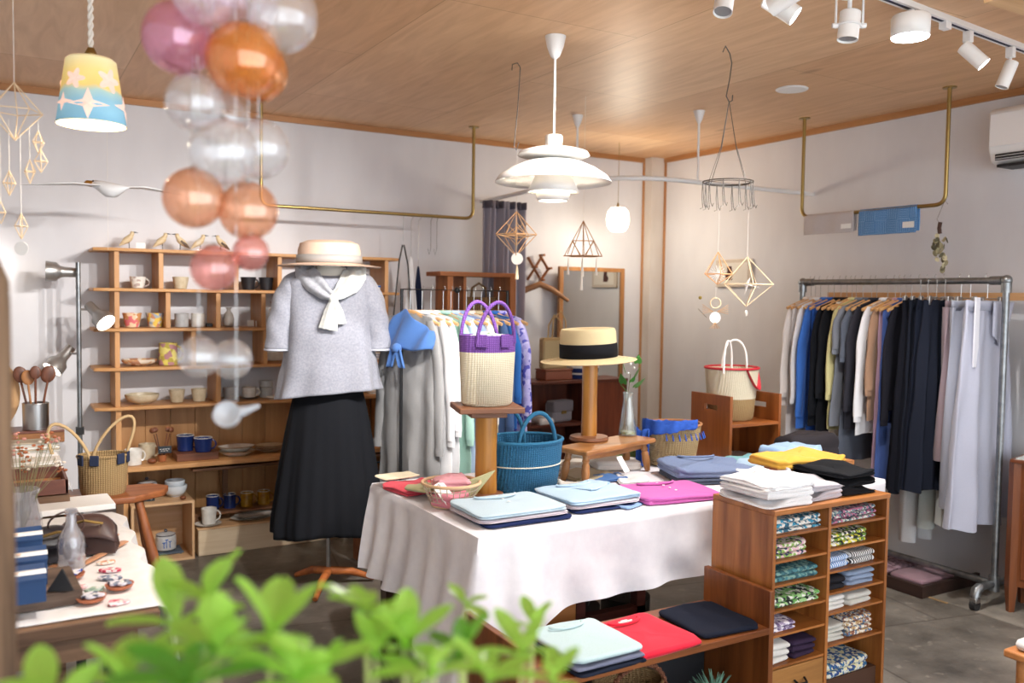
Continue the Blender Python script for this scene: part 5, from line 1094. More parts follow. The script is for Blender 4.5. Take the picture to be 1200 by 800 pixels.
# things hung from the brass rail: bag strap and folded cloths
hx_ = at(472, 255, y=LRY).x
t = thing('hanging_strap', 'thin black leather strap hanging in an inverted V from the brass rail', 'strap', (hx_, LRY, LRZ))
zz = lambda py: at(473, py, y=LRY).z-LRZ
MB().tube([(.0, 0, .013), (.012, 0, .005), (.004, 0, -.02), (.004, 0, zz(283))], .0022, 6).build('wire_hook', M_CHROME, t)
kk = (V((hx_, LRY, 2))-CAMP).dot(CM @ V((0, 0, -1)))/F
MB().tube([(-13*kk, 0, zz(392)), (-4*kk, 0, zz(305)), (.0, 0, zz(287)), (.01, 0, zz(287)), (7*kk, 0, zz(310)), (12*kk, 0, zz(372))], .005, 8).build('strap_loop', M_BLACK, t)
for px, lb, mm, w, h in ((489, 'navy folded apron hanging from the brass rail', fab('252c44'), 7, 55), (484, 'white cloth hanging in a point from the brass rail', fab('eceaea'), 8, 62)):
    x = at(px, 300, y=LRY).x+ (0 if px == 484 else .03); t = thing('hanging_cloth', lb, 'cloth', (x, LRY+.03, LRZ)); y_ = 0 if px == 484 else .02
    MB().tube([(0, -.03, .013), (0.01, -.03, 0), (0, y_, -.03), (0, y_, zz(300 if px == 484 else 311))], .0016, 6).build('wire_hook', M_CHROME, t)
    zt = zz(300 if px == 484 else 311)
    MB().grid(lambda u, v: ((u-.5)*2*w*kk*(.12+.88*v**.8), y_+.018*sin(u*18)*v, zt-v*h*kk*1.25), 40, 20).build('pleated_cloth', mm, t, solid=.003)
for i, px in enumerate((505, 512)):
    x = at(px, 262, y=LRY).x; tag(MB().tube([(x, LRY, LRZ+.013), (x+.012, LRY, LRZ), (x, LRY, LRZ-.03), (x, LRY, zz(290)+LRZ), (x-.012, LRY, zz(297)+LRZ), (x-.02, LRY, zz(290)+LRZ)], .0016, 6).build('hanging_hook', M_WIRE), ['left', 'right'][i]+' empty wire hook on the brass rail left of the curtain', 'hook')
# wooden open case against the back wall
cs = thing('open_shelf', 'orange-brown open wooden shelf frame behind the black rack', 'shelf'); OC = wood('orange_shelf', 'b8713a', '8f5122', 'x'); OCz = wood('orange_shelf', 'b8713a', '8f5122', 'z')
c0, c1 = 2.40, 3.0
c1 = at(604, 322, y=5.0).x
for z in (1.63, 1.2, .78, .36): MB().box(c0, c1, 5.0, 5.215, z, z+.028).build('shelf_board', OC, cs, bevel=.002)
MB().box(c1-.045, c1, 4.99, 5.215, 0, 1.63).build('side', OCz, cs, bevel=.002); MB().box(c0+.06, c0+.1, 5.02, 5.2, 0, 1.63).build('side', OCz, cs, bevel=.002)
for x in (c0+.2,): MB().box(x-.01, x+.01, 5.05, 5.2, 1.228, 1.63).build('divider', OCz, cs)
wb = thing('wicker_basket', 'brown wicker handled basket on the upper board of the orange shelf frame', 'basket', (at(562, 340, y=5.08).x, 5.09, 1.229)); MB().lathe([(.1, 0), (.12, .15), (.13, .27), (.12, .27), (.1, .02)], 36, sy=.6).build('body', mat('mid_wicker', '9a7a55', .85, kind='weave', col2='6e5335', bump=1), wb); MB().tube([(-.06, 0, .25), (-.05, 0, .33), (0, 0, .36), (.05, 0, .33), (.06, 0, .25)], .008, 8).build('handle', MATS['mid_wicker'], wb)
# ================= pipe rack on the right
PX_ = 4.25; y0, y1 = 2.476, 3.735; zt = 1.615
t = thing('pipe_rack', 'galvanised pipe clothes rack on castors before the right wall', 'clothes rack'); PM_ = M_GREYSTEEL
for y in (y0, y1):
    MB().cyl((PX_, y, .11), (PX_, y, zt), .0165, n=16).build('upright', PM_, t); MB().cyl((PX_, y, .075), (PX_, y, .15), .026, n=16).build('joint', PM_, t); MB().ball((PX_, y, zt), .027, 16).build('elbow', PM_, t)
    MB().cyl((PX_, y, zt-.06), (PX_, y, zt), .024, n=16).build('elbow', PM_, t)
    for s in (-1, 1):
        MB().tube([(PX_, y, .11), (PX_+s*.11, y, .11), (PX_+s*.15, y, .1), (PX_+s*.155, y, .06)], .0175, 12).build('foot_pipe', PM_, t); MB().tube([(PX_+s*.12, y, .11), (PX_+s*.148, y, .1), (PX_+s*.155, y, .07)], .024, 12).build('foot_elbow', PM_, t)
        w_ = MB().cyl((PX_+s*.155, y-.014, .028), (PX_+s*.155, y+.014, .028), .027, n=20); w_.build('castor_wheel', M_BLACK, t); MB().box(PX_+s*.155-.02, PX_+s*.155+.02, y-.018, y+.018, .04, .062).build('castor_fork', M_CHROME, t, bevel=.003)
MB().cyl((PX_, y0, zt), (PX_, y1, zt), .0165, n=16).build('top_bar', PM_, t); MB().cyl((PX_, y0, .11), (PX_, y1, .11), .0165, n=16).build('lower_bar', PM_, t)
for y in (y0+.05, y1-.05): MB().cyl((PX_, y-.03, zt), (PX_, y+.03, zt), .022, n=16).build('joint', PM_, t)
wr = thing('wooden_rail', 'long pale wooden rail on the wall behind the pipe rack', 'rail'); zr = at(1100, 347, x=4.5).z
MB().box(4.49, 4.51, 1.9, 3.75, zr-.02, zr+.02).build('rail_bar', wood('rail_wood', 'd9ab7c', 'bd8a58', 'y'), wr, bevel=.002)
for y in (2.1, 2.9, 3.65): MB().box(4.51, XR, y-.015, y+.015, zr-.02, zr+.02).build('bracket', MATS['rail_wood_y'], wr)
def ry(px): return at(px, 329, x=PX_).y
R_ = 'right pipe rack'
def hem(px, py, x=4.1): return at(px, py, x=x).z
PIN = fab('b995a8'); NVD = fab('262b3a', '1c202c'); LILG = fab('b3b6c6', 'a6a9ba')
rk = [ # hook px, name, category, label, colour, hem py, hem px, half width, sleeve
 (951, 'hanging_shirt', 'shirt', 'sheer off-white shirt at the far left of the pipe rack', 'e4dcd8', 470, 915, .2, .52),
 (956, 'hanging_dress', 'dress', 'long off-white dress second from the left on the pipe rack', 'd9d4d4', 523, 935, .19, 0),
 (962, 'hanging_shirt', 'shirt', 'white long-sleeved shirt left of the blue shirt on the pipe rack', 'efeff2', 470, 925, .2, .55),
 (971, 'hanging_shirt', 'shirt', 'bright cobalt blue long-sleeved shirt on the pipe rack', '3f72c8', 495, 930, .21, .62),
 (978, 'hanging_dress', 'dress', 'darker royal blue dress just right of the cobalt shirt on the pipe rack', '2f5fb8', 522, 960, .18, 0),
 (986, 'hanging_jacket', 'jacket', 'black wool jacket with grey shoulders on the pipe rack', '181a20', 492, 945, .21, .6),
 (993, 'hanging_coat', 'coat', 'long black coat beside the black jacket on the pipe rack', '1d1f24', 522, 970, .19, .5),
 (999, 'hanging_trousers', 'trousers', 'cream trousers left of the yellow knit on the pipe rack', 'd9cfc2', 527, 975, .13, -1),
 (1004, 'hanging_knit', 'sweater', 'pale yellow knit hanging between cream trousers and the grey tunic', 'dcd59c', 500, 985, .19, .5),
 (1012, 'hanging_tunic', 'tunic', 'mid grey short-sleeved linen tunic on the pipe rack', '7e828c', 497, 1000, .215, .24),
 (1022, 'hanging_dress', 'dress', 'long blue-grey linen dress behind the grey tunic on the pipe rack', '5f6674', 537, 1000, .2, .28),
 (1028, 'hanging_shirt', 'shirt', 'charcoal long-sleeved shirt left of the white shirt on the pipe rack', '34343c', 501, 1015, .2, .55),
 (1041, 'hanging_shirt', 'shirt', 'crisp white long-sleeved shirt in the middle of the pipe rack', 'eff0f4', 508, 1030, .2, .60),
 (1050, 'hanging_shirt', 'shirt', 'tan brown shirt right of the white shirt on the pipe rack', 'a5826a', 492, 1045, .19, .45),
 (1056, 'hanging_dress', 'dress', 'long mauve pink dress on the pipe rack', 'b995a8', 574, 1045, .17, 0),
 (1062, 'hanging_dress', 'dress', 'long denim blue dress right of the mauve one on the pipe rack', '4c66a8', 572, 1058, .17, 0),
 (1069, 'hanging_blouse', 'blouse', 'black blouse with white sleeves left of the navy skirts', '1c1c24', 480, 1062, .19, .6)]
r2 = random.Random(11)
ordn = ['first', 'second', 'third', 'fourth', 'fifth', 'sixth', 'seventh', 'eighth', 'ninth', 'tenth', 'eleventh', 'twelfth', 'thirteenth', 'fourteenth', 'fifteenth', 'sixteenth', 'seventeenth']
for i, (px, nm, cat, lb, col, hy, hpx, hw, sl) in enumerate(rk):
    y = ry(px); z = zt-.105+.0165; L = z-hem(hpx, hy); rz = rad(180)+rad(180)+r2.uniform(-.05, .02)
    if sl < 0: skirt(nm, lb, (PX_, y, z-.03), rz, fab(col), L-.03, hw, hw*1.1, .04, seed=i, cat=cat, pants=True)
    else:
        garment(nm, lb, cat, (PX_, y, z-.015), rz, None, L, hw, hw*1.15, .016, sl, .055, seed=i+20, m=fab(col), collar=fab(col), cuffm=None, placket=i in (3, 12), folds=4, slope=.3)
    hanger(ordn[i]+' wooden hanger from the left on the pipe rack', (PX_, y, z), rz, grp='wooden hangers on the pipe rack')
sk_ = [(1082, 'black-navy', 578), (1091, 'dark navy', 577), (1101, 'deep ink-blue', 577), (1111, 'dark denim-navy', 578)]
for i, (px, c_, hy) in enumerate(sk_):
    y = ry(px); z = zt-.105; L = z-hem(px-8, hy); skirt('hanging_skirt', ['first', 'second', 'third', 'fourth'][i]+' of four long '+c_+' gathered skirts on the pipe rack', (PX_-.02, y, z), r2.uniform(-.08, .08), fab(['14161f', '191d28', '171c2a', '1e2330'][i]), L, .16, .23, .045, seed=i)
    hanger(['first', 'second', 'third', 'fourth'][i]+' clip hanger holding a navy skirt on the pipe rack', (PX_-.02, y, z+.016), 0, True, 'clip hangers on the pipe rack')
for i, (px, nm, cat, lb, col, hy, hpx, hw, pn) in enumerate([
  (1127, 'hanging_trousers', 'trousers', 'mauve-grey trousers between the navy skirts and the lilac overalls', '9b8a92', 543, 1115, .15, True),
  (1138, 'hanging_trousers', 'trousers', 'wide pale blue-grey trousers left of the lilac overalls', 'aeb3c4', 600, 1130, .18, True),
  (1158, 'hanging_overalls', 'overalls', 'wide pale lilac overalls with hanging strap at the right end of the pipe rack', 'b3b6c6', 622, 1145, .21, False)]):
    y = ry(px); z = zt-.105; L = z-hem(hpx, hy); g_ = skirt(nm, lb, (PX_, y, z), .1, fab(col), L, hw, hw*1.35, .05, seed=i+7, cat=cat, pants=pn, k=5)
    hanger(['fifth', 'sixth', 'seventh'][i]+' clip hanger, near the right end of the pipe rack', (PX_, y, z+.016), .1, True, 'clip hangers on the pipe rack')
    if i == 2:
        MB().box(-.02, .02, -.004, .004, -.32, .02).build('ribbed_strap', fab('e2e3ec'), g_, loc=(-.16, -.03, 0)); MB().grid(lambda u, v: (-.03+.2*u*(1-.3*v), -.045-.01*sin(u*7), .0-.22*v*(1-.6*abs(u-.4))), 16, 12).build('bib_flap', fab(col), g_, solid=.004)
for i, (py_, yy, col, lb, hw, hy, pn) in enumerate([(0, 2.98, 'eef0f2', 'white trousers whose legs show below the navy skirts', .1, 635, True), (0, 2.86, 'd5dedb', 'pale mint trousers whose hems show below the navy skirts', .13, 618, True), (0, 2.74, 'dfe5e4', 'pale white skirt whose hem shows below the navy skirts', .14, 615, False)]):
    z = zt-.105; L = z-at(1075+i*22, hy, x=4.3).z; skirt('long_trousers' if pn else 'long_skirt', lb, (PX_+.1, yy+.005, z), 0, fab(col), L, hw, hw*1.15, .04, seed=i+3, cat='trousers' if pn else 'skirt', pants=pn)
t = thing('wood_clogs', 'beige and brown bags hanging at the wall behind the right end of the rack', 'bag', (4.5, 2.28, 1.2)) if False else None
for i, (yy, col, h) in enumerate(((2.30, '8f8272', .42), (2.24, 'c9c2b6', .36), (2.17, 'b7b3b8', .5))):
    t = thing('hanging_bag', ['dark taupe', 'beige', 'grey'][i]+' cloth bag hanging behind the right end of the pipe rack', 'bag', (4.47, yy, zr-.05)); MB().prism([(-.1, -h), (.08, -h), (.05, -.12), (-.04, -.12)], -.012, .012, Matrix.Rotation(rad(90), 4, 'X')).build('bag_body', fab(col), t, bevel=.006); MB().tube([(-.02, 0, -.12), (.01, 0, .04), (.04, 0, -.12)], .004, 6).build('strap', fab(col), t)
# tray with cloths on the floor
t = thing('floor_tray', 'dark brown low tray on the floor under the pipe rack', 'tray', (4.2, 3.05, .0025)); DT = wood('dark_tray', '3a2620', '24150f', 'y')
MB().box(-.17, .3, -.33, .45, 0, .03).build('tray_base', DT, t, bevel=.003); MB().box(-.19, -.17, -.33, .45, 0, .06).build('tray_side', DT, t); MB().box(-.19, .3, -.35, -.33, 0, .06).build('tray_side', DT, t); 
for i, (x, y, m_, lb) in enumerate(((4.24, 2.86, fab('9c7c86'), 'mauve folded cloth in the dark floor tray, nearest'), (4.24, 3.08, prt('mauve_print', '7b5f68', '93757f', '6b545c', 'a98d96', 2), 'purple patterned folded cloth in the dark floor tray'), (4.25, 3.31, fab('4d5c46'), 'dark green folded cloth at the far end of the floor tray'))):
    folded('folded_cloth', lb, 'cloth', (x, y, .033), 0, m_, .30, .2, .03, 1, i)
# ================= brown cabinet at the right edge
c = thing('side_cabinet', 'reddish brown wooden cabinet with a panelled door at the right edge', 'cabinet', (4.2, 2.395, .0), rad(-76)); CBW = wood('mahogany', '7f4a28', '55291a', 'z', 1, .35)
# local x runs along the front towards the camera-right, local -y faces the room
MB().box(-.0, .45, .0, .27, .735, .752).build('cabinet_top', wood('mahogany', '7f4a28', '55291a', 'x', 1, .35), c, bevel=.003)
MB().box(.02, .43, .02, .25, .752, .756).build('glass_sheet', mat('pale_glass_top', 'c8d2cf', .15), c)
MB().box(.02, .43, .025, .25, .13, .735).build('carcass', CBW, c, bevel=.002)
for x in (.0, .4):
    for y in (.01, .2): MB().tube([(x+.02, y+.02, .735), (x+.02, y+.02, .13), (x+.02, y+.02, 0)], [.03, .03, .018], 4).build('leg', CBW, c)
for i in range(1):
    x0 = .06; d = MB().box(x0, x0+.34, .017, .03, .17, .6).build('door', CBW, c, bevel=.003); MB().box(x0+.04, x0+.30, .012, .018, .22, .55).build('door_panel', wood('mahogany_light', '8d5530', '6a3820', 'z', 1, .35), d, bevel=.003)
    d = MB().box(x0, x0+.34, .017, .03, .62, .715).build('drawer', CBW, c, bevel=.003); MB().ball((x0+.17, .008, .667), .012, 12).build('knob', M_BRASS, d)
# stool corner at the bottom right
s = thing('cushioned_stool', 'corner of a wooden stool with a white cushion cut by the bottom right', 'stool', (0, 0, 0)); q = at(1187, 760, z=.45)
MB().box(q.x, q.x+.35, q.y-.33, q.y+.03, .415, .44).build('seat', wood('honey_wood', 'c98a52', 'a96a36', 'x'), s, bevel=.006); MB().box(q.x+.02, q.x+.34, q.y-.32, q.y+.01, .44, .475).build('cushion', fab('e6e6e6'), s, bevel=.015)
for x in (q.x+.04, q.x+.31):
    for y in (q.y-.29, q.y-.01): MB().cyl((x, y, 0), (x, y, .415), .014, .018).build('leg', MATS['honey_wood_x'], s)
# ================= fitting corner
MW = wood('mirror_frame', 'b07c48', '8a5a30', 'z')
ma, mb_ = at(655, 312, y=5.45), at(731, 315, y=5.45)
t = thing('standing_mirror', 'tall wood-framed mirror leaning on the wall of the fitting corner', 'mirror', (ma.x, 5.45, 0)); w = mb_.x-ma.x; h = ma.z
MB().box(0, .035, -.015, .015, .02, h).build('frame', MW, t, bevel=.002); MB().box(w-.035, w, -.015, .015, .02, h).build('frame', MW, t, bevel=.002)
MB().box(.035, w-.035, -.015, .015, h-.03, h).build('frame', MW, t, bevel=.002); MB().box(.035, w-.035, -.015, .015, .02, .06).build('frame', MW, t, bevel=.002)
MB().box(.035, w-.035, -.004, .004, .06, h-.03).build('mirror_glass', mat('mirror', 'd9dcdc', .02, 1), t)
# accordion peg rack + hanger
a = at(632, 315, y=5.5); kk = (a-CAMP).dot(CM @ V((0, 0, -1)))/F
t = thing('peg_rack', 'dark wooden accordion peg rack on the wall by the curtain', 'coat rack', a); PGW = wood('peg_wood', 'a4683c', '7d4a26', 'x')
m = MB()
for x0, z0, x1, z1 in ((-16, 13, 3, -14), (-16, -13, 3, 14), (1, 15, 13, -1), (1, -15, 13, 1)):
    MB().tube([(x0*kk, 0, z0*kk), (x1*kk, 0, z1*kk)], .016, 8, flat=.5).build('slat', PGW, t)
for x, z in ((2, 16), (2, -13), (12, 1), (-8, 2)): MB().cyl((x*kk, -.05, z*kk), (x*kk, .02, z*kk), .009, .008).build('peg', PGW, t)
hg = thing('suit_hanger', 'broad wooden clothes hanger hooked on the accordion peg rack', 'hanger', a+V((-6*kk, -.07, -18*kk)), -.3); MB().tube([(-.17, 0, -.09), (-.1, 0, -.04), (0, 0, 0), (.1, 0, -.04), (.22, 0, -.12)], [.012, .022, .024, .022, .012], 10, flat=1.0).build('wooden_arm', wood('hanger_brown', '9c6c42', '7a5030', 'x'), hg)
MB().tube([(0, 0, .01), (0, 0, .05), (.012, 0, .075), (.0, 0, .09), (-.014, 0, .08)], .002, 6).build('wire_hook', M_WIRE, hg)
# dark low cabinet
DK2 = wood('dark_teak', '6b3522', '431c12', 'z', 1, .4); DK2x = wood('dark_teak', '6b3522', '431c12', 'x', 1, .4)
sx0, sx1, sy0, sy1, sz = 3.03, 3.86, 4.95, 5.2, .935
c = thing('dark_cabinet', 'dark red-brown open cabinet in the fitting corner with bags on top', 'cabinet')
MB().box(sx0, sx1, sy0-.01, sy1, sz-.02, sz).build('cabinet_top', DK2x, c, bevel=.002); MB().box(sx0, sx1, sy0, sy1, .02, .04).build('cabinet_bottom', DK2x, c)
for x in (sx0, sx1-.02): MB().box(x, x+.02, sy0, sy1, .0, sz-.02).build('side', DK2, c)
MB().box(sx0+.02, sx1-.02, sy1-.01, sy1, .04, sz-.02).build('back', DK2, c); MB().box(3.52, 3.84, sy0+.005, sy0+.02, .04, sz-.02).build('door', wood('teak_door', '84442a', '5c2816', 'z', 1, .35), c, bevel=.002)
MB().box(sx0+.02, 3.52, sy0+.01, sy1-.01, .62, .64).build('shelf_board', DK2x, c); MB().box(sx0+.02, 3.52, sy0+.01, sy1-.01, .3, .32).build('shelf_board', DK2x, c); MB().box(3.5, 3.52, sy0+.01, sy1-.01, .04, sz-.02).build('divider', DK2, c)
def fx(px): return at(px, 440, y=5.07).x
b = thing('brown_box', 'reddish leather-like box under the cream handbag', 'box', (fx(649)  , 5.07, sz)); MB().box(-.11, .11, -.07, .07, 0, .065).build('body', mat('brown_leather_box', '8a523c', .45), b, bevel=.008); MB().box(-.112, .112, -.072, .072, .065, .075).build('lid', MATS['brown_leather_box'], b, bevel=.003)
b = thing('straw_handbag', 'flat cream straw handbag with tall thin handles on the brown box', 'bag', (fx(648)  , 5.07, sz+.0755)); SB = mat('cream_straw', 'd6c49c', .85, kind='weave', col2='bba67a', bump=.6, scale=1.5)
MB().box(-.1, .1, -.035, .035, 0, .215).build('bag_body', SB, b, bevel=.015)
MB().tube([(-.06, -.02, .2), (-.055, -.02, .3), (-.01, -.02, .37), (.04, -.02, .33), (.06, -.02, .2)], .005, 8).build('handle', mat('tan_handle', 'b99a68', .7), b); MB().tube([(-.0, .02, .2), (.01, .02, .34), (.07, .02, .4), (.11, .02, .33), (.12, .02, .2)], .005, 8).build('handle', MATS['tan_handle'], b)
MB().box(-.1, .1, -.038, -.034, .195, .215).build('top_edge', MATS['tan_handle'], b)
b = thing('canvas_basket', 'white and navy round basket behind the boater hat stand', 'basket', (fx(684), 5.07, sz)); MB().lathe([(.105, .0), (.115, .075)], 36, sy=.75, capt=False).build('navy_base', fab('1e2c5c'), b); MB().lathe([(.116, .075), (.122, .175), (.117, .175), (.11, .03)], 36, sy=.75).build('white_band', fab('e8e6e2'), b)
b = thing('grey_handbag', 'small grey flap handbag on the inner board of the dark cabinet', 'bag', (fx(660)-.04, 5.06, .6405), .15); MB().box(-.09, .09, -.05, .05, 0, .14).build('bag_body', fab('8d8a92'), b, bevel=.02); MB().box(-.092, .092, -.055, .03, .07, .15).build('flap', fab('77747c'), b, bevel=.01); MB().box(-.02, .02, -.06, -.05, .06, .08).build('buckle', M_BRASS, b)
folded('folded_cloth', 'white crumpled cloth beside the grey handbag in the dark cabinet', 'cloth', (fx(628)+.03, 5.03, .6405), 0, fab('e8e4e4'), .12, .14, .05, 1, 3, crumple=3)
# ================= central cloth-covered table
TX0, TX1, TY0, TY1, Z = 1.325, 3.36, 2.46, 3.4, .72
t = thing('cloth_table', 'large wooden display table hidden under the white cloth in the centre', 'table'); DB = wood('dark_table', '4a3226', '2c1c14', 'x')
MB().box(TX0, TX1, TY0, TY1, Z-.03, Z-.008).build('tabletop', DB, t)
for x in (TX0+.06, TX1-.06):
    for y in (TY0+.06, TY1-.06): MB().box(x-.03, x+.03, y-.03, y+.03, 0, Z-.03).build('leg', DB, t)
MB().box(TX0+.09, TX1-.09, TY0+.05, TY0+.07, Z-.12, Z-.03).build('apron', DB, t)
# cloth: top sheet with hanging sides; the front left corner falls in a flared fold
def clothf(u, v):
    # u runs along the outline of the drape, v: 0..1 top centre -> edge, then down the side
    pass
P0 = [(TX0, TY0), (TX1, TY0), (TX1, TY1), (TX0, TY1)]
def outline(s): # perimeter by arc length with rounded corners
    segs = [(V((TX0, TY0, 0)), V((TX1, TY0, 0))), (V((TX1, TY0, 0)), V((TX1, TY1, 0))), (V((TX1, TY1, 0)), V((TX0, TY1, 0))), (V((TX0, TY1, 0)), V((TX0, TY0, 0)))]
    L = [(b-a).length for a, b in segs]; tot = sum(L); d = s*tot
    for i, l in enumerate(L):
        if d <= l or i == 3:
            a, b = segs[i]; f = min(d/l, 1); p = a.lerp(b, f); n = V(((b-a).y, -(b-a).x, 0)).normalized(); return p, n, i, f, min(d, l-d)
        d -= l
NU = 520; NS = 30; NT = 8
vs = []; ctr = V(((TX0+TX1)/2, (TY0+TY1)/2, 0))
def dropof(i, f, p): # hem length
    if i == 0: return .275-.04*f + (.10*math.exp(-((p.x-TX0)/.16)**2))*2.3
    if i == 3: return .34+.24*math.exp(-((p.y-TY0)/.32)**2)
    return .22
for j in range(NT+1+NS):
    for i in range(NU):
        p, n, sg, f, e = outline(i/NU)
        if j <= NT:
            q = ctr.lerp(p, j/NT); vs.append((q.x, q.y, Z+.001*noise.noise(V((q.x*8, q.y*8, 0))))); continue
        v = (j-NT)/NS; D = dropof(sg, f, p)
        # flare at the near left corner
        dc = (p-V((TX0, TY0, 0))).length; cn = math.exp(-(dc/.20)**2); nn = n.lerp(V((-.75, -.66, 0)).normalized(), cn*.85) if dc < .6 else n
        nn = nn.normalized(); fl = .012+.17*cn
        fold_ = (.010 if sg == 0 else .022)*sin(p.x*26+p.y*38+.8*sin(v*3))*v + (.03*cn*sin(dc*46)*v) + .014*noise.noise(V((p.x*7, p.y*7, v*2)))*v
        out = .006+fl*v**1.15*1.0+fold_
        if sg == 3: out += .035*v
        vs.append((p.x+nn.x*out, p.y+nn.y*out, Z+.0-.006*min(1, v*20)-D*v+.008*noise.noise(V((p.x*6, p.y*6, 3)))*v))
fs = [(j*NU+i, j*NU+(i+1) % NU, (j+1)*NU+(i+1) % NU, (j+1)*NU+i) for j in range(NT+NS) for i in range(NU)]
m = MB(); m.add(vs, fs); LIN = mat('table_linen', 'e6e4e8', .85, kind='noise', col2='dad8de', scale=3, bump=.3)
tag(m.build('tablecloth', LIN, smooth=60), 'large white linen cloth draped over the central display table', 'tablecloth')
ZC = Z+.003
def S(px, py, z=ZC): return at(px, py, z=z)
# ---- folded clothes on the table
SKY, SKYm = fab('c5dbe8'), fab('b4cfe4'); PKW = fab('d9cdd4'); NVY = fab('202c56')
def stack(px, py, rz, items, w, d, name='folded_shirt', off=(0, 0)):
    p = S(px, py); z = ZC
    for i, (m_, h, lb, kw) in enumerate(items):
        folded(name, lb, 'shirt', (p.x+kw.pop('dx', 0), p.y+kw.pop('dy', 0), z), rz+kw.pop('dr', 0), m_, w*kw.pop('s', 1), d, h, seed=i+px, **kw); z += h+.0015
stack(596, 603, -.02, [(NVY, .012, 'navy folded shirt at the bottom of the left blue stack', dict(layers=1, dx=.015, dy=-.012)), (PKW, .014, 'pinkish-white folded shirt in the middle of the left blue stack', dict(layers=2)), (SKY, .018, 'pale blue folded shirt on top of the left stack, near front edge', dict(layers=2, buttons=3, collar=True, dx=-.005))], .36, .27)
stack(688, 588, .02, [(NVY, .012, 'navy folded shirt at the bottom of the right blue stack', dict(layers=1, dx=.012, dy=-.01)), (PKW, .014, 'off-white folded shirt in the middle of the right blue stack', dict(layers=2)), (SKYm, .02, 'light blue folded shirt with folded sleeve on top of the right stack', dict(layers=2, sleeve=True, collar=True))], .33, .27)
p = S(783, 580); MG = fab('c868b0', 'ba5aa2'); folded('folded_blouse', 'magenta folded blouse with small white buttons on the white cloth', 'blouse', (p.x, p.y, ZC), -.12, MG, .36, .27, .028, 2, 4, buttons=4, collar=True)
p = S(735, 592); folded('folded_shirt', 'blue shirt edge peeking out left of the magenta blouse', 'shirt', (p.x-.02, p.y+.03, ZC), .3, fab('86a5cc'), .1, .16, .01, 1, 14)
p = S(823, 560); folded('folded_cloth', 'dark slate folded cloth under the blue knit sweater', 'cloth', (p.x+.02, p.y, ZC), -.3, fab('4b5468'), .34, .28, .022, 2, 5); folded('folded_sweater', 'slate-blue ribbed knit sweater loosely folded left of the wooden box', 'sweater', (p.x+.02, p.y+.01, ZC+.024), -.35, mat('blue_knit', '93a4c6', .9, kind='rib', col2='7387b2', scale=4, bump=.6, rot=(0, 1.57, 0)), .36, .28, .05, 2, 6, crumple=3.5, collar=True)
# basket by the left corner
WB = mat('wire_basket_wood', 'd9b48c', .7); p = S(527, 592); t = thing('wire_basket', 'round wire basket with wooden rim full of small cloth goods', 'basket', (p.x+.01, p.y+.01, ZC)); b = MB()
R0, R1, hb = .075, .108, .085
for i in range(26):
    a = 2*PI*i/26; b.tube([(R0*cos(a), R0*sin(a), .004), (R0*1.15*cos(a), R0*1.15*sin(a), hb*.4), (R1*cos(a), R1*sin(a), hb)], .0018, 5)
for q in (.25, .5, .75): b.torus((0, 0, hb*q), R0+(R1-R0)*q*1.02, .0016, 30, 5)
b.build('wire_mesh', mat('beige_wire', 'b9a993', .6), t); MB().torus((0, 0, hb), R1, .006, 40, 8).build('wooden_rim', WB, t); MB().lathe([(R0, 0), (R0, .004)], 30).build('basket_base', WB, t)
bz = ZC+.006
PKC = fab('e08c9a'); BGC = fab('b8b48c', 'a09c74')
folded('cloth_pouch', 'pink crumpled cloth inside the wire basket, lower', 'pouch', (p.x-.005, p.y-.015, bz), .4, PKC, .12, .1, .05, 2, 2, crumple=3); folded('cloth_pouch', 'pink and white cloth at the back of the wire basket', 'pouch', (p.x+.02, p.y+.03, bz+.052), -.2, fab('e4a3ac'), .13, .1, .05, 2, 3, crumple=4)
t = thing('cloth_pouch', 'sage-green triangular cloth pouch sticking out of the wire basket', 'pouch', (p.x+.06, p.y-.01, bz+.05), -.3); MB().prism([(-.11, -.02), (.03, -.03), (.12, .07), (0, .03)], -.012, .012, Matrix.Rotation(rad(75), 4, 'X')).build('pouch_body', BGC, t, bevel=.006)
t = thing('paper_tag', 'white paper tag with a hole hanging in the wire basket', 'tag', (p.x-.04, p.y-.035, bz+.052)); MB().prism([(-.025, -.045), (.025, -.045), (.025, .035), (.015, .045), (-.015, .045), (-.025, .035)], -.0008, .0008, Matrix.Rotation(rad(50), 4, 'X') @ Matrix.Rotation(.4, 4, 'Z')).build('paper', M_PAPER, t); MB().torus((0, .0, 0), .004, .0012, 12, 4, Matrix.Rotation(rad(50), 4, 'X') @ Matrix.Rotation(.4, 4, 'Z') @ Matrix.Translation((0, .034, .001))).build('tag_eyelet', M_BLACK, t)
p = S(482, 575); folded('folded_cloth', 'coral red folded cloth at the far left table corner', 'cloth', (p.x+.02, p.y+.01, ZC), .2, fab('d24a58'), .2, .19, .03, 2, 7, crumple=2); p = S(497, 582); folded('folded_cloth', 'olive-beige quilted pouch leaning left of the wire basket', 'pouch', (p.x-.0, p.y-.01, ZC+.0335), .5, BGC, .13, .11, .02, 1, 8, crumple=3)
p = S(455, 571); folded('folded_cloth', 'pale beige cloth edge lying on the coral cloth', 'cloth', (p.x+.05, p.y+.03, ZC+.033), .1, fab('d8cdb0'), .16, .1, .012, 1, 9)
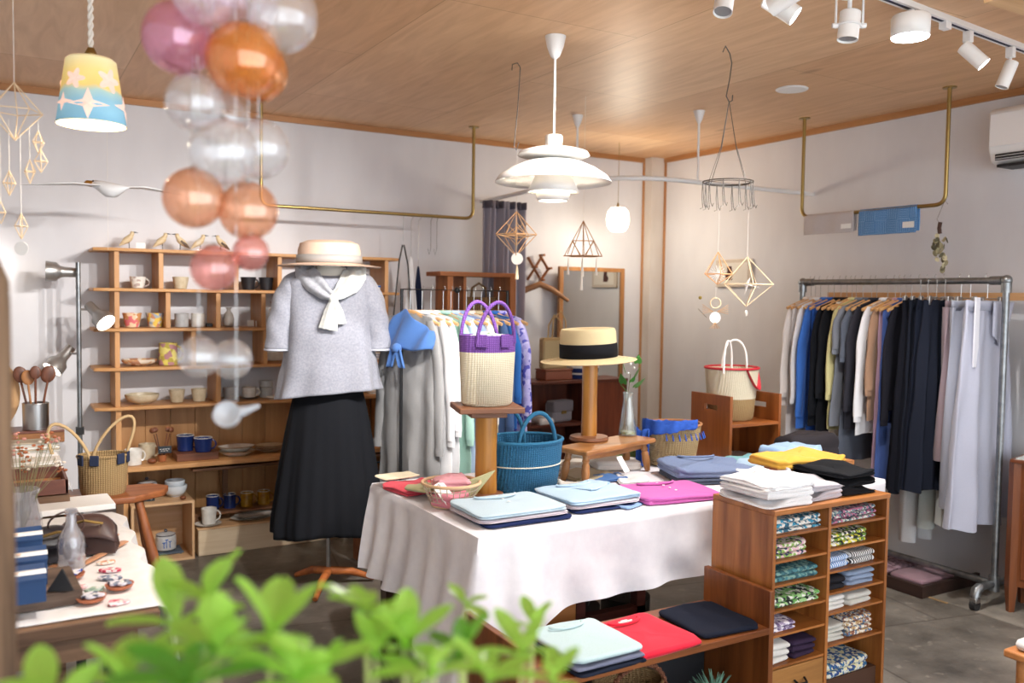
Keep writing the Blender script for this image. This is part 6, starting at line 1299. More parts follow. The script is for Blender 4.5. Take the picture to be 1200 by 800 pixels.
# ---- pedestal with purple bag
p = S(569, 583); kk = (p-CAMP).dot(CM @ V((0, 0, -1)))/F; zt = at(569, 474, y=p.y).z
t = thing('wooden_pedestal', 'turned wooden pedestal with square top holding the purple-trimmed bag', 'pedestal', (p.x, p.y, ZC), -.3); ht_ = zt-ZC
HW = wood('amber_turned', 'c48a3e', '9c6424', 'z', 1, .3); PWD = wood('pedestal_wood', '8f5c3c', '66402a', 'x')
MB().lathe([(.068, 0), (.072, .008), (.068, .02), (.045, .024)], 36).build('round_base', PWD, t); MB().lathe([(.043, .02), (.041, ht_*.5), (.043, ht_-.045)], 32).build('column', HW, t)
MB().box(-.07, .07, -.055, .055, ht_-.045, ht_-.022).build('bracket', PWD, t, bevel=.003); MB().box(-.125, .125, -.115, .115, ht_-.022, ht_).build('square_top', PWD, t, bevel=.004)
bz = ZC+ht_+.0005
bg = thing('purple_basket_bag', 'cream woven bag with purple rim and purple handles on the pedestal', 'bag', (p.x, p.y, bz)); CRW = mat('cream_weave', 'e4dcc8', .85, kind='weave', col2='cfc4a8', bump=.8, scale=2); PUR = mat('purple_weave', '7d4fa0', .85, kind='weave', col2='623a86', bump=.8, scale=2)
hh = at(569, 392, y=p.y).z-bz; wv = hh*.76; r0, r1 = 31*kk, 34.5*kk
MB().lathe([(r0*.9, 0), (r0, .01), (r1*.98, wv)], 56, sy=.82, capt=False).build('cream_body', CRW, bg); MB().lathe([(r1*.98, wv), (r1, hh), (r1-.006, hh), (r0*.9, .04)], 56, sy=.82, capb=False).build('purple_rim', PUR, bg)
for s in (-1, 1):
    y = s*.065; MB().tube([(-.065*cos(PI*i/16)*(1+.25*(1-sin(PI*i/16))), y+s*.02*sin(PI*i/16), hh-.03+.155*sin(PI*i/16)**.8) for i in range(17)], .0075, 10).build('handle', PUR, bg)
for a in (-1.35, -2.2): MB().box(-.022, .022, -.004, .004, -.045, .004).build('handle_patch', PUR, bg, loc=(r1*1.0*cos(a), r1*.84*sin(a), hh), rot=(0, 0, a+PI/2), bevel=.003)
t = folded('folded_cloth', 'pale printed cloth showing inside the purple-rimmed bag', 'cloth', (p.x+.01, p.y, bz+hh-.035), .3, prt('green_print', 'dfe6d8', 'eef0ea', '8eb08a', 'dcd8e4', 3), .15, .1, .045, 1, 3, crumple=3)
# ---- teal basket
p = S(625, 583); kk = (p-CAMP).dot(CM @ V((0, 0, -1)))/F; t = thing('teal_basket', 'teal blue woven bucket basket with two arched handles on the white cloth', 'basket', (p.x+.035, p.y+.14, ZC)); TL = mat('teal_weave', '2f7fa8', .8, kind='weave', col2='1d5f86', bump=1.2, scale=1.7); TLr = mat('teal_rope', '2b7ba4', .8, kind='rib', col2='1c5c80', scale=6, bump=.5)
hh = at(625, 519, y=p.y+.03).z-ZC; kk *= 1.2
MB().lathe([(33*kk, 0), (36*kk, .01), (40*kk, hh*.55), (42*kk, hh), (40*kk, hh), (38*kk, hh*.55), (33*kk, .02)], 64, sy=.85).build('woven_body', TL, t, bevel=0); MB().torus((0, 0, hh), 41.5*kk, .007, 56, 8, sy=.85).build('rim', TLr, t); MB().torus((0, 0, hh*.55), 40.3*kk, .0025, 56, 6, sy=.85).build('pale_stitch_line', mat('pale_rope', 'd9d3c2', .8), t)
for s in (-1, 1):
    xo = .012 if s < 0 else -.03; MB().tube([(xo-.075*cos(PI*i/18)*(1+.15*(1-sin(PI*i/18))), s*.085+s*.01*sin(PI*i/18), hh-.03+.145*sin(PI*i/18)**.75) for i in range(19)], .0085, 10).build('handle', TLr, t)
SZ = .873
# ---- small stool, hat stand, vase
st = thing('small_stool', 'small turned-leg wooden stool on the table under the boater hat stand', 'stool', (0, 0, 0)); SWD = wood('oak', 'b07a48', '8a5a30', 'x', 1, .4); SWz = wood('oak', 'b07a48', '8a5a30', 'z', 1, .4)
c1, c2, c3, c4 = at(672, 522, z=SZ), at(702, 528, z=SZ), at(768, 512, z=SZ), at(715, 502, z=SZ)
base = at(706, 520, z=SZ); cx, cy = base.x+.08, base.y+.06
corn = [at(688, 529, z=SZ), at(769, 513, z=SZ)]; e1 = (corn[1]-corn[0]); 
ux = e1.normalized(); uy = V((-ux.y, ux.x, 0)); W_, D_ = e1.length, .17
O = corn[0]
def fr(a, b, z): return O+ux*a+uy*b+V((0, 0, z-SZ))
m = MB(); poly = []
for a, b in ((0, 0), (W_, 0), (W_, D_), (0, D_)): q = fr(a, b, 0); poly.append((q.x, q.y))
m.prism(poly, SZ-.022, SZ); m.build('seat', SWD, st, bevel=.006)
for a, b in ((.045, .04), (W_-.045, .04), (W_-.045, D_-.04), (.045, D_-.04)):
    q = fr(a, b, SZ-.02); sx = -1 if a < W_/2 else 1; sy = -1 if b < D_/2 else 1; dv = ux*sx*.02+uy*sy*.015; foot = V((q.x+dv.x, q.y+dv.y, ZC+.001)); top_ = V((q.x, q.y, SZ-.02))
    n_ = 14; rs_ = [.013, .016, .0125, .0165, .0125, .017, .016, .0175, .018, .0175, .016, .0145, .0125, .011]; MB().tube([top_.lerp(foot, i/(n_-1)) for i in range(n_)], rs_, 14).build('turned_leg', SWz, st)
m = MB(); q1_, q2_ = fr(.05, .045, SZ-.035), fr(W_-.05, .045, SZ-.035); m.tube([q1_, (q1_+q2_)/2+V((0, 0, -.006)), q2_], .009, 8, flat=1.6); m.build('apron', SWD, st)
hb_ = at(690, 515, z=SZ+.001); kk = (hb_-CAMP).dot(CM @ V((0, 0, -1)))/F; hs = thing('hat_stand', 'thick amber wooden spool stand with round base under the boater hat', 'stand', (hb_.x, hb_.y, SZ+.0005)); zt = at(690, 426, y=hb_.y).z-SZ-.001
MB().lathe([(22*kk, 0), (23*kk, .006), (22*kk, .018), (10*kk, .022)], 40).build('round_base', PWD, hs); MB().lathe([(9.2*kk, .02), (8.8*kk, zt*.5), (9.2*kk, zt+.02)], 32).build('column', HW, hs)
zb = SZ+.001+zt+.012; ba = thing('boater_hat', 'cream straw boater hat with black ribbon on the spool stand', 'hat', (hb_.x-.005, hb_.y+.005, zb)); BH = mat('boater_straw', 'e8d6ac', .7, kind='rib', col2='d8c292', scale=4, bump=.35); r = 57*kk; rc = 33.5*kk; hc = at(690, 385, y=hb_.y).z-zb
hb2 = MB().lathe([(rc*.5, -.002+.0135), (r*.98, .0), (r, .003), (rc, .012+.006), (rc*.985, hc*.9), (rc*.93, hc), (.003, hc*1.01)], 56, sy=.97, capb=False); o = hb2.build('straw_body', BH, ba); o.rotation_euler = (0, rad(-3), 0)
o = MB().lathe([(rc*1.012, .019), (rc*1.005, hc*.56)], 56, sy=.97, capb=False, capt=False).build('black_ribbon', mat('black_ribbon', '14151a', .85, spec=.2), ba, solid=.003); o.rotation_euler = (0, rad(-3), 0)
# vase with ivy
vb = at(737, 510, z=SZ+.001); kk = (vb-CAMP).dot(CM @ V((0, 0, -1)))/F; gv = thing('glass_vase', 'slender clear glass vase with a stem of green leaves on the small stool', 'vase', (vb.x, vb.y+.01, SZ+.0015)); hv = at(737, 460, y=vb.y).z-SZ-.001
MB().lathe([(10.5*kk, 0), (11*kk, .006), (8*kk, hv*.5), (5.6*kk, hv*.85), (6.4*kk, hv), (5.8*kk, hv), (5*kk, hv*.85), (7.3*kk, hv*.5), (9.8*kk, .01)], 36).build('clear_glass', glass('vase_glass', 'eef2f0', .5, .08), gv); MB().lathe([(9.4*kk, .008), (9*kk, .018)], 32).build('water', mat('greenish_water', '9fae6a', .1), gv)
iv = thing('ivy_sprig', 'green ivy stem with heart-shaped leaves and tiny white flowers in the vase', 'plant', (vb.x, vb.y+.01, SZ+.012)); LG = mat('ivy_green', '4f9140', .4, kind='noise', col2='3a7430', scale=20)
MB().tube([(0, 0, 0), (.006, .0, .1), (-.004, 0, .17), (.01, 0, .27)], .0016, 6).build('stem', mat('ivy_stem', '7d6a4a', .6), iv)
def heart(s): return [(0, 0), (.3*s, -.12*s), (.52*s, .1*s), (.46*s, .42*s), (.2*s, .75*s), (0, 1.05*s), (-.2*s, .75*s), (-.46*s, .42*s), (-.52*s, .1*s), (-.3*s, -.12*s)]
rgt = CM @ V((1, 0, 0)); rgt.z = 0; rgt.normalize()
for dx, dz_, s, rx, rz_ in ((-13, 22, .05, 1.2, 2.2), (-10, 36, .05, 1.3, 1.4), (9, 30, .05, 1.1, -1.6), (14, 46, .04, 1.3, -.6), (10, 18, .06, .7, -1.4), (-6, 13, .045, .8, 1.5), (3, 24, .035, 1.0, -2.4)):
    o = MB().prism(heart(s), -.0008, .0008).build('leaf', LG, iv, loc=rgt*dx*.6*kk+V((0, -.01, (dz_+hv/kk-14)*kk)), smooth=0); o.rotation_euler = (rx, 0, rz_-.5)
    k_ = o.modifiers.new('b', 'BEVEL'); k_.width = .0005
for dx, dz_ in ((-1, 34), (7, 40), (12, 47), (2, 45)): MB().ball(rgt*dx*kk*.9+V((0, 0, (dz_+hv/kk-14)*kk)), .006, 8).build('white_blossom', M_PAPER, iv)
# ---- pale cane basket with blue scarf
p = at(803, 549, z=Z); cb = thing('cane_basket', 'round pale cane basket with brown rim right of the small stool', 'basket', (p.x+.02, p.y+.12, ZC)); kk = (V((p.x+.02, p.y+.12, Z))-CAMP).dot(CM @ V((0, 0, -1)))/F; hh = at(790, 496, y=p.y+.12).z-ZC; CN = mat('cane_weave', 'd8bf94', .8, kind='weave', col2='b39768', bump=1.2, scale=1.4)
MB().lathe([(27*kk, 0), (29*kk, .01), (36*kk, hh), (34*kk, hh), (27*kk, .03)], 56, sy=.85).build('woven_body', CN, cb); MB().torus((0, 0, hh), 35.5*kk, .007, 56, 8, sy=.85).build('brown_rim', mat('brown_cane', 'a3714a', .7), cb)
bs = thing('blue_scarf', 'cobalt blue fringed scarf spilling over the left side of the cane basket', 'scarf', (p.x+.02, p.y+.12, ZC+hh)); BS = mat('cobalt_cloth', '2f5fc0', .85, kind='noise', col2='1d49a4', scale=9)
def bsf(u, v):
    a = -PI*1.06+u*2.0; rr = (36+8*sin(v*PI))*kk; z = .02*sin(v*PI)+.010*noise.noise(V((u*6, v*7, 0)))*v+.008*noise.noise(V((u*14, v*12, 3)))
    if v > .5: z -= (v-.5)*.10*(1.2-u*.9); rr = 40*kk+.003*sin(u*24)
    else: rr = (20+40*v)*kk; z -= (.5-v)*.04
    return (rr*cos(a), rr*.85*sin(a), z+.012)
MB().grid(bsf, 60, 24).build('scarf_cloth', BS, bs, solid=.004)
MB().grid(lambda u, v: (-41*kk-.01+.012*sin(u*14), -.04+.09*u, -.02-.17*v+.01*sin(u*9)), 20, 20).build('scarf_end', BS, bs, solid=.004)
for i in range(9):
    a = -2.4+i*.2; MB().tube([(38*kk*cos(a), 38*kk*.87*sin(a), -.03), (39*kk*cos(a), 39*kk*.9*sin(a)-.004, -.06)], [.002, .004], 6).build('tassel', BS, bs)
# ---- heap of clothes below the small stool
hp_ = [(665, 548, fab('e6dfd4'), .2, .17, .03, 'cream folded cloth in the heap behind the teal basket'), (690, 560, fab('b8a888'), .2, .16, .025, 'tan folded cloth low in the heap under the small stool'), (680, 573, fab('d8d2c8'), .16, .12, .028, 'off-white crumpled cloth under the front of the small stool'), (722, 548, fab('ece6e0'), .22, .18, .045, 'ivory crumpled blouse under the small stool'), (712, 563, fab('4f79b4'), .18, .1, .02, 'blue folded cloth under the small stool'), (745, 566, fab('eeecec'), .13, .12, .03, 'white shirt with tag between stool leg and magenta blouse'), (742, 545, prt('black_white', '1f2024', 'e6e6e6', '2c2d32', 'd0d0d4', 2.5), .12, .12, .03, 'black and white patterned cloth behind the right stool leg'), (735, 535, fab('7f9a68'), .2, .12, .035, 'green folded cloth at the back of the heap'), (700, 538, fab('e8e4de'), .3, .16, .06, 'large white folded cloth at the back of the heap')]
for i, (px, py, m_, w_, d_, h_, lb) in enumerate(hp_):
    q = S(px, py); folded('folded_cloth', lb, 'cloth', (q.x, q.y+.02, ZC+.001), r2.uniform(-.5, .5), m_, w_, d_, h_, 2, 30+i, crumple=3)
q = S(737, 562); tag(MB().box(-.022, .022, -.0006, .0006, 0, .075).build('paper_tag', M_PAPER, loc=(q.x-.01, q.y+.0, ZC+.035), rot=(rad(-35), 0, .4)), 'long white paper label leaning on the cloth heap', 'tag')
# ---- wooden box on its side with striped bag
A0 = at(854, 545, z=Z); bx0, by0 = A0.x, A0.y; zt = 1.045; bxw = at(916, 462, y=by0).x; bl = .27
B = thing('wooden_box', 'brown teak open box with slot handles on the table, right side', 'box', (0, 0, 0)); TK = wood('teak_board', '9c5a2a', '6a3614', 'z', .8, .35); TKx = wood('teak_board', '9c5a2a', '6a3614', 'x', .8, .35); SLT = mat('slot_dark', '1a100b', .9)
def slotpanel(x, nm='side_panel'):
    b = MB(); zs0, zs1, yc = zt-.075, zt-.05, by0+bl*.48; x1 = x+.016; w2 = .045
    b.box(x, x1, by0, by0+bl, ZC, zs0).box(x, x1, by0, by0+bl, zs1, zt).box(x, x1, by0, yc-w2, zs0, zs1).box(x, x1, yc+w2, by0+bl, zs0, zs1); return b.build(nm, TK, B)
slotpanel(bx0); slotpanel(bxw-.016)
MB().box(bx0+.016, bxw-.016, by0+.0, by0+bl, .895, .91).build('shelf_board', TKx, B, bevel=.002); MB().box(bx0+.016, bxw-.016, by0+bl-.012, by0+bl, ZC, .895).build('back_panel', TK, B)
rb = thing('striped_basket_bag', 'cream basket bag with tan base and red ribbon trim on the wooden box', 'bag', ((bx0+bxw)/2, by0+.17, .9105)); kk = (V((bx0+.15, by0+.15, .95))-CAMP).dot(CM @ V((0, 0, -1)))/F; hh = at(865, 430, y=by0+.17).z-.911; rr_ = min(31*kk, (bxw-bx0)/2-.022); rt = 32.5*kk
MB().lathe([(rr_*.82, 0), (rr_*.88, .01), (rr_*.95, hh*.42)], 56, sy=.9, capt=False).build('tan_base', mat('tan_weave', 'b79a6c', .85, kind='weave', col2='957a50', bump=.8, scale=2), rb); MB().lathe([(rr_*.95, hh*.42), (rt, hh), (rt-.005, hh), (rr_*.85, hh*.3)], 56, sy=.9, capb=False).build('cream_body', CRW, rb)
RR = mat('red_ribbon', 'b4202e', .6); MB().torus((0, 0, hh), rt, .006, 48, 8, sy=.9).build('red_rim', RR, rb)
MB().tube([(rt*1.0*cos(a), rt*.92*sin(a), hh-.1*(1-((a+1.0)/.75)**2)) for a in [-1.75+1.5*i/16 for i in range(17)]], .012, 8, flat=.25).build('red_ribbon', RR, rb)
for s, xo in ((-1, -.072), (1, .062)): MB().tube([(xo+.055*cos(a), s*.045-.03*s*cos(a), hh-.02+.155*max(0, sin(a))**.7) for a in [PI*i/16 for i in range(17)]], .0055, 10).build('cord_handle', mat('white_cord', 'efe9e4', .8), rb)
# light blue clothes inside and right of the box, dark stack at the back
for i, (px, py, m_, w_, d_, h_, lb, zz_) in enumerate([(872, 546, fab('7fb4bc'), .2, .16, .04, 'aqua folded cloth inside the lower part of the wooden box', 0), (893, 560, fab('a9c4dc'), .22, .15, .085, 'light blue folded shirt between knit and white stack', 0), (925, 552, fab('9dbbe0'), .24, .18, .125, 'sky-blue crumpled shirt right of the wooden box', 0), (912, 560, fab('6f98d4'), .1, .1, .095, 'small cornflower blue cloth before the sky-blue shirt', 0), (945, 540, fab('332f33'), .32, .14, .14, 'dark charcoal folded trousers behind the yellow shirt', 0)]):
    q = S(px, py); folded('folded_cloth', lb, 'cloth', (q.x, q.y, ZC+.001), r2.uniform(-.3, .3), m_, w_, d_, h_, 2, 50+i, crumple=3)
# ================= pigeonhole cabinet
kx0, kx1, ky0, ky1, kz = 2.217, 2.815, 2.04, 2.33, .80
K = thing('pigeonhole_cabinet', 'warm brown wooden cabinet with two columns of pigeonholes full of folded prints', 'cabinet'); KW = wood('cabinet_wood', 'b5743a', '7c4519', 'z', .9, .35); KWx = wood('cabinet_wood', 'b5743a', '7c4519', 'x', .9, .35)
xm = at(973, 610, y=ky0).x; th = .014
MB().box(kx0, kx1, ky0-.004, ky1, kz-.018, kz).build('cabinet_top', KWx, K, bevel=.002)
for x in (kx0, xm-th/2, kx1-th): MB().box(x, x+th, ky0, ky1, 0, kz-.018).build('upright', KW, K, bevel=.001)
MB().box(kx0+th, kx1-th, ky1-.01, ky1, .02, kz-.018).build('back_panel', KW, K)
zl = [.712, .624, .542, .454, .37, .262]; zr_ = [.712, .63, .55, .473, .40, .285, .03]
for z in zl: MB().box(kx0+th, xm-th/2, ky0+.004, ky1-.01, z-.008, z).build('slot_board', KWx, K)
for z in zr_: MB().box(xm+th/2, kx1-th, ky0+.004, ky1-.01, z-.008, z).build('slot_board', KWx, K)
dr = MB().box(kx0+th+.003, xm-th/2-.003, ky0+.002, ky0+.02, .05, .25).build('drawer', wood('drawer_wood', 'a9773f', '7e5226', 'x'), K, bevel=.002); MB().tube([(kx0+.12, ky0-.001, .2), (kx0+.125, ky0-.018, .19), (kx0+.165, ky0-.018, .19), (kx0+.17, ky0-.001, .2)], .004, 8).build('handle', M_BLACKMETAL, dr)
prs = [prt('p_blue_teal', '3b8fb0', 'd8d4cc', 'e6e2da', '2e5c74', 3), prt('p_floral_mix', '2d3a5c', 'e8e4d8', '8cae5a', 'e0b8c4', 3), prt('p_teal_green', '3f6f78', '7fa39a', '4a8088', '2c5560', 3), prt('p_green_black', '6fae5c', 'e4e6dc', '2c3430', '9fca8a', 3), prt('p_lilac', 'cbbfd4', '6b5a80', 'ece8ee', 'a99bb8', 3), fab('e8e6e2'), fab('3a2c44'),
 prt('p_dark_floral', '3a3448', 'b8708c', 'c8d0c4', '5c7a86', 4), prt('p_yellow_black', 'd9cf4a', '25262c', 'e6e4dc', '6f8f3c', 3), mat('p_blue_stripe', '3f7fc4', .85, kind='stripe', col2='dfe6ee', scale=3), mat('p_bw_stripe', '23232a', .85, kind='stripe', col2='e8e8e8', scale=3), fab('26262c'), fab('8fa0bc'), fab('d5d4cc'), prt('p_confetti', 'c9a878', 'ece6d8', '5f7a9c', '8f5c48', 4), prt('p_mosaic', '2f4c86', 'd8dcd4', 'e6e0b4', '3a6f9c', 3.5)]
def slotfold(col, z, px, w, d, h, m_, lb, n=2, top=None):
    x0 = (kx0+th, xm+th/2)[col]; x1 = (xm-th/2, kx1-th)[col]; cx_ = x0+(x1-x0)*px
    for k in range(n):
        folded('folded_print', lb+(', lower fold' if n > 1 and k == 0 else (', upper fold' if n == 2 else (', top fold' if k == n-1 else (', middle fold' if n == 3 else [', second fold', ', third fold'][k-1])) if n > 1 else '')), 'folded cloth', (cx_, ky0+.018+d/2, z+.0007+k*(h/n+.0008)), .0, m_, w, d, h/n, 1, k+int(z*100))
cw = xm-kx0-th*1.5; row = ['top', 'second', 'third', 'fourth', 'fifth', 'sixth']
slotfold(0, zl[0], .5, cw*.96, .21, .045, prs[0], 'blue and white printed cloth in the top left pigeonhole', 3)
slotfold(0, zl[1], .36, cw*.68, .2, .05, prs[1], 'multicoloured floral cloth in the second left pigeonhole', 3)
slotfold(0, zl[2], .48, cw*.92, .21, .04, prs[2], 'teal printed cloth in the third left pigeonhole', 2)
slotfold(0, zl[3], .5, cw*.96, .21, .035, prs[3], 'green and black floral cloth in the fourth left pigeonhole', 2)
slotfold(0, zl[4], .26, cw*.5, .2, .032, prs[4], 'lilac floral cloth in the fifth left pigeonhole', 2)
slotfold(0, zl[5], .22, cw*.4, .2, .065, prs[5], 'white folded towel in the bottom left pigeonhole', 3); slotfold(0, zl[5], .68, cw*.5, .2, .06, prs[6], 'dark plum folded cloth in the bottom left pigeonhole', 3)
cw = kx1-th-xm-th/2
slotfold(1, zr_[0], .47, cw*.92, .22, .045, prs[7], 'dark floral cloth in the top right pigeonhole', 3)
slotfold(1, zr_[1], .4, cw*.75, .2, .045, prs[8], 'yellow and black printed cloth in the second right pigeonhole', 3)
slotfold(1, zr_[2], .22, cw*.4, .2, .045, prs[9], 'blue striped cloth in the third right pigeonhole', 2); slotfold(1, zr_[2], .68, cw*.46, .2, .045, prs[10], 'black and white striped cloth in the third right pigeonhole', 2)
slotfold(1, zr_[3], .2, cw*.36, .2, .045, prs[11], 'black folded cloth in the fourth right pigeonhole', 2); slotfold(1, zr_[3], .66, cw*.5, .2, .05, prs[12], 'grey-blue folded cloth in the fourth right pigeonhole', 3)
slotfold(1, zr_[4], .2, cw*.36, .2, .045, prs[5], 'white folded cloth in the fifth right pigeonhole', 3); slotfold(1, zr_[4], .64, cw*.46, .2, .04, prs[13], 'beige-grey folded cloth in the fifth right pigeonhole', 2)
slotfold(1, zr_[5], .2, cw*.36, .2, .06, prs[13], 'pale grey towel in the sixth right pigeonhole', 4); slotfold(1, zr_[5], .66, cw*.5, .2, .07, prs[14], 'confetti patterned cloth in the sixth right pigeonhole', 4)
slotfold(1, .15, .45, cw*.85, .21, .05, prs[15], 'blue mosaic printed cloth in the large bottom right pigeonhole', 2)
tag(MB().box(xm+th/2+.005, kx1-th-.005, ky0+.02, ky1-.012, .0305, .15).build('dark_box', mat('dark_box', '4c3020', .7)), 'dark brown box under the mosaic print in the bottom right pigeonhole', 'box')
# stacks on top of the cabinet
T_ = kz+.0008; WT = fab('f1f0f2'); 
for k in range(3): folded('folded_tshirt', ['lowest', 'middle', 'top'][k]+' of the pure white T-shirts on the cabinet, left stack', 't-shirt', (kx0+.1+.002*k, ky0+.135, T_+k*.0305), -.06+.04*k, WT, .23, .25, .03, 2, k+1, crumple=3, soft=1.5, grp=None, collar=(k == 2))
for k in range(2): folded('folded_tshirt', ['lower', 'upper'][k]+' of the pale grey T-shirts on the cabinet, middle stack', 't-shirt', (kx0+.29, ky0+.15, T_+k*.0335), .05+.05*k, fab('bebac2'), .19, .25, .033, 2, k+11, crumple=3, soft=1.5, collar=(k == 1))
for k in range(3): folded('folded_tshirt', ['lowest', 'middle', 'top'][k]+' of the black T-shirts on the cabinet, right stack', 't-shirt', (kx0+.475, ky0+.155, T_+k*.031), -.05+.04*k, fab('1a1c20', '141519'), .19, .25, .0305, 2, k+21, crumple=3, soft=1.2)
BB_ = thing('brown_crate', 'low brown crate behind the cabinet carrying the yellow shirt', 'box'); MB().box(2.56, 2.98, 2.34, 2.40, 0, .84).build('body', KW, BB_, bevel=.002); MB().box(2.55, 2.99, 2.335, 2.405, .84, .858).build('lid', KWx, BB_)
folded('folded_shirt', 'mustard yellow shirt lying crumpled on the black stack', 'shirt', (2.73, 2.40, .8605), -.0, fab('d6a744', 'c8983a'), .38, .19, .04, 2, 77, crumple=5)
# ================= low bench with T-shirts
bx0_, bx1_, by0_, by1_, bz_ = 1.205, 2.2, 2.01, 2.325, .42
Bn = thing('low_bench', 'low brown wooden bench shelf with raised ends in front of the white cloth', 'bench'); BWd = wood('bench_wood', '8f5328', '613212', 'x', .9, .35); BWz = wood('bench_wood', '8f5328', '613212', 'z', .9, .35)
MB().box(bx0_+.02, bx1_-.022, by0_, by1_, bz_-.022, bz_).build('seat_board', BWd, Bn, bevel=.002)
zs = at(898, 691, x=2.18).z
for x in (bx0_, bx1_-.022): MB().prism([(by0_, 0), (by1_, 0), (by1_, zs), (by0_, zs)], 0, .022, Matrix.Translation((x, 0, 0)) @ Matrix(((0, 0, 1, 0), (1, 0, 0, 0), (0, 1, 0, 0), (0, 0, 0, 1)))).build('end_panel', BWz, Bn, bevel=.002)
MB().box(bx0_+.022, bx1_-.022, by1_-.012, by1_-.0, .12, bz_-.022).build('back_panel', mat('dark_back', '23262a', .4), Bn); MB().box(bx0_+.022, bx1_-.022, by0_, by1_-.012, .1, .12).build('lower_board', BWd, Bn)
def Bp(px, py): return at(px, py, z=bz_)
def tee(px, py, m_, lb, w_, d_, h_, k, rz=0, **kw): q = Bp(px, py); folded('folded_tshirt', lb, 't-shirt', (q.x, q.y, bz_+.001+k), rz, m_, w_, d_, h_, 1, int(px)+int(k*1000), **kw)
tee(690, 768, fab('1f2536'), 'navy T-shirt at the bottom of the left bench stack', .26, .26, .014, 0, .0); tee(688, 767, fab('6a7088'), 'slate grey T-shirt in the middle of the left bench stack', .26, .26, .014, .0155); tee(684, 764, fab('c4dde0'), 'pale aqua T-shirt on top of the left bench stack', .26, .28, .018, .031, 0, collar=True)
tee(754, 748, fab('e0263f', 'cf1c34'), 'bright red T-shirt with white neck print on the bench', .27, .28, .022, 0, .05, collar=True)
q = Bp(754, 748); pr = thing('size_label', 'small white printed mark inside the neck of the red T-shirt', 'label', (q.x-.01, q.y+.085, bz_+.0265)); MB().box(-.035, .03, -.006, .0, 0, .001).box(-.02, .035, .004, .009, 0, .001).box(-.005, .02, .012, .016, 0, .001).build('white_print', M_PAPER, pr)
tee(829, 728, fab('1a1f2e', '141825'), 'black-navy T-shirt on the bench beside the cabinet', .24, .26, .02, 0, -.03)
# under and behind the bench
t = thing('wicker_basket', 'wicker basket with braided handle under the bench, cut by the bottom edge', 'basket', (1.68, 2.12, .1215)); BRW = mat('braided_brown', 'a06a4a', .75, kind='weave', col2='6b3c26', bump=1, scale=2)
MB().lathe([(.1, 0), (.115, .1), (.12, .19), (.112, .19), (.1, .02)], 40, sy=.8).build('woven_body', mat('tan_weave2', 'b89468', .85, kind='weave', col2='8f6f48', bump=1, scale=1.6), t)
b = MB()
for s in (0, PI): b.tube([(-.11*cos(PI*i/40), -.05+.004*sin(i*1.2+s), .16+.095*sin(PI*i/40)+.004*cos(i*1.2+s)) for i in range(41)], .006, 6)
b.build('braided_handle', BRW, t)
t = thing('small_succulent', 'small grey-green bushy plant under the bench near the cabinet', 'plant', (2.02, 2.1, .1205)); MB().lathe(cupprof(.03, .04, .06), 24).build('pot', MATS['terracotta'], t); b = MB(); r4 = random.Random(3)
for i in range(70):
    a, e = r4.uniform(0, 2*PI), r4.uniform(.1, 1.4); d_ = V((cos(a)*cos(e), sin(a)*cos(e), sin(e))); b.tube([V((0, 0, .055)), V((0, 0, .06))+d_*.05, V((0, 0, .06))+d_*r4.uniform(.07, .1)], [.002, .006, .001], 5, flat=.5)
b.build('foliage', mat('sage_green', '6f9a86', .7), t)
# goods stored under the cloth table
t = thing('storage_crate', 'orange-brown wooden box behind the pale aqua T-shirt under the table', 'box', (1.6, 2.64, .0)); MB().box(-.16, .17, -.1, .14, 0, .5).build('body', wood('orange_box', 'c4844c', 'a0622e', 'x'), t, bevel=.003); MB().box(-.165, .175, -.105, .145, .5, .512).build('lid', MATS['orange_box_x'], t)
t = thing('storage_rack', 'dark red wooden frame under the table behind the red T-shirt', 'frame', (1.96, 2.6, 0)); DR = wood('dark_red', '5c2a20', '3c1812', 'x'); 
for x in (-.16, .12): MB().box(x, x+.04, -.02, .02, 0, .5).build('post', DR, t)
MB().box(-.16, .16, -.02, .02, .46, .5).build('rail', DR, t); MB().box(-.16, .16, -.02, .02, .3, .33).build('rail', DR, t)
for i, (x, lb) in enumerate(((1.93, 'left gold-rimmed wire basket of small tins under the table'), (2.18, 'right gold-rimmed wire basket under the table'))):
    t = thing('wire_basket', lb, 'basket', (x, 2.78, .0)); b = MB()
    for k in range(14):
        a = 2*PI*k/14; b.tube([(.06*cos(a), .05*sin(a), .3), (.09*cos(a), .07*sin(a), .46)], .002, 5)
    b.build('wire_mesh', M_WIRE, t); MB().torus((0, 0, .46), .09, .005, 32, 6, sy=.8).build('gold_rim', M_BRASS, t); MB().lathe([(.1, 0), (.1, .3)], 24).build('tin_base', mat('dark_tin', '3c3a36', .4, .5), t)
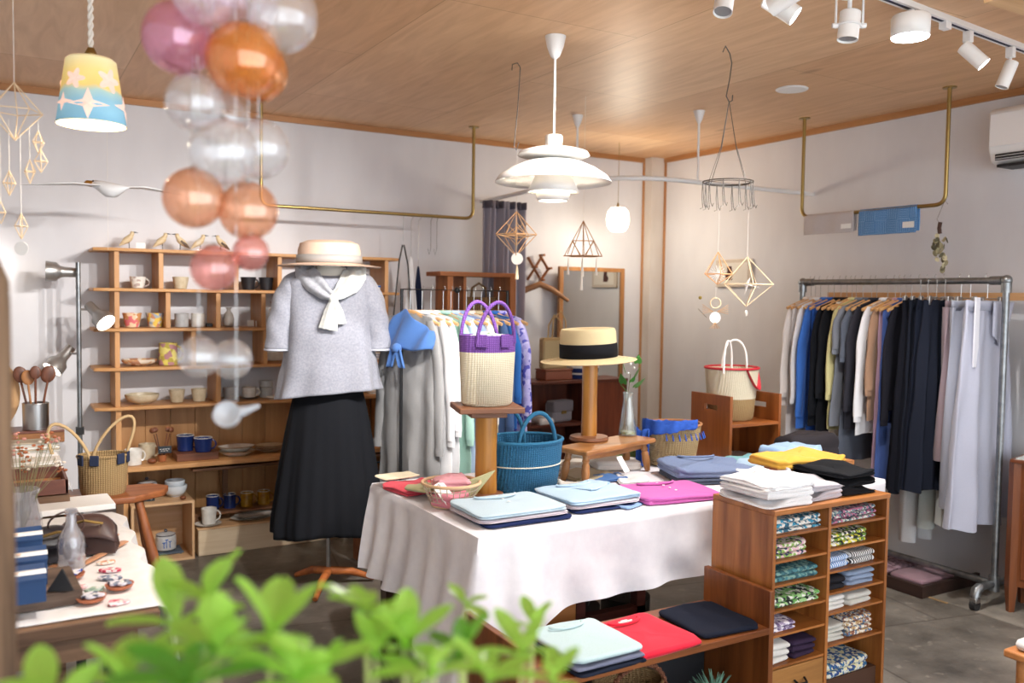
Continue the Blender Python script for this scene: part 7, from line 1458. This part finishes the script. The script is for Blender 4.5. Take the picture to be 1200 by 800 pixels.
# left pillar box at the end of the cloth table
# ================= string of glass balls near the camera
dB = 1.25; kB = dB/F; o0 = at(262, 100, d=dB)
bb = thing('glass_ball_mobile', 'cascade of pink, orange and clear blown glass balls in the foreground', 'mobile', o0)
GC = {'pink': glass('pink_glass', 'f7b4d6', .65, .22, .4), 'orange': glass('orange_glass', 'ffab4c', .6, .3, .4), 'copper': glass('copper_glass', 'fbbf92', .6, .22, .4), 'rose': glass('rose_glass', 'fbb4ac', .6, .22, .4), 'clear': glass('clear_glass', 'fafbfd', .6, .16, .3), 'lilac': glass('lilac_glass', 'faeaf4', .6, .2, .3)}
BL = [(210, 44, 42, 'pink', 0), (285, 70, 43, 'orange', -.03), (301, 84, 35, 'orange', .06), (331, 20, 41, 'clear', 0), (240, -8, 38, 'lilac', -.06), (282, -2, 44, 'lilac', .08), (229, 120, 34, 'clear', -.03), (256, 140, 34, 'clear', .05), (262, 178, 39, 'clear', -.05), (303, 174, 35, 'clear', .03), (227, 232, 35, 'copper', -.02), (291, 247, 34, 'copper', .02), (294, 296, 21, 'rose', 0), (251, 314, 27, 'rose', -.03), (233, 418, 24, 'clear', -.02), (272, 421, 23, 'clear', .03)]
for i, (px, py, r, c, dd) in enumerate(BL):
    dd_ = dB+dd; p = at(px, py, d=dd_)-o0; rr = r*dd_/F; MB().ball(p, rr, 36, 1).build('glass_ball', GC[c], bb, smooth=180)
    MB().cyl(p+V((0, 0, rr*.97)), p+V((0, 0, rr*1.06)), .006, .004, 10).build('metal_cap', M_CHROME, bb)
# inner bulb in the brightest orange ball, ribs of the top clear one
p = at(287, 74, d=dB-.03)-o0; MB().ball(p, 24*kB, 28).build('inner_ball', glass('inner_amber', 'fbbd62', .7, .3, .5), bb, smooth=180)
th_ = mat('nylon_thread', 'dfe3e6', .3)
b = MB()
for px, pb in ((250, 330), (233, 395), (277, 470), (227, 200), (291, 215), (303, 140)):
    a = at(px, pb, d=dB)-o0; b.cyl(a, (a.x, a.y, H-o0.z), .0008, n=5)
b.build('nylon_thread', th_, bb)
a = at(268, 487, d=dB)-o0; e = at(304, 475, d=dB)-o0; dr = (e-a).normalized(); q = (-dr).to_track_quat('Z', 'Y').to_matrix().to_4x4(); q.translation = a
MB().lathe([(.004, .002), (.018, .0), (.019, .012), (.016, .012), (.006, .004)], 28, Matrix.Translation(a) @ (CM @ V((0, 0, 1))).lerp(V((0, 0, 1)), .25).to_track_quat('Z', 'Y').to_matrix().to_4x4()).tube([a+dr*.012, a+dr*.028, e], [.009, .006, .003], 12).build('glass_funnel', mat('milky_glass', 'dfe3ea', .1, trans=.3), bb)
# ================= foreground shrub just inside the shop front
LF = bpy.data.materials.new('bright_leaf'); LF.use_nodes = True; N = LF.node_tree.nodes; Lk = LF.node_tree.links; b = N['Principled BSDF']
b.inputs['Base Color'].default_value = srgb('b4e468'); b.inputs['Roughness'].default_value = .22; tl = N.new('ShaderNodeBsdfTranslucent'); tl.inputs[0].default_value = srgb('b6ea62'); mx = N.new('ShaderNodeMixShader'); mx.inputs[0].default_value = .5
Lk.new(b.outputs[0], mx.inputs[1]); Lk.new(tl.outputs[0], mx.inputs[2]); Lk.new(mx.outputs[0], N['Material Output'].inputs[0])
LF2 = LF.copy(); LF2.name = 'dark_leaf'; LF2.node_tree.nodes['Principled BSDF'].inputs['Base Color'].default_value = srgb('3f8f3a')
r5 = random.Random(21); STM = mat('leaf_stem', 'a8b06a', .6)
def leafmesh(L, W):
    m = MB()
    def f(u, v):
        w = W*math.sin(PI*min(1, v**1.5*.96+.02))**.65*(u-.5); return (w, L*v, abs(u-.5)*W*.3-.25*L*v*v+.1*L*v)
    m.grid(f, 7, 12); return m
lb_ = [None]
def sprig(root, tip, n, L, seed, mm=LF, up=.4):
    rs = random.Random(seed); d = (tip-root.location).normalized() if False else None
    n = max(4, n-1)
    for k in range(n):
        a = 2*PI*k/n+rs.uniform(-.25, .25); el = rs.uniform(-.15, 1.25); dr = V((cos(a)*cos(el), sin(a)*cos(el), sin(el)*.9+.1))
        lo = L*rs.uniform(.8, 1.15); o = leafmesh(lo, lo*.44).build('leaf', mm, root, smooth=180); q = dr.to_track_quat('Y', 'Z'); o.rotation_mode = 'QUATERNION'; o.rotation_quaternion = q; o.location = tip-root.location
def shrub(label, base, sprigs):
    t = thing('leafy_shrub', label, 'plant', base)
    for i, (px, py, d, n, L, dk) in enumerate(sprigs):
        p = at(px, py, d=d); r_ = p-V(base); b0 = V((r_.x*.35, r_.y*.35, 0)); MB().tube([b0+V((0, 0, .0)), b0.lerp(r_, .5)+V((0, 0, -.02)), r_.lerp(b0, .08), r_], [.007, .005, .0035, .002], 8).build('stem', STM, t)
        sprig(t, p, n, L, i+px, LF2 if dk else LF)
s1 = [(142, 805, .74, 6, .062, 0), (205, 735, .85, 5, .062, 0), (85, 832, .72, 6, .065, 0), (255, 768, .76, 7, .068, 0), (246, 708, .85, 6, .058, 0), (318, 752, .78, 6, .072, 0), (50, 838, .75, 5, .055, 0), (225, 806, .7, 7, .07, 1), (345, 800, .74, 6, .07, 0)]
s2 = [(428, 718, .85, 8, .048, 0), (440, 772, .8, 7, .052, 0), (474, 762, .8, 7, .052, 0), (508, 792, .76, 6, .055, 0), (545, 710, .95, 4, .038, 0), (540, 772, .85, 7, .045, 1), (612, 770, .87, 7, .048, 0), (572, 800, .8, 6, .05, 0), (648, 800, .8, 6, .04, 0), (372, 812, .76, 7, .06, 0), (625, 735, .95, 5, .034, 0)]
def gp(px): p = at(px, 900, d=.8); return (p.x, p.y, 0.0)
shrub('bright green glossy-leaved shrub at the bottom left foreground', gp(200), s1)
shrub('bright green glossy-leaved shrub at the bottom centre foreground', gp(520), s2)
# ================= lighting, world, camera
def spot(name, p, tgt, power, size=75, col=(1, .96, .92), rad_=.03, parent=None, blend=.6):
    l = bpy.data.lights.new(name, 'SPOT'); l.energy = power; l.color = col; l.spot_size = rad(size); l.spot_blend = blend; l.shadow_soft_size = rad_
    o = bpy.data.objects.new(name, l); COL.objects.link(o); o.location = p
    o.rotation_euler = (V(tgt)-V(p)).to_track_quat('-Z', 'Y').to_euler(); return o
def pt(name, p, power, col=(1, .87, .70), r=.05):
    l = bpy.data.lights.new(name, 'POINT'); l.energy = power; l.color = col; l.shadow_soft_size = r
    o = bpy.data.objects.new(name, l); COL.objects.link(o); o.location = p; return o
for i, (hd, tg, pw, sz) in enumerate(SPOTS): spot('track_light', hd, tg, pw, sz)
for i, (hd, pw, r) in enumerate(BULBS): pt('bulb_light', hd, pw, r=r)
W = bpy.data.worlds.new('daylight'); bpy.context.scene.world = W; W.use_nodes = True
bg = W.node_tree.nodes['Background']; bg.inputs[0].default_value = (.88, .94, 1, 1); bg.inputs[1].default_value = 2.2
cam = bpy.data.cameras.new('camera'); co = bpy.data.objects.new('camera', cam); COL.objects.link(co)
cam.sensor_width = 36; cam.lens = 36*F/1200; cam.clip_start = .02
co.matrix_world = Matrix.Translation(CAMP) @ CM.to_4x4()
cam.dof.use_dof = True; cam.dof.focus_distance = 3.3; cam.dof.aperture_fstop = 2.6
sc = bpy.context.scene; sc.camera = co
sc.view_settings.view_transform = 'Standard'; sc.view_settings.look = 'None'; sc.view_settings.gamma = 1; sc.view_settings.use_curve_mapping = False
sc.view_settings.exposure = 0.88
sc.cycles.max_bounces = 8; sc.cycles.transparent_max_bounces = 24; sc.cycles.caustics_reflective = False; sc.cycles.caustics_refractive = False
sc.cycles.sample_clamp_indirect = 4
